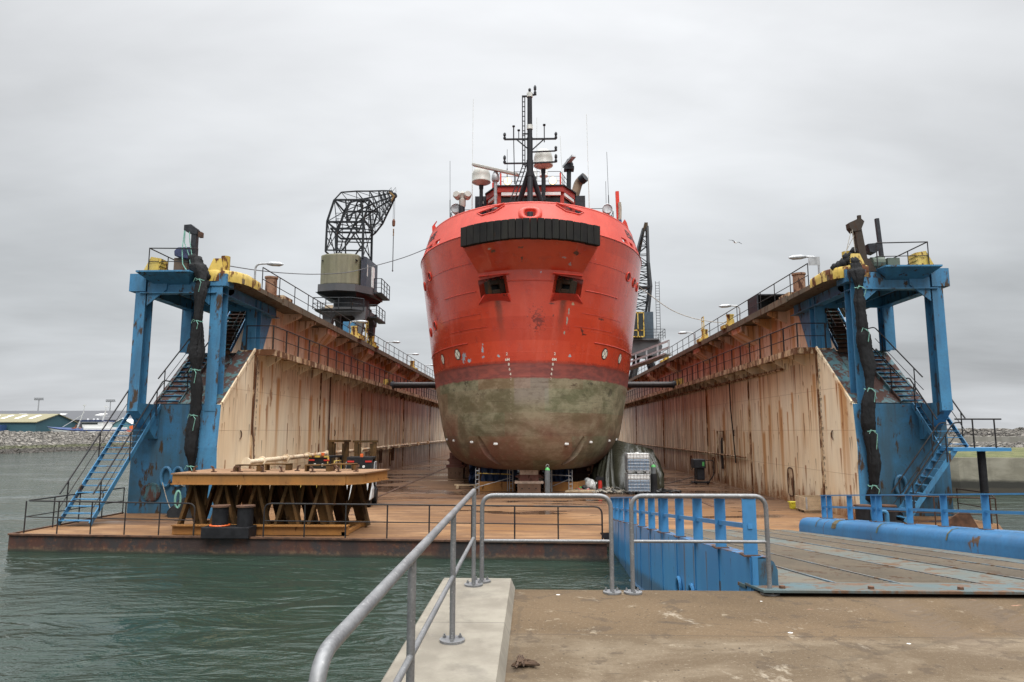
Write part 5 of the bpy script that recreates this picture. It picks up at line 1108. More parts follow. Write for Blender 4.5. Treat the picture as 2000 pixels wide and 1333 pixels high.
mb = MB(); mb.tube([q+V(.02,0,-1.3), q+V(0,0,-.75)], .11, 8); mb.build('davit_cylinder', M['bluetarp'], dv, smooth=True)
for (px_, py_) in ((0,0),):
    p = V(*(-4.52, 42.5, 17.39)); mb = MB(); mb.cyl((p.x,p.y,15.5),(p.x,p.y,p.z+.35),.2,12); md = mb.build('monitor_post', M['shipdark'], ship, smooth=True)
    t_ = V(*(-4.49, 42.5, 18.04)); mb = MB(); mb.lathe([(.18,-.5),(.22,-.4),(.22,0),(.16,.05),(.16,.35),(.2,.4),(.12,.55)], t_, 14); mb.build('camera_mast', M['radome'], md, smooth=True)
    for s in (-1, 1):
        mb = MB(); mb.lathe([(.10,-.25),(.24,-.18),(.26,.15),(.20,.28)], t_+V(s*.32,0,.28), 14, axis=(s*.25,-.9,.15)); mb.build('camera_head', M['radome'], md, smooth=True)
for x, z, lab in (((-4.95, 42.8, 17.56), 0, ''), ((4.88, 42.8, 17.43), 0, '')):
    c = V(*x); mb = MB(); mb.lathe([(.12,-.35),(.3,-.25),(.33,.1),(.30,.12),(.28,.06),(.02,.04)], c, 16, axis=(0,-1,.05)); sl = mb.build('searchlight', M['galvlight'], ship, smooth=True)
    mb = MB(); mb.cyl(c+V(0,.1,-.3), c+V(0,.1,-1.3), .08, 8); mb.cyl(c+V(.28,.3,-1.0), c+V(.28,.3,-.6), .22, 10); mb.build('searchlight_stand', M['shipred'] if c.x > 0 else M['radome'], sl)
for a in ((-5.73, 39.5, 15.26), (5.54, 39.5, 15.25)):
    c = V(*a); s = 1 if c.x > 0 else -1; mb = MB(); mb.prism([(c.x-.2,c.z-.7),(c.x+.35*s+.0,c.z-.7) if s > 0 else (c.x+.3,c.z-.7),(c.x+.1*s,c.z+.25),(c.x-.02*s,c.z+.45),(c.x-.25,c.z+.1)], 'y', c.y, c.y+.2); mb.build('fairlead_plate', M['shipred'], bw)
# whip antennas
for x, y, z0, z1, lean in ((-4.0,44,16.6,25.7,.03),(3.85,44,16.6,24.5,-.12),(-5.45,44,16.6,21.3,-.06),(5.15,44,16.6,21.8,-.10),(2.15,44.5,18.8,23.2,-.2),(.36,44,19,24.3,0),(2.45,44,17,20.3,0),(-1.55,41.5,18.8,21.0,0),(4.9,43.6,16.6,19.6,0)):
    mb = MB(); zm = z0+(z1-z0)*.42; mb.tube([(x,y,z0),(x+lean*.42,y,zm)], .030, 5); mb.tube([(x+lean*.42,y,zm),(x+lean,y,z1)], .014, 5); mb.build('whip_antenna', M['dirtywhite'] if z1 > 22 else M['shipdark'], ship)
# rope bits and bitts on the foredeck seen through the openings
for s in (-1, 1):
    for dx_ in (1.55, 2.1):
        mb = MB(); mb.cyl((CX+s*dx_,35.0,13.2),(CX+s*dx_,35.0,14.05),.19,14); mb.cyl((CX+s*dx_,35.0,14.05),(CX+s*dx_,35.0,14.15),.25,14); mb.build('bitt', M['dirtywhite'], ship, smooth=True)
# ---------------------------------------------------------------- mooring wires from the bow to the dock
def wire(label, pts, r, m='cable'):
    # Catmull-Rom through the given points
    P = [Vector(p) for p in pts]; P = [2*P[0]-P[1]]+P+[2*P[-1]-P[-2]]; o = []
    for i in range(1, len(P)-2):
        for k in range(10):
            t = k/10; a, b, c, d = P[i-1:i+3]; o.append(.5*((2*b)+(c-a)*t+(2*a-5*b+4*c-d)*t*t+(3*b-a-3*c+d)*t**3))
    o.append(P[-2]); mb = MB(); mb.tube(o, r, 5); return tag(mb.build('mooring_wire', M[m], smooth=True), label, 'wire', 'mooring wires from the bow')
wire('steel wire sagging from the left tower past the crane to the bow', [(-12.76, 27.2, 10.01), (-12.55, 30, 10.46), (-12.06, 32.5, 10.9), (-11.18, 34.5, 11.31), (-9.99, 36, 11.76), (-8.58, 36.5, 12.25), (-7.08, 36.8, 12.78), (-5.58, 36.8, 13.38), (-3.72, 35.1, 13.59), (-2.02, 34, 14.07)], .022)
wire('pale wire from the bow sagging to the right dock wall', [(2.53, 34, 14), (3.57, 34.9, 13.17), (4.6, 36.3, 12.21), (5.9, 38.6, 11.63), (6.91, 39.5, 11.09), (8.18, 40, 10.32), (9.48, 40.5, 9.91), (10.82, 41, 9.74), (11.81, 41.5, 9.75)], .022, 'oldrope')
# ---------------------------------------------------------------- level luffing cranes
def truss(mb, A, B, r, r2, n, cross=True):
    """lattice between chord A (two points) lists: A,B are polylines with equal counts"""
    for a, b in zip(A, A[1:]): mb.bar(a, b, r)
    for a, b in zip(B, B[1:]): mb.bar(a, b, r)
    for i in range(len(A)):
        mb.bar(A[i], B[i], r2)
        if i+1 < len(A): mb.bar(A[i], B[i+1], r2)
t = thing('dock_crane', 'dark lattice crane with grey green house on the left dock wall', 'crane', (-12.95, 47.8, 9.14))
def loft2(P, Q): mb = MB(); n = len(P); mb._add(P+Q, [tuple(range(n-1,-1,-1)), tuple(range(n,2*n))]+[(i,(i+1)%n,n+(i+1)%n,n+i) for i in range(n)]); return mb
XL, XR, Yf, Yb = -14.1, -11.85, 46.0, 49.6
for x in (XL, XR):
    for y in (Yf, Yb):
        s = 1 if x == XR else -1; k = 1 if y == Yf else -1
        P = [V(x-.16,y-.18,9.75), V(x+.16,y-.18,9.75), V(x+.16,y+.18,9.75), V(x-.16,y+.18,9.75)]; xb = x-s*.05; yb = y+k*.25
        loft2(P, [V(xb-.30,yb-.32,11.75), V(xb+.30,yb-.32,11.75), V(xb+.30,yb+.32,11.75), V(xb-.30,yb+.32,11.75)]).build('portal_leg', M['cranegrey'], t)
        mb = MB(); mb.box(x-.22,x+.22,y-.7,y+.7,9.4,9.75); mb.cyl((x-.12,y-.45,9.34),(x+.12,y-.45,9.34),.2,12); mb.cyl((x-.12,y+.45,9.34),(x+.12,y+.45,9.34),.2,12); mb.build('bogie', M['yellow'] if x == XR else M['rust'], t)
mb = MB()
for y0, y1 in ((46.05,46.45),(49.15,49.55)): mb.prism([(-14.5,12.75),(-14.45,11.7),(-14.0,11.35),(-13.55,11.95),(-12.4,11.95),(-11.95,11.35),(-11.5,11.7),(-11.45,12.75)], 'y', y0, y1)
for x0, x1 in ((-14.4,-14.0),(-11.95,-11.55)): mb.prism([(46.45,11.5),(47.0,12.0),(48.6,12.0),(49.15,11.5),(49.15,12.7),(46.45,12.7)], 'x', x0, x1)
mb.build('portal_beam', M['cranegrey'], t)
mb = MB(); mb.bar((XR,Yf,10.0),(XR,Yb,11.6),.09); mb.bar((XR,Yb,10.0),(XR,Yf,11.6),.09); mb.bar((XR,Yf,10.8),(XR,Yb,10.8),.09); mb.build('leg_brace', M['cranegrey'], t)
mb = MB(); mb.box(-14.9,-12.3,45.4,46.0,12.12,12.2); mb.prism([(-12.3,45.4),(-11.6,46.0),(-12.3,46.0)], 'z', 12.12, 12.2); mb.box(-15.0,-14.5,46.0,49.6,12.12,12.2); mb.box(-11.4,-10.9,47.0,49.8,11.9,11.98); mb.build('walkway', M['crane'], t)
srail([(-15.0,49.6,12.2),(-14.95,45.4,12.2),(-12.3,45.4,12.2),(-11.6,46.0,12.2)], 1.05, t, M['crane'], 1.0, .03)
srail([(-11.4,46.9,11.98),(-10.95,47.0,11.98),(-10.95,49.8,11.98)], 1.05, t, M['crane'], .9, .03)
mb = MB(); mb.box(-14.1,-13.55,45.35,45.39,12.3,12.75); mb.build('sign_plate', plain('faded_sign', (.45,.36,.25), .7), t)
mb = MB(); mb.cyl((-12.95,47.8,12.72),(-12.95,47.8,13.45),1.25,24); mb.cyl((-12.95,47.8,12.7),(-12.95,47.8,12.85),1.45,24); mb.build('slew_ring', M['crane'], t, smooth=True)
# slewing house
mb = MB(); mb.prism([(-15.15,46.9),(-14.85,46.0),(-13.5,45.6),(-12.25,46.0),(-11.35,47.3),(-11.25,50.2),(-15.15,50.2)], 'z', 13.75, 14.25)
hb_ = mb.build('house_base', M['cranegrey'], t)
loft2([V(-14.0,46.9,13.4), V(-12.3,46.6,13.4), V(-11.7,49.8,13.4), V(-14.2,49.8,13.4)], [V(-15.1,46.2,13.75), V(-12.2,46.0,13.75), V(-11.3,50.1,13.75), V(-15.1,50.1,13.75)]).build('house_belly', M['crane'], hb_)
arcp = [(-14.95,47.3),(-14.85,46.45),(-14.4,46.08),(-13.5,45.92),(-12.65,46.05),(-12.15,46.35)]
mb = MB(); mb.prism(arcp+[(-11.98,48.4),(-14.95,48.6)], 'z', 14.25, 16.85); mb.build('counterweight_house', M['cranehouse'], t, bevel=.1)
mb = MB(); mb.cyl((-14.65,46.2,16.3),(-14.65,46.6,16.3),.06,8); mb.build('lifting_hole', M['black'], t)
mb = MB(); mb.cyl((-12.25,46.05,16.3),(-12.25,46.5,16.3),.06,8); mb.build('lifting_hole', M['black'], t)
mb = MB(); mb.prism([(-12.0,46.5),(-11.72,47.0),(-11.55,49.6),(-14.85,49.6),(-14.85,48.62),(-11.93,48.5)], 'z', 14.25, 16.8); h_ = mb.build('machine_house', plain('blue_grey_house_side', (.045,.06,.08), .5), t)
mb = MB(); mb.box(-11.64,-11.54,48.1,48.7,14.5,16.3); mb.build('door', M['white'], h_)
mb = MB(); mb.box(-11.82,-11.7,47.1,47.5,15.2,16.2); mb.build('window', M['dirtywhite'], h_)
mb = MB(); mb.box(-11.3,-10.75,47.6,50.4,13.9,13.98); mb.build('side_walkway', M['crane'], t)
srail([(-11.3,47.6,13.98),(-10.78,47.65,13.98),(-10.78,50.4,13.98)], 1.15, t, M['crane'], .8, .03)
def restage(o, zs_, zn_):
    """shift the storeys of a built thing to their measured heights"""
    for c in o.children:
        oz = c['wl'][2]
        if c.type == 'MESH':
            for v in c.data.vertices:
                z = v.co.z+oz
                for a, b, p_, q_ in zip(zs_, zs_[1:], zn_, zn_[1:]):
                    if a <= z <= b: z = p_+(z-a)*(q_-p_)/(b-a); break
                v.co.z = z-oz
        restage(c, zs_, zn_)
restage(t, (9.0,9.75,11.75,12.12,12.75,13.4,13.75,14.25,16.85,17.3), (9.0,9.75,10.85,11.42,11.7,12.4,12.8,13.3,15.5,15.8))
# lattice tower: two side frames and the cross members between them
SEG = [((-14.58, 15.78),(-14.55, 17.98),.17),((-14.55, 17.98),(-14.09, 19.57),.17),((-14.09, 19.57),(-11.55, 19.54),.16),((-11.94, 15.28),(-11.95, 18.07),.2),((-11.95, 18.07),(-11.55, 19.54),.15),
 ((-14.55, 17.95),(-11.95, 17.92),.17),((-12.84, 19.55),(-13.9, 17.27),.14),((-12.36, 19.55),(-12.97, 17.97),.12),((-14.09, 19.53),(-13.05, 17.93),.09),((-14.51, 17.91),(-13.68, 17.26),.12),((-13.19, 17.93),(-12, 15.91),.12),
 ((-12.51, 17.14),(-13.42, 15.84),.13),((-12.21, 19.55),(-11.98, 17.96),.13),((-13.28, 19.56),(-13.05, 17.93),.13),((-14.28, 17.46),(-11.93, 17.43),.17),((-14.56, 17.23),(-11.92, 17.14),.10),((-14.52, 15.93),(-14.13, 17.34),.09),((-14.59, 16.9),(-13.89, 15.85),.09),((-14.55, 15.89),(-11.96, 15.83),.12),((-13.94, 17.27),(-13.86, 15.85),.13)]
mb = MB()
for y in (46.6, 49.2):
    for (x0, z0), (x1, z1), w in SEG: mb.bar((x0,y,z0),(x1,y,z1),w*.72)
nodes = [SEG[0][0], SEG[1][0], SEG[2][0], SEG[2][1], SEG[4][0], SEG[3][0], SEG[14][0]]
for x, z in nodes: mb.bar((x,46.6,z),(x,49.2,z),.09)
for i, j in ((0,1),(1,2),(2,3),(3,4),(4,5),(1,4)): mb.bar((nodes[i][0],46.6,nodes[i][1]),(nodes[j][0],49.2,nodes[j][1]),.05); mb.bar((nodes[i][0],49.2,nodes[i][1]),(nodes[j][0],46.6,nodes[j][1]),.05)
mb.build('lattice_tower', M['crane'], t)
# jib, folded out to the right
TOP = [SEG[2][0],(-13.64, 20.17),(-12.63, 20.34),(-11.72, 20.42),(-11.12, 20.49),(-10.82, 20.53),(-10.52, 20.55),(-10.18, 20.56)]
LOW = [(-11.72, 17.5),(-11.5, 17.66),(-10.95, 18.3),(-10.7, 18.84),(-10.52, 19.19),(-10.38, 19.46),(-10.24, 19.77),(-10.06, 20.11)]
MID = [(-13.28, 18.36),(-12.51, 18.86),(-11.77, 19.32),(-11.25, 19.62),(-10.88, 19.81),(-10.62, 19.93),(-10.36, 20.04),(-10.13, 20.19)]
mb = MB(); x_a, x_b = TOP[0][0], LOW[-1][0]
def jp(q, s): tt = (q[0]-x_a)/(x_b-x_a); return V(q[0], 47.85+s*(1.25-1.08*tt), q[1])
for s in (-1, 1):
    for ch, w in ((TOP,.11),(LOW,.13),(MID,.12)):
        for a, b_ in zip(ch, ch[1:]): mb.bar(jp(a,s), jp(b_,s), w*.75)
    for a, b_, w in [(TOP[i],LOW[j],.06) for i, j in ((3,2),(4,2),(4,3),(5,3),(5,4),(6,5),(6,6))]+[(TOP[i],MID[j],.06) for i, j in ((2,2),(3,2),(3,3),(4,4),(5,5),(6,6),(2,1))]+[(MID[i],LOW[j],.06) for i, j in ((2,0),(2,1),(2,2),(3,2),(3,3),(4,4),(5,5),(6,6))]+[(MID[0],LOW[2],.06),(MID[1],LOW[1],.07)]: mb.bar(jp(a,s), jp(b_,s), w*.75)
for ch in (TOP, LOW, MID):
    for i, a in enumerate(ch):
        mb.bar(jp(a,-1), jp(a,1), .035)
        if i+1 < len(ch): mb.bar(jp(a,-1), jp(ch[i+1],1), .03)
mb.build('jib', M['crane'], t)
tip = V(TOP[-1][0]+.05, 47.85, TOP[-1][1]-.15)
mb = MB(); mb.bar(tip+V(-.25,-.2,.1), tip+V(.12,-.2,-.25), .12); mb.bar(tip+V(-.25,.2,.1), tip+V(.12,.2,-.25), .12); mb.bar(tip+V(.12,-.2,-.2), V(LOW[-2][0],47.65,LOW[-2][1]), .11); mb.build('jib_head', painted('rusty_yellow_head', (.24,.15,.05), (.14,.08,.03), .4, .7), t)
mb = MB(); mb.cyl(tip+V(.08,-.1,-.12), tip+V(.08,.1,-.12), .2, 14); mb.build('sheave', M['crane'], t)
mb = MB()
for s in (-.2,.12): mb.tube([tip+V(-.25+s,0,.12), tip+V(.05+s,0,.5), tip+V(.08+s,0,.12)], .02, 5)
mb.build('head_guard', M['crane'], t)
hx_, hy_ = tip.x+.08, tip.y; zt = (-10.13, 47.85, 18.45)[2]; zb = (-10.08, 47.85, 14.6)[2]; z2 = (-10.1, 47.85, 17.22)[2]
mb = MB(); mb.cyl((hx_-.05,hy_,tip.z-.2),(hx_-.05,hy_,zt),.014,5); mb.cyl((hx_+.05,hy_,tip.z-.2),(hx_+.05,hy_,zt),.014,5); mb.cyl((hx_,hy_,z2),(hx_,hy_,zb),.03,6); mb.lathe([(.02,0),(.06,.05),(.04,.13)], (hx_,hy_,zb), 8); mb.build('hoist_rope', M['cable'], t)
mb = MB(); mb.lathe([(.05,0),(.11,.08),(.12,.4),(.08,.5),(.04,.55)], (hx_,hy_,zt-.5), 10)
for i in range(5): mb.lathe([(.03,0),(.06,.04),(.03,.1)], (hx_,hy_,z2+.02+i*.11), 6)
mb.build('hook_block', painted('hook_block_paint', (.12,.03,.02), (.25,.14,.03), .4, .6), t)
mb = MB(); c = V(*(-12.45, 47.85, 19.56)); mb.cyl(c+V(0,-.1,0), c+V(0,.1,0), .14, 10); mb.cyl(c, c+V(0,0,.4), .03, 6); mb.cyl(c+V(-.25,0,.35), c+V(.25,0,.35), .1, 6); mb.build('pulley', M['crane'], t)
mb = MB(); x0, x1 = -13.75, -13.4; mb.bar((x0,46.5,15.6),(x0,46.5,18.2),.035); mb.bar((x1,46.5,15.6),(x1,46.5,18.2),.035)
for i in range(9): mb.bar((x0,46.5,15.7+i*.28),(x1,46.5,15.7+i*.28),.022)
mb.build('ladder', M['crane'], t)
srail([(-13.9,46.5,SEG[5][0][1]),(-12.4,46.5,SEG[5][0][1])], .6, t, M['crane'], .7, .02)
# second crane, farther off on the right wall, jib raised
t = thing('dock_crane', 'black crane with raised jib and yellow framed cab behind the ship', 'crane', (13.2, 82, 9.14))
mb = MB()
for x in (11.9, 14.7):
    for y in (80.4, 83.6): mb.bar((x,y,9.2),(13.2+(x-13.2)*.45,82+(y-82)*.5,12.2),.4)
mb.build('portal', M['crane'], t)
mb = MB(); mb.prism([(11.2,12.0),(15,12.0),(15.3,13.1),(15.0,13.8),(11.5,13.8),(11.0,13.0)], 'y', 80.2, 83.8); mb.prism([(11.0,13.8),(14.9,13.8),(14.9,14.0),(11,14.0)], 'y', 79.9, 84); mb.build('slew_base', M['cranegrey'], t)
mb = MB(); mb.box(11.6,14.4,80.6,83.8,14.0,17.3); mb.build('machine_house', plain('blue_grey_house', (.05,.075,.10), .5), t)
c0, c1 = (11.84, 80.4, 12.21), (13.11, 80.4, 14.89)
mb = MB(); mb.box(c0[0]-.1,c1[0]-.1,79.5,80.5,14.2,17.0); cb = mb.build('cab', M['glass'], t)
mb = MB(); x0, x1 = c0[0]-.15, c1[0]-.05
for x in (x0, x1, (x0+x1)/2): mb.box(x-.06,x+.06,79.4,79.5,14.1,17.05)
for z in (14.15, 14.9, 17.0): mb.box(x0,x1,79.4,79.5,z-.07,z+.07)
mb.build('cab_frame', M['yellow'], cb)
mb = MB(); zt = (12.83, 82, 15.62)[2]
top = V(*(14.36, 84, 29)); A = [V(12.0,80.8,17.2), V(12.4,81.2,20.5), V(12.45,81.8,23.5), top+V(-.35,0,-.4)]; B = [V(13.9,80.8,17.2), V(14.35,81.2,20.5), V(14.25,81.8,23.5), top+V(.25,0,-.2)]
for (P, Q) in ((A, B),):
    for off in (0, 2.4):
        pa = [p+V(0, off*(1-i/3.4), 0) for i, p in enumerate(P)]; pb = [p+V(0, off*(1-i/3.4), 0) for i, p in enumerate(Q)]
        m = []; k = []
        for a, b in zip(pa, pa[1:]): m += [a.lerp(b, q/4) for q in range(4)]
        for a, b in zip(pb, pb[1:]): k += [a.lerp(b, q/4) for q in range(4)]
        m.append(pa[-1]); k.append(pb[-1])
        for a, b in zip(m, m[1:]): mb.bar(a, b, .15)
        for a, b in zip(k, k[1:]): mb.bar(a, b, .26)
        for i in range(len(m)): 
            mb.bar(m[i], k[i], .08)
            if i+1 < len(m): mb.bar(m[i], k[i+1], .09) if i % 2 else mb.bar(k[i], m[i+1], .09)
mb.bar((12.4,82,20.5),(14.35,82,20.5),.25); mb.build('lattice_tower', M['crane'], t)
mb = MB(); lo = V(*(13.17, 84.5, 24.36)); mb.bar(top+V(.0,0,.3), lo, .28); mb.bar(top+V(.1,0,.3), top+V(.2,.2,-4.8), .3); mb.bar(top+V(-.3,0,-1.2), lo+V(0,0,-.8), .16); mb.build('jib', painted('brown_jib', (.07,.045,.02), (.04,.03,.02), .4, .6), t)
mb = MB(); mb.bar((14.75,80.6,13),(14.75,80.6,21),.05); mb.bar((15.2,80.6,13),(15.2,80.6,21),.05)
for i in range(24): mb.bar((14.75,80.6,13.2+i*.33),(15.2,80.6,13.2+i*.33),.04)
mb.build('ladder', M['crane'], t)
srail([(10.9,79.9,14),(15.6,79.9,14),(15.6,84,14)], 1.1, t, M['crane'], 1.2, .03)
# gangway from the right wall up to the ship
t = thing('gangway', 'pale railed gangway from the right dock wall up to the ship', 'gangway', (9,60,9.5))
a, b_ = V(*(11.46, 57, 9.66)), V(*(8.18, 60, 8.57)); w = V(.1,1.0,0)
mb = MB(); mb.bar(a+w*.5, b_+w*.5, 1.1, .12, up=(0,0,1)); mb.build('walkway', M['galvlight'], t)
for s, nm in ((0,'near'),(1,'far')):
    mb = MB(); pa, pb = a+w*s, b_+w*s
    for h in (1.1,.55): mb.bar(pa+V(0,0,h), pb+V(0,0,h), .07)
    for i in range(5): q = pa.lerp(pb, i/4); mb.bar(q, q+V(0,0,1.1), .06)
    mb.build('handrail', M['galvlight'], t)
# ---------------------------------------------------------------- gear on top of the walls and towers
def solid(name, label, cat, m, f, group=None, **k):
    mb = MB(); f(mb); return tag(mb.build(name, m, **k), label, cat, group)
YG = 'yellow mooring fairleads on the dock walls'
def fairlead(label, x, y, s):
    t = thing('fairlead', label, 'fairlead', (x, y, 9.14), YG)
    mb = MB(); mb.prism([(x-.55,9.15),(x+.55,9.15),(x+.55,9.3),(x+.3,9.35),(x-.55,9.35)], 'y', y-.4, y+.4); mb.build('base', M['yellow'], t)
    mb = MB(); mb.cyl((x-s*.1,y-.1,9.35),(x-s*.1,y-.1,9.95),.2,12); mb.cyl((x-s*.1,y-.1,9.9),(x-s*.1,y-.1,9.98),.24,12); mb.build('roller', M['yellow'], t, smooth=True)
    mb = MB(); mb.prism([(x-.35,9.34),(x+.25,9.34),(x+.2,9.75),(x-.05,9.8)], 'y', y+.15, y+.35); mb.build('cheek', M['yellow'], t)
for lab, x, y, s in (('yellow fairlead under the crane house on the left wall',-11.7,43.8,-1),('yellow fairlead by the near crane leg on the left wall',-11.7,48.6,-1),('far yellow fairlead on the left wall near the ship',-11.8,66,-1),
                     ('yellow fairlead where the pale wire lands on the right wall',11.7,40.0,1),('yellow fairlead beside the yellow ladder on the right wall',11.7,46.0,1),('farthest yellow fairlead on the right wall',11.8,60,1)): fairlead(lab, x, y, s)
for s in (-1, 1):
    nm = 'left' if s < 0 else 'right'
    t = thing('corner_chock', 'long rusty yellow chock on the inner corner of the %s tower' % nm, 'fairlead', (s*11.6,26,9.14), 'yellow corner chocks on the towers')
    mb = MB(); rows = []
    P = [(12.62,25.42),(12.25,25.36),(11.85,25.44),(11.5,25.72),(11.28,26.3),(11.22,27.4)]
    for z, k in ((8.93,0),(9.14,0),(9.33,.01),(9.38,.05),(9.38,.25)): rows.append([V(s*(x+k*(1 if i > 1 else 0)), y+(k if i < 4 else 0), z-(.08 if i == 5 and z > 9.2 else 0)) for i, (x, y) in enumerate(P)])
    mb.grid(rows); mb.build('shell', M['yellow'], t, smooth=True)
    mb = MB(); x = s*12.25
    mb._add([(x-.35,25.4,9.15),(x+.35,25.4,9.15),(x+.3,25.9,9.15),(x-.3,25.9,9.15),(x+s*-.05-.16,25.5,9.85),(x+s*-.05+.16,25.5,9.85),(x+.15,25.8,9.7),(x-.2,25.8,9.7)], [(3,2,1,0),(4,5,6,7),(0,1,5,4),(1,2,6,5),(2,3,7,6),(3,0,4,7)]); mb.build('horn', M['yellow'], t)
    mb = MB(); mb.cyl((s*12.2,26.2,9.14),(s*12.2,26.2,10.1),.17,12); mb.build('post', M['yellow'], t, smooth=True)
    x = s*14.75
    mb = MB(); mb.prism([(x+s*.38,9.24),(x-s*.32,9.24),(x-s*.35,9.85),(x+s*.05,9.92)], 'y', 25.45, 25.95)
    for z in (9.4,9.55,9.7): mb.box(min(x-s*.36,x-s*.3),max(x-s*.36,x-s*.3),25.4,25.9,z,z+.05)
    tag(mb.build('fairlead', M['yellow']), 'wedge shaped yellow fairlead on the outer corner of the %s tower' % nm, 'fairlead', YG)
    # rusty vents on the wall top
    t = thing('vent_pipe', 'rusty brown vent pipe on the top edge of the %s wall' % nm, 'vent', (s*12.5,31.6,9.14), 'rusty vent pipes')
    mb = MB(); mb.cyl((s*12.45,31.6,9.14),(s*12.45,31.6,10.45),.27,16); mb.cyl((s*12.45,31.6,10.42),(s*12.45,31.6,10.5),.31,16); mb.build('pipe', painted('flaking_vent_paint', (.20,.09,.05), (.28,.16,.10), .55, .7, (.09,.04,.025), streak=False), t, smooth=True)
    mb = MB(); mb.box(s*12.1-.4,s*12.1+.5,31.0,32.2,9.14,9.5); mb.build('box', M['gallery'], t)
    # yellow ladder tops
    t = thing('ladder_guard', 'small yellow ladder guard standing on the %s wall top' % nm, 'ladder', (s*11.5,47.2,9.14), 'yellow ladder guards')
    mb = MB(); y0 = 46.2 if s < 0 else 45.4
    for y in (y0, y0+.5): mb.bar((s*11.45,y,9.14),(s*11.45,y,10.8),.05)
    for z in (9.5,10.0,10.5,10.78): mb.bar((s*11.45,y0,z),(s*11.45,y0+.5,z),.05)
    mb.build('frame', M['yellow'], t)
solid('switch_cabinet', 'blue steel cabinet standing under the crane on the left wall', 'cabinet', M['blue'], lambda mb: mb.box(-12.9,-12.1,45.6,46.5,9.14,10.6), bevel=.02)
t = thing('deck_container', 'grey open fronted box on the right wall top', 'box', (12.4,36.5,9.14))
mb = MB(); mb.box(11.65,13.4,36.6,36.7,9.14,10.2); mb.box(11.65,11.72,35.2,36.6,9.14,10.2); mb.box(13.33,13.4,35.2,36.6,9.14,10.2); mb.box(11.65,13.4,35.2,36.7,10.2,10.26); mb.build('shell', M['darksteel'], t)
mb = MB(); mb.box(11.75,13.3,36.4,36.58,9.3,10.0); mb.build('inside_rack', M['black'], t)
solid('notice_board', 'small grey board on the railing by the right tower', 'sign', M['galvlight'], lambda mb: mb.box(11.35,11.8,27.7,27.73,9.95,10.3))
# capstan masts on the towers
t = thing('hoist_post', 'dark hoist post wrapped with ropes on the left tower', 'hoist', (-13.3,25.7,9.2), 'hoist posts on the towers')
mb = MB(); mb.box(-13.36,-13.16,25.62,25.83,9.2,11.1); mb.prism([(-13.66,11.24),(-13.66,11.02),(-13.5,10.93),(-13.38,10.9),(-13.14,10.85),(-13.12,11.05),(-13.38,11.26)], 'y', 25.6, 25.85); mb.build('post', M['darksteel'], t)
mb = MB(); mb.box(-13.08,-12.95,25.6,25.8,10.75,10.95); mb.build('end_stop', M['rust'], t)
mb = MB(); mb.prism([(-13.98,10.0),(-13.6,9.9),(-13.35,9.85),(-13.35,10.35),(-13.85,10.35),(-14.0,10.2)], 'y', 25.6, 26.1); mb.build('winch_cover', plain('dull_navy_paint', (.045,.055,.12), .5), t, bevel=.03)
mb = MB()
for k, (dx, ph) in enumerate(((-.17,0),(.0,2))): mb.tube([(-13.42+dx,25.58,11.0-.06*k),(-13.4+dx+.05*math.sin(ph),25.55,10.5),(-13.28+.1*k,25.45,9.9),(-13.15+.05*k,25.36,9.4)], .018, 5)
mb.tube([(-13.63,25.6,11.0),(-13.62,25.5,10.2),(-13.5,25.38,9.6),(-13.2,25.3,9.2)], .02, 6); mb.build('rope_tail', M['rope'], t)
solid('winch_box', 'brown timber box on the left tower platform', 'box', painted('brown_box_paint', (.13,.085,.06), (.17,.11,.075), .3, .7), lambda mb: mb.box(-14.05,-13.5,25.75,26.3,9.22,9.95))
t = thing('hoist_post', 'leaning dark hoist post on the right tower', 'hoist', (12.5,25.8,9.2), 'hoist posts on the towers')
mb = MB(); mb.bar((12.66,25.8,9.15),(12.44,25.8,11.0),.27,.25,up=(0,1,0)); mb.prism([(12.12,11.1),(12.14,10.9),(12.25,10.75),(12.55,10.8),(12.7,11.15),(12.55,11.3),(12.3,11.18)], 'y', 25.65, 25.95); mb.cyl((12.58,25.8,11.25),(12.58,25.8,11.42),.08,8); mb.prism([(12.5,9.2),(13.1,9.2),(12.8,9.7),(12.55,9.75)], 'y', 25.7, 25.9); mb.build('post', painted('rusty_post', (.045,.035,.03), (.07,.05,.04), .35, .7, (.10,.05,.03), streak=False), t)
mb = MB(); mb.prism([(12.80,10.28),(13.22,10.32),(13.2,10.02),(13.06,9.92),(12.86,9.97)], 'y', 25.7, 26.1); mb.build('winch', M['darksteel'], t)
mb = MB()
for a, b in (((12.2,25.7,10.8),(11.9,25.6,9.9)),((12.3,25.7,10.6),(11.6,25.7,9.35)),((12.2,25.6,10.8),(12.2,25.5,9.9))): mb.cyl(a, b, .012, 5)
mb.build('rope_tail', M['oldrope'], t)
solid('steel_post', 'tall plain dark post on the right tower platform', 'post', M['darksteel'], lambda mb: mb.bar((13.62,26.3,9.2),(13.5,26.3,11.45),.13,.13))
solid('motor_box', 'green rusty winch motor on the right tower platform', 'winch', painted('green_motor_paint', (.09,.13,.10), (.13,.15,.12), .4, .7), lambda mb: (mb.box(13.55,14.0,25.8,26.3,9.2,9.75), mb.cyl((12.95,25.9,9.55),(13.4,25.9,9.55),.25,12), mb.box(13.2,13.5,25.9,26.4,9.2,9.85)))
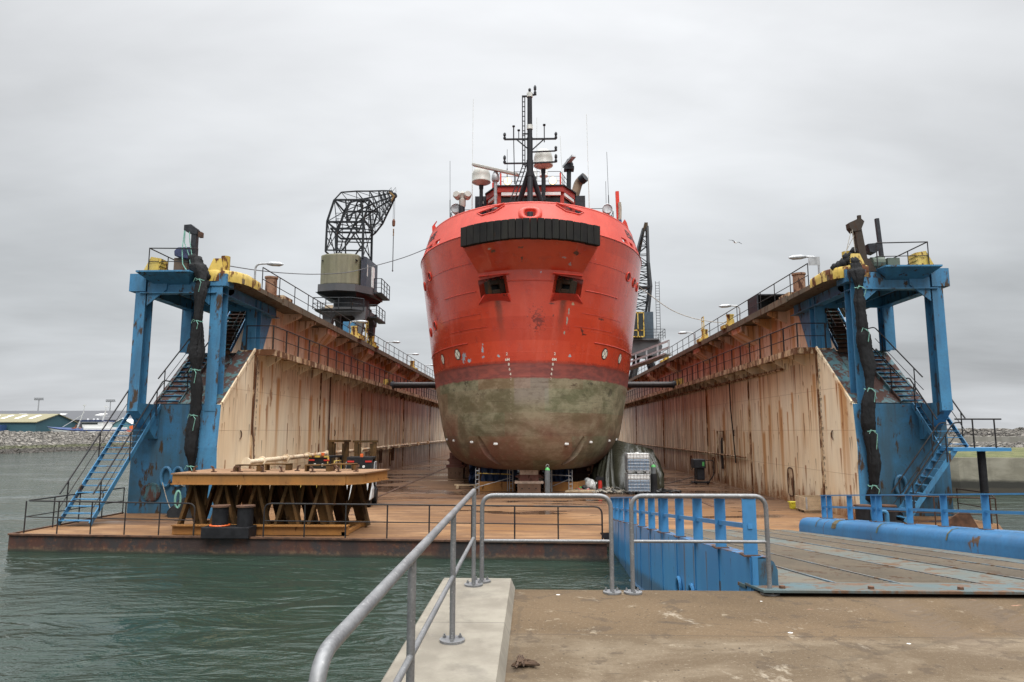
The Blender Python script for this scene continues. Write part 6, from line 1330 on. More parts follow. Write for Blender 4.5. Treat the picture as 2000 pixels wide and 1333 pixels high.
# ---------------------------------------------------------------- black net bundles hanging from the towers
def bundle(label, path, seed, heap=None):
    rnd = random.Random(seed); P = [Vector(p) for p in path]
    t = thing('net_bundle', label, 'net', tuple(P[-1]), 'black net bundles')
    # resample
    L_ = [0]; 
    for a, b in zip(P, P[1:]): L_.append(L_[-1]+(b-a).length)
    def pt(s):
        for i in range(len(P)-1):
            if s <= L_[i+1]: return P[i].lerp(P[i+1], (s-L_[i])/(L_[i+1]-L_[i]))
        return P[-1]
    tot = L_[-1]; ties = []; s = 1.0
    while s < tot-.3: ties.append(s); s += rnd.uniform(1.4, 2.2)
    rows = []; n = 34; m = int(tot/.06)
    ph = [rnd.uniform(0, 6.28) for _ in range(5)]
    for i in range(m+1):
        s = tot*i/m; c = pt(s); d = min([abs(s-q) for q in ties]+[9]); k = .135+.075*min(1, d/.5)**.7
        k *= 1+.18*math.sin(s*2.1+ph[0])+.1*math.sin(s*5.3+ph[1])
        c = c+V(.05*math.sin(s*1.7+ph[2]), .03*math.sin(s*2.3), 0)
        if s < .25 or s > tot-.1: k *= .7
        rows.append([c+V(k*math.cos(a)*(1+.14*math.sin(3*a+s*1.3+ph[3])+.16*math.sin(7*a+ph[4]+s*.8)+.08*math.sin(11*a+s*2.3)), .8*k*math.sin(a)*(1+.14*math.sin(4*a+s)), 0)+V(rnd.uniform(-.013,.013), rnd.uniform(-.013,.013), 0) for a in [2*math.pi*j/n for j in range(n+1)]])
    mb = MB(); mb.grid(rows); mb.build('net', M['net'], t, smooth='all')
    for q in ties:
        c = pt(q); mb = MB(); r_ = .155; mb.tube([c+V(r_*math.cos(a), .8*r_*math.sin(a), .02*math.sin(3*a)) for a in [2*math.pi*j/12 for j in range(13)]], .02, 6)
        mb.tube([c+V(.02,-.17,0), c+V(.10+.05*rnd.random(),-.22,-.12), c+V(.06,-.21,-.3-.35*rnd.random())], .013, 5); mb.tube([c+V(0,-.17,0), c+V(-.1,-.22,.05), c+V(-.16,-.22,-.10)], .011, 5); mb.build('tie_rope', M['rope'], t)
    if heap:
        x, y, w_, h_ = heap; rows = []
        for i in range(9):
            f = i/8; r_ = w_*(1-f)**.6*(1+.0*i)+.12; rows.append([V(x+r_*math.cos(a)*(1+.2*math.sin(5*a+i*.7)+.1*math.sin(11*a)), y+.6*r_*math.sin(a)*(1+.15*math.sin(4*a)), .01+h_*f**1.3) for a in [2*math.pi*j/32 for j in range(33)]])
        mb = MB(); mb.grid(rows); mb.build('net_heap', M['net'], t, smooth='all')
    return t
bundle('black net bundle tied with mint rope hanging down the left tower', [(-12.95, 25.3, 9.81), (-12.62, 25.1, 8.95), (-12.62, 25.1, 8.06), (-12.6, 25.1, 6.69), (-12.61, 25.15, 5.53), (-12.58, 25.2, 4), (-12.59, 25.25, 2.87), (-12.66, 25.4, 1.55), (-12.79, 25.7, 0.5)], 3, (-13.05,26.0,.62,.7))
bundle('black net bundle tied with mint rope hanging down the right tower', [(12.04, 25.3, 9.42), (12.05, 25.1, 8.79), (12.11, 25.1, 7.35), (12.09, 25.1, 6.21), (12.17, 25.1, 5.46), (12.17, 25.1, 4.72), (12.14, 25.1, 3.43), (12.17, 25.2, 2.33), (12.17, 25.3, 1.42), (12.25, 25.5, 0.6)], 8, (12.85,25.6,.4,.5))
def lump(name, label, pts, m, seed, parent=None, cat='net', group=None):
    rnd = random.Random(seed); mb = MB()
    for (x, y, z, r) in pts:
        ph = rnd.uniform(0, 6); mb.grid([[V(x+r*math.cos(b)*math.cos(a)*(1+.18*math.sin(3*a+ph+4*b)), y+r*.8*math.cos(b)*math.sin(a)*(1+.15*math.sin(5*a+ph)), z+r*math.sin(b)*(1+.15*math.sin(4*a))) for a in [2*math.pi*j/16 for j in range(17)]] for b in [-math.pi/2+math.pi*i/8 for i in range(9)]])
    return tag(mb.build(name, m, parent, smooth='all'), label, cat, group)
lump('net_heap', 'black net bunched round the hoist post on the left tower', [(-13.05,25.6,9.55,.30),(-12.82,25.45,9.35,.28),(-12.62,25.38,9.12,.24),(-12.75,25.4,8.85,.2),(-13.2,25.55,9.85,.2),(-12.95,25.5,9.75,.18),(-12.55,25.35,8.8,.18)], M['net'], 4)
lump('net_heap', 'black net gathered on the yellow chock of the right tower', [(12.0,25.7,9.62,.2),(11.85,25.75,9.52,.2),(11.7,25.8,9.45,.17),(11.55,25.85,9.4,.14),(12.12,25.65,9.8,.16),(12.2,25.6,9.98,.13),(12.15,25.5,9.5,.2),(11.95,25.7,9.75,.15)], M['net'], 5)
mb = MB()
for i in range(5): mb.tube([(-13.05+.10*math.cos(a)+.02*i-.04, 25.3-.02*i, .72+.30*math.sin(a)+.02*math.sin(i)) for a in [k*math.pi/10 for k in range(21)]], .02, 5)
tag(mb.build('rope_coil', M['rope']), 'mint green rope coil hanging on the foot of the left net', 'rope')
mb = MB(); mb.tube([(-14.5,26.8,1.2),(-14.2,26.7,.5),(-13.9,26.5,.12),(-13.4,26.2,.03)], .018, 5); mb.tube([(-14.0,26.8,1.4),(-13.6,26.6,1.1),(-13.4,26.4,1.1)], .016, 5)
tag(mb.build('loose_rope', M['oldrope']), 'thin pale rope trailing down the blue wall to the net heap', 'rope')
# ---------------------------------------------------------------- ochre trestle table
t = thing('trestle_platform', 'big ochre steel platform on rusty A shaped trestles', 'platform', (-8.2,22.5,0))
mb = MB(); mb.prism([(-11.25,21.25),(-5.75,21.25),(-5.3,21.75),(-4.95,23.9),(-11.25,23.9)], 'z', 1.86, 1.90); mb.build('top_plate', M['ochretop'], t)
mb = MB()
P = [(-11.2,21.32),(-5.78,21.32),(-5.38,21.8),(-5.05,23.85),(-11.2,23.85)]
for a, b in zip(P, P[1:]+P[:1]): mb.bar((*a,1.705),(*b,1.705),.05,.31,up=(0,0,1)); mb.bar((*a,1.565),(*b,1.565),.16,.03,up=(0,0,1))
mb.build('edge_beam', M['ochre'], t)
mb = MB()
for x in (-10.2,-9.2,-8.2,-7.2,-6.2): mb.box(x-.04,x+.04,21.4,23.8,1.6,1.84)
mb.build('cross_beam', M['rustleg'], t)
for k, y in enumerate((21.75, 23.35)):
    for x in (-10.75,-9.75,-8.7,-7.7,-6.65) + ((-5.95,) if k else ()):
        tr = MB(); tr.bar((x,y,1.58),(x-.42,y,.06),.09,.26,up=(0,1,0)); a_ = tr.build('leg', M['rustleg'], t)
        tr = MB(); tr.bar((x+.02,y+.06,1.58),(x+.42,y+.06,.06),.09,.26,up=(0,1,0)); tr.build('leg', M['rustleg'], t)
        tr = MB(); tr.prism([(x-.20,1.58),(x+.22,1.58),(x+.30,1.05),(x+.24,.15),(x-.05,.15),(x-.30,1.0)], 'y', y+.3, y+.36); tr.build('gusset_plate', M['rustleg'], t)
        tr = MB(); tr.bar((x+.35,y+.1,.9),(x+.5,y-.1,1.55),.05,.14); tr.build('leg', M['rustleg'], t)
mb = MB(); mb.box(-11.2,-5.7,21.45,21.6,.02,.30); mb.box(-11.2,-5.7,21.35,21.7,.28,.31); mb.box(-11.2,-5.6,23.4,23.55,.02,.2); mb.box(-5.9,-5.75,21.45,23.5,.02,.12); mb.build('base_beam', M['ochre'], t)
for i, (x, y) in enumerate(((-10.9,22),(-10.2,21.9),(-9.65,22.1),(-9.35,21.9),(-7.75,22.6),(-7.0,21.9),(-6.6,22.7),(-6.2,22.0),(-5.9,23.0),(-8.6,21.9),(-6.9,23.2),(-8.0,21.9),(-5.7,22.2))):
    mb = MB(); s = (-1)**i; mb.bar((x,y,1.9),(x+.03*s,y,2.06),.05); mb.bar((x+.03*s,y,2.05),(x+.1*s,y,2.08),.05); mb.bar((x-.08,y,1.915),(x+.08,y,1.915),.06,.03); mb.build('lashing_lug', M['rust'], t)
for x, y in ((-9.25,22.4),(-8.55,23.1),(-7.0,22.5),(-6.35,23.2)):
    mb = MB(); mb.box(x-.42,x+.42,y-.15,y+.15,2.08,2.12); mb.box(x-.42,x-.36,y-.15,y+.15,1.9,2.08); mb.box(x+.28,x+.42,y-.15,y+.15,1.9,2.10); mb.build('stool_bracket', M['rustleg'], t)
# ---------------------------------------------------------------- bollards
def bollards(label, x0, y0, w, cols, zt0=.34, zt1=.95, rb=.235):
    t = thing('double_bollard', label, 'bollard', (x0+w/2, y0, 0), 'double bollards on the apron')
    mb = MB(); mb.box(x0,x0+w,y0,y0+.62,.01,zt0); mb.build('base', M['black'], t, bevel=.02)
    for x in cols:
        mb = MB(); mb.cyl((x,y0+.32,zt0),(x,y0+.32,zt1),rb,20); mb.build('bitt', M['black'], t, smooth=True)
        mb = MB(); mb.cyl((x,y0+.32,zt1-.04),(x,y0+.32,zt1+.01),rb+.045,20); mb.build('cap', M['rust'], t, smooth=True)
    return t
t = bollards('double black bollard on a box at the front edge of the apron', -9.95, 20.72, 1.45, (-9.52,-8.75))
mb = MB(); mb.tube([(-9.52+.28*math.cos(a), 21.04+.28*math.sin(a), .37) for a in [k*math.pi/10 for k in range(21)]], .026, 6)
tag(mb.build('mooring_line', M['orange']), 'orange rope looped round the foot of the front bollard', 'rope')
bollards('double black bollard behind the right ramp railing', 11.3, 24.6, 1.5, (11.58,12.45), .1, .62, .24)
solid('angle_bracket', 'rusty triangular plate at the corner of the right apron', 'bracket', M['rust'], lambda mb: mb.prism([(13.2,0.01),(14.6,0.01),(14.3,.62),(14.1,.62)], 'y', 23.4, 23.46))
solid('standpipe', 'bent blue pipe rising behind the ramp railing', 'pipe', M['blue'], lambda mb: mb.tube(fillet([(10.9,21.9,0),(10.9,21.9,.75),(10.65,21.9,.75),(10.65,21.9,.55)], .14), .07, 10), smooth=True)
# ---------------------------------------------------------------- forklifts
def forklift(label, x, y, rz, body, hood, yellow=False):
    t = thing('forklift', label, 'forklift', (0,0,0), 'forklifts on the dock floor')
    def b(nm, m, f, **k): mb = MB(); f(mb); return mb.build(nm, m, t, **k)
    b('counterweight', body, lambda q: q.prism([(-.62,.35),(-.55,.30),(.55,.30),(.62,.35),(.64,.75),(.58,1.02),(.5,1.08),(-.5,1.08),(-.58,1.02),(-.64,.75)], 'y', -1.15, -.35), bevel=.1)
    b('chassis', hood, lambda q: q.box(-.58,.58,-.35,1.0,.28,.72), bevel=.03)
    b('seat', M['black'], lambda q: (q.box(-.28,.28,-.3,.25,.9,1.0), q.box(-.28,.28,-.36,-.26,1.0,1.5)), bevel=.03)
    c = b('cab', M['black'], lambda q: [q.bar(a, e, .09) for a, e in (((-.55,-.55,1.0),(-.5,-.45,2.02)),((.55,-.55,1.0),(.5,-.45,2.02)),((-.52,.95,.7),(-.48,.55,2.02)),((.52,.95,.7),(.48,.55,2.02)))]+[q.box(-.56,.56,-.5,.62,2.0,2.08), q.box(-.5,.5,-.5,-.46,1.72,2.0)])
    b('rear_glass', M['glass'], lambda q: q.box(-.47,.47,-.52,-.50,1.15,1.75))
    for s in (-1, 1):
        mb = MB(); mb.box(s*.38-.14,s*.38+.14,-.53,-.505,1.86,1.93); mb.build('tail_light', M['red'], c)
        mb = MB(); mb.cyl((s*.46-.1,-.75,.28),(s*.46+.1,-.75,.28),.28,18); mb.build('wheel', M['black'], t)
        mb = MB(); mb.cyl((s*.5-.13,.72,.34),(s*.5+.13,.72,.34),.34,18); mb.build('wheel', M['black'], t)
        mb = MB(); mb.tube([(s*.60,-.35,1.0),(s*.60,-.2,1.85),(s*.60,.35,1.85),(s*.60,.5,.8)], .035, 6); mb.build('side_frame', M['yellow'] if yellow else M['galvlight'], t)
    b('beacon', M['orange'], lambda q: q.cyl((0.05,-.3,2.08),(0.05,-.3,2.22),.07,10))
    b('work_lamp', M['dirtywhite'], lambda q: (q.cyl((-.2,-.52,1.7),(-.2,-.56,1.7),.06,8), q.cyl((.18,-.52,1.68),(.18,-.56,1.68),.06,8)))
    m_ = b('mast', M['rustleg'], lambda q: (q.box(-.5,-.32,1.1,1.28,.12,2.75), q.box(.32,.5,1.1,1.28,.12,2.75), q.box(-.56,.56,1.08,1.3,2.68,2.78), q.box(-.30,-.2,1.12,1.26,.2,2.62), q.box(.2,.3,1.12,1.26,.2,2.62), q.cyl((0,1.2,.2),(0,1.2,2.0),.05,8), q.box(-.5,.5,1.28,1.36,.3,.8)))
    b('fork', M['black'], lambda q: (q.box(-.3,-.18,1.36,2.4,.08,.13), q.box(.18,.3,1.36,2.4,.08,.13)))
    b('mirror', M['black'], lambda q: (q.bar((.5,-.1,1.3),(.78,-.3,1.45),.03), q.box(.7,.92,-.34,-.28,1.4,1.52)))
    if yellow: b('front_post', M['yellow'], lambda q: (q.bar((.5,-.5,1.1),(.44,-.45,2.05),.1), q.bar((-.5,-.5,2.06),(.46,-.5,2.06),.08)))
    t.location = (x,y,0); t.rotation_euler = (0,0,rz); return t
whit = plain('white_truck_paint', (.62,.66,.68), .4, 0, .12)
forklift('white forklift behind the right end of the ochre platform, beacon on its roof', -7.55, 30.3, R(6), whit, M['darksteel'])
forklift('yellow framed forklift behind the ochre platform, left of the white one', -9.55, 31.6, R(-14), M['yellow'], M['black'], True)
# ---------------------------------------------------------------- keel and bilge blocks
blk = painted('red_lead_block', (.14,.055,.045), (.20,.09,.07), .35, .75, (.08,.04,.03), streak=False); blk2 = painted('brown_block', (.15,.085,.055), (.20,.12,.08), .3, .8, (.08,.045,.03), streak=False)
def block(label, x, y, w, top, cat='block', name='keel_block', timber=M['pink'], d=1.2):
    t = thing(name, label, 'keel block', (x,y,0), 'docking blocks under the ship')
    h = top
    mb = MB(); mb.box(x-w/2,x+w/2,y-d/2,y+d/2,.012,h*.42); mb.build('base', blk2, t, bevel=.01)
    for s in (-1,0,1):
        mb = MB(); mb.cyl((x+s*w*.3,y-d/2-.01,h*.22),(x+s*w*.3,y-d/2+.02,h*.22),.035,8); mb.build('bolt_hole', M['black'], t)
    mb = MB(); mb.box(x-w*.62,x+w*.62,y-d*.45,y+d*.45,h*.425,h*.53); mb.build('cap_plate', timber, t)
    mb = MB(); mb.prism([(x-w*.42,h*.535),(x+w*.42,h*.535),(x+w*.40,h*.80),(x-w*.40,h*.80)], 'y', y-d*.42, y+d*.42); mb.prism([(x-w*.62,h*.70),(x-w*.40,h*.62),(x-w*.40,h*.80)], 'y', y-.2, y+.2); mb.prism([(x+w*.62,h*.70),(x+w*.40,h*.62),(x+w*.40,h*.80)], 'y', y-.2, y+.2); mb.build('saddle', blk, t)
    for s in (-1,0,1):
        mb = MB(); mb.box(x+s*w*.27-w*.13,x+s*w*.27+w*.13,y-d*.45,y+d*.45,h*.805,h*.995); mb.build('timber', timber, t)
block('front keel block under the stem with pale timbers on top', -.20, 36.5, 1.2, 1.2)
dk = M['rust']
for i, y in enumerate((39.5, 42.5, 45.5, 48.5)): block('keel block in the row along the keel behind the front one', -.1, y, 1.2, 1.2)
block('rusty bilge block on the far left beside the wet floor', -5.25, 47.6, 1.05, 1.75, timber=blk)
block('red bilge block nearer the keel on the left', -3.0, 41.0, .75, 1.55, timber=blk)
block('broad bilge block to the right of the gas cylinder', 2.75, 42.5, 1.15, 1.5, timber=blk)
for i, y in enumerate((51, 55, 59)):
    block('far bilge block deep under the left bilge', -4.9, y, 1.0, 1.6, timber=blk); block('far bilge block deep under the right bilge', 4.7, y, 1.0, 1.6, timber=blk)
# work under the bow: steel troughs, scaffold, tarps, lamps
t = thing('work_trough', 'low rusty steel trough behind the scaffold left of the keel', 'trough', (-2.2,37.4,0))
mb = MB(); mb.box(-2.95,-.95,37.2,37.26,.01,.52); mb.box(-2.95,-2.9,37.26,38.6,.01,.52); mb.box(-1.0,-.95,37.26,38.6,.01,.52); mb.build('panel', M['ochre'], t)
t = thing('work_trough', 'low rusty steel trough right of the keel', 'trough', (1.6,37.6,0))
mb = MB(); mb.box(.6,2.35,37.4,37.46,.01,.5); mb.prism([(2.35,37.4),(2.42,37.4),(2.9,38.6),(2.83,38.6)], 'z', .01, .5); mb.build('panel', M['ochre'], t)
def scaffold(label, x0, x1, y, h, yl):
    t = thing('scaffold', label, 'scaffold', ((x0+x1)/2,y,0), 'low scaffolds under the bow')
    for x in (x0, x1):
        mb = MB()
        for d in (-.09,.09): mb.cyl((x+d,y,.01),(x+d,y,h),.022,7)
        for k in range(5): mb.cyl((x-.09,y,.2+k*h/5.5),(x+.09,y,.2+k*h/5.5),.014,6)
        mb.build('frame', M['galvlight'], t)
    mb = MB(); mb.cyl((x0,y,h*.78),(x1,y,h*.74),.022,7); mb.build('rail', M['yellow'] if yl else M['galvlight'], t)
    mb = MB(); mb.cyl((x0,y+.05,.25),(x1,y+.05,h*.6),.018,6); mb.build('brace', M['galvlight'], t)
scaffold('low scaffold with yellow rail left of the front keel block', -2.95, -1.15, 36.9, 1.25, True)
scaffold('low scaffold with diagonal brace right of the gas cylinder', .92, 2.0, 37.0, 1.15, False)
for x, lab in ((-1.35,'lit work tube under the bow left of the keel block'),(.98,'lit work tube under the bow right of the keel block')):
    t = thing('work_light', lab, 'lamp', (x,36.9,1.3), 'lit work tubes under the bow')
    mb = MB(); mb.box(x-.26,x+.26,36.88,36.96,1.30,1.34); mb.cyl((x,36.94,.02),(x,36.94,1.3),.016,6); mb.build('holder', M['galvlight'], t)
    mb = MB(); mb.cyl((x-.24,36.90,1.28),(x+.24,36.90,1.28),.025,8); mb.build('tube', M['tube'], t)
def drape(name, label, x0, x1, y, z1, m, seed, cat='tarpaulin'):
    rows = [[V(x0+(x1-x0)*i/30+.05*math.sin(j*1.3+i), y+.12*math.sin(i*1.1+seed)+.08*math.sin(i*2.7+j*.5)-.25*(1-j/12), z1*j/12+.02) for i in range(31)] for j in range(13)]
    rows2 = [[v+V(0,.05,0) for v in r] for r in rows]
    mb = MB(); mb.grid(rows); mb.grid(rows2, True); return tag(mb.build(name, m, smooth='all'), label, cat, 'blue tarpaulins under the bow')
drape('hanging_tarp', 'dark blue tarpaulin hanging behind the left scaffold', -2.9, -.9, 39.0, 1.5, M['bluetarp'], 1)
drape('hanging_tarp', 'dark blue tarpaulin hanging right of the keel block', .6, 2.2, 39.2, 1.5, M['bluetarp'], 4)
drape('hanging_tarp', 'blue tarpaulin strip hanging by the left bilge block', -3.7, -3.25, 40.6, 1.75, M['bluetarp'], 2)
solid('timber_plank', 'pale plank lying on two bearers left of the scaffold', 'plank', M['crate'], lambda mb: (mb.box(-4.4,-3.0,38.9,39.1,.16,.24), mb.box(-4.3,-4.15,38.8,39.2,.01,.16), mb.box(-3.3,-3.15,38.8,39.2,.01,.16)))
# gas cylinders
def gas(label, x, y, h, wrap=False):
    t = thing('gas_cylinder', label, 'gas cylinder', (x,y,0), 'gas cylinders on the dock floor')
    mb = MB(); mb.lathe([(.13,0),(.135,.02),(.135,h*.8),(.12,h*.86)], (x,y,0.01), 16); mb.build('body', M['greygas'], t, smooth=True)
    mb = MB(); mb.lathe([(.122,h*.858),(.10,h*.91),(.05,h*.94)], (x,y,0.01), 16); mb.build('shoulder', M['green'], t, smooth=True)
    mb = MB(); mb.cyl((x,y,h*.94),(x,y,h*.97),.03,8); mb.tube([(x-.07,y,h*.95),(x-.07,y,h*1.02),(x,y,h*1.06),(x+.07,y,h*1.02),(x+.07,y,h*.95)], .016, 6); mb.build('valve_guard', M['galvlight'], t)
    if wrap:
        mb = MB(); mb.lathe([(.25,0),(.19,.1),(.17,.5),(.18,.9),(.14,1.0)], (x,y,.01), 12); mb.build('hose_wrap', M['net'], t, smooth=True)
gas('grey gas cylinder with green shoulder in front of the keel block', .72, 34.2, 1.5)
gas('grey gas cylinder with black hoses beside the white tanks', 6.3, 36.4, 1.55, True)
# tank containers
def ibc(label, z):
    x, y, w, d, h = 5.42, 36.2, 1.14, 1.0, 1.02
    t = thing('tank_container', label, 'tank', (x,y,z), 'caged tanks stacked by the tarpaulin')
    mb = MB(); mb.box(x-w/2,x+w/2,y-d/2,y+d/2,z+.10,z+.13)
    for s in (-1,0,1): mb.box(x+s*.45-.08,x+s*.45+.08,y-d/2,y+d/2,z,z+.10)
    mb.build('pallet', M['galvlight'] if z > .5 else M['darksteel'], t)
    mb = MB(); mb.box(x-w/2+.03,x+w/2-.03,y-d/2+.03,y+d/2-.03,z+.13,z+.72); mb.build('filled_part', M['tankliquid'], t, bevel=.04)
    mb = MB(); mb.box(x-w/2+.03,x+w/2-.03,y-d/2+.03,y+d/2-.03,z+.722,z+h-.02); mb.cyl((x,y,z+h-.03),(x,y,z+h+.03),.11,12); mb.build('tank_top', M['white'], t, bevel=.04)
    mb = MB(); r_ = .0085
    for zz in [z+.16+i*.165 for i in range(6)]: mb.tube([(x-w/2,y-d/2,zz),(x+w/2,y-d/2,zz),(x+w/2,y+d/2,zz),(x-w/2,y+d/2,zz),(x-w/2,y-d/2,zz)], r_, 5)
    for i in range(8): q = x-w/2+w*i/7; mb.cyl((q,y-d/2,z+.1),(q,y-d/2,z+h),r_,5); mb.cyl((q,y+d/2,z+.1),(q,y+d/2,z+h),r_,5)
    for i in range(1,7): q = y-d/2+d*i/7; mb.cyl((x-w/2,q,z+.1),(x-w/2,q,z+h),r_,5); mb.cyl((x+w/2,q,z+.1),(x+w/2,q,z+h),r_,5)
    mb.build('cage', M['galvlight'], t, smooth=True)
ibc('lower caged tank of the stack in front of the tarpaulin', .012); ibc('upper caged tank of the stack in front of the tarpaulin', 1.06)
# big tarpaulin tent over the side thruster
def tent():
    rows = []; ap = V(4.75,41.6,2.75); n = 120; base = []
    for i in range(n+1):
        a = 2*math.pi*i/n; ex = 1.55 if math.cos(a) < 0 else 2.2; base.append(V(5.0+ex*math.copysign(abs(math.cos(a))**.75, math.cos(a)), 39.6+2.6*math.copysign(abs(math.sin(a))**.8, math.sin(a)), .015))
    mb = MB(); m = 18
    for j in range(m+1):
        f = j/m; row = []
        for i, b in enumerate(base):
            a = 2*math.pi*i/n
            top = ap.lerp(V(6.7, 39.0, 2.2), .5+.5*math.cos(a)) if math.cos(a) > -.2 else ap
            c = b.lerp(top, f**1.25); bul = math.sin(f*math.pi)*.35*(1 if math.cos(a) < .3 else .5)
            d = Vector((b.x-5.0, b.y-39.6, 0)).normalized(); fold = (.12*math.sin(i*1.31+f*1.5)+.08*math.sin(i*2.9+f*2.5)+.10*math.sin(i*.73+1))*(.35+.65*math.sin(min(1,f*1.1)*math.pi))*(1-f)**.4+.03*math.sin(f*19+i*.9)
            row.append(c+d*(bul+fold)+V(0,0,.05*math.sin(i*1.7)*math.sin(f*math.pi)))
        rows.append(row)
    mb.grid(rows); return mb.build('tarpaulin_tent', M['tarp'], smooth='all')
tag(tent(), 'dark green tarpaulin tent draped from the right bilge behind the tanks', 'tarpaulin')
# heaps
def heap(name, label, x, y, w, d, h, mats_, seed, n, cat='scrap'):
    rnd = random.Random(seed); mb = MB()
    for i in range(n):
        a, r_ = rnd.uniform(0,6.28), rnd.random()**.6; c = V(x+w*r_*math.cos(a), y+d*r_*math.sin(a), .03+h*(1-r_)*rnd.random())
        mb.cur = rnd.randrange(len(mats_)); b = rnd.uniform(0,6.28); L_ = rnd.uniform(.12,.4)
        mb.tube([c, c+V(L_*.5*math.cos(b),L_*.3*math.sin(b),.05+.08*rnd.random()), c+V(L_*math.cos(b+.6),L_*.5*math.sin(b),rnd.uniform(-.0,.06))], rnd.uniform(.02,.05), 5)
    return tag(mb.build(name, mats_, smooth=True), label, cat)
heap('cable_heap', 'heap of dark cables and rags right of the keel block', 2.3, 38.0, .9, .6, .28, [M['black'], M['hose'], M['dirtywhite'], M['green'], M['red'], M['black']], 3, 90)
lump('plastic_sheet', 'crumpled white plastic sheet at the foot of the tarpaulin', [(3.2,38.8,.22,.3),(3.5,38.6,.15,.25),(3.05,39.0,.4,.2),(3.75,38.5,.1,.2)], M['white'], 12, cat='sheet')
heap('rope_heap', 'heap of pale rope in front of the tarpaulin left of the tanks', 4.0, 36.4, .85, .4, .22, [M['oldrope'], M['hose'], M['oldrope']], 5, 110, 'rope')
heap('net_pile', 'low dark pile of netting right of the white tanks', 6.9, 36.5, .9, .35, .14, [M['net'], M['hose']], 6, 60, 'net')
t = thing('jack_stand', 'small red hydraulic jack on the floor before the tarpaulin', 'jack', (3.55,36.9,0))
mb = MB(); mb.cyl((3.55,36.9,.01),(3.55,36.9,.62),.11,12); mb.build('body', M['red'], t, smooth=True)
mb = MB(); mb.box(3.33,3.77,36.8,37.0,.62,.78); mb.cyl((3.45,36.9,.78),(3.45,36.9,.86),.06,8); mb.build('head', M['black'], t)
solid('floor_plank', 'flat pale board on the floor in front of the cable heap', 'board', M['crate'], lambda mb: mb.prism([(1.7,36.7),(3.4,36.6),(3.5,37.3),(2.0,37.4)], 'z', .012, .10))
# welding set by the right wall
t = thing('welding_set', 'dark welding machine on a trolley beside the right wall', 'welder', (10.2,42.8,0))
mb = MB(); mb.box(9.8,10.5,42.4,43.3,.95,1.5); mb.box(10.0,10.45,42.5,43.2,.25,.95); mb.build('cabinet', M['darksteel'], t, bevel=.05)
mb = MB(); mb.tube(fillet([(9.8,42.35,.1),(9.8,42.35,.95)], .1), .03, 6); mb.tube(fillet([(10.6,42.35,.1),(10.95,42.35,.6),(10.95,42.35,1.45),(10.5,42.35,1.45)], .15), .03, 6); mb.box(9.75,10.7,42.4,43.3,.08,.14); mb.cyl((9.85,42.5,.1),(9.95,42.5,.1),.1,10); mb.cyl((10.55,42.5,.1),(10.65,42.5,.1),.1,10); mb.build('frame', M['black'], t)
mb = MB(); mb.box(10.28,10.4,42.37,42.4,1.1,1.35); mb.build('panel', M['green'], t)
mb = MB(); mb.tube([(9.8,42.3,.2),(9.3,41.8,.03),(8.5,41.5,.02),(7.6,41.6,.02),(6.8,41.4,.02)], .025, 5); mb.tube([(9.9,42.3,.5),(8.2,42.6,.03),(7.0,43.6,.02)], .02, 5); tag(mb.build('welding_cable', M['black']), 'black cable snaking from the welding machine across the floor', 'cable')
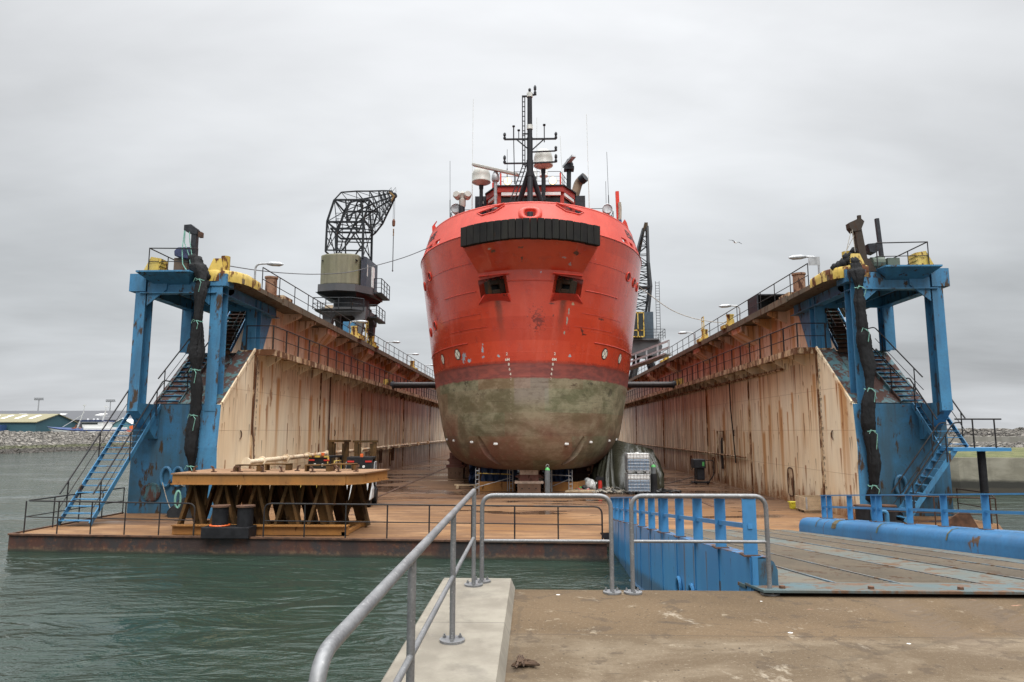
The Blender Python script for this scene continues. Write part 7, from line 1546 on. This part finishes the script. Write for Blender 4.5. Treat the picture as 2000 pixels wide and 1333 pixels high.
# crate and yellow box by the right wall
t = thing('wooden_crate', 'open wooden pallet crate behind the ramp railing', 'crate', (11.28,28.3,0))
mb = MB(); 
for s in (0,1,2): mb.box(10.73,11.78,27.9+.36*s,28.02+.36*s,.012,.10)
mb.box(10.68,11.83,27.85,28.8,.10,.13); mb.build('pallet', M['crate'], t)
mb = MB()
for k in range(3):
    z = .15+k*.155; mb.box(10.7,11.81,27.86,27.89,z,z+.145); mb.box(10.7,11.81,28.76,28.79,z,z+.145); mb.box(10.7,10.73,27.89,28.76,z,z+.145); mb.box(11.78,11.81,27.89,28.76,z,z+.145)
mb.build('side_boards', M['crate'], t)
mb = MB()
for x in (10.75, 11.7): mb.box(x,x+.06,27.84,27.86,.14,.62)
mb.build('corner_iron', M['galvlight'], t)
t = thing('salt_bin', 'small yellow plastic bin at the foot of the right wall', 'bin', (10.8,29.3,0))
mb = MB(); mb.prism([(10.68,.012),(10.92,.012),(10.95,.26),(10.65,.26)], 'y', 29.2, 29.45); mb.build('body', M['yellow'] if False else plain('clean_yellow_plastic', (.72,.62,.05), .4), t, bevel=.02)
mb = MB(); mb.box(10.63,10.97,29.18,29.47,.26,.30); mb.build('lid', plain('yellow_lid_plastic', (.75,.66,.08), .4), t)
# telescopic spars that hold the ship between the galleries
for s in (-1, 1):
    nm = 'left' if s < 0 else 'right'
    t = thing('breast_shore', 'black cylindrical shore between the %s gallery and the hull' % nm, 'shore', (s*9,53,6.75), 'shores holding the ship')
    xe = hb(6.75, 53)+.05
    mb = MB(); mb.cyl((s*11.1,53,6.75),(CX+s*xe,53,6.75),.235,16); mb.build('spar', M['spar'], t, smooth=True)
    mb = MB(); mb.cyl((s*11.15,53,6.75),(s*10.8,53,6.75),.30,16); mb.cyl((CX+s*(xe+.3),53,6.75),(CX+s*(xe+.02),53,6.75),.29,16); mb.build('collar', M['darksteel'], t, smooth=True)
    mb = MB(); mb.box(s*11.3-.25,s*11.3+.25,52.5,53.5,6.6,7.2); mb.build('winch_box', M['yellow'], t)
# a gull
t = thing('seagull', 'single gull gliding in the sky over the right dock wall', 'bird', (0,0,0))
mb = MB(); mb.lathe([(.01,-.22),(.05,-.12),(.065,0),(.045,.14),(.02,.22)], (0,0,0), 10, axis=(.5,-.8,0)); mb.build('body', M['dirtywhite'], t, smooth=True)
for s in (-1, 1):
    mb = MB(); mb.grid([[V(s*.04,-.08,.02),V(s*.3,-.10,.12),V(s*.68,.0,.05)],[V(s*.04,.0,.05),V(s*.3,-.0,.15),V(s*.70,.03,.055)],[V(s*.04,.10,.02),V(s*.3,.08,.11),V(s*.68,.07,.045)]]); mb.build('wing', M['darksteel'], t, smooth='all')
t.location = (18.8, 62, 20.5); t.rotation_euler = (R(12), R(14), R(10))
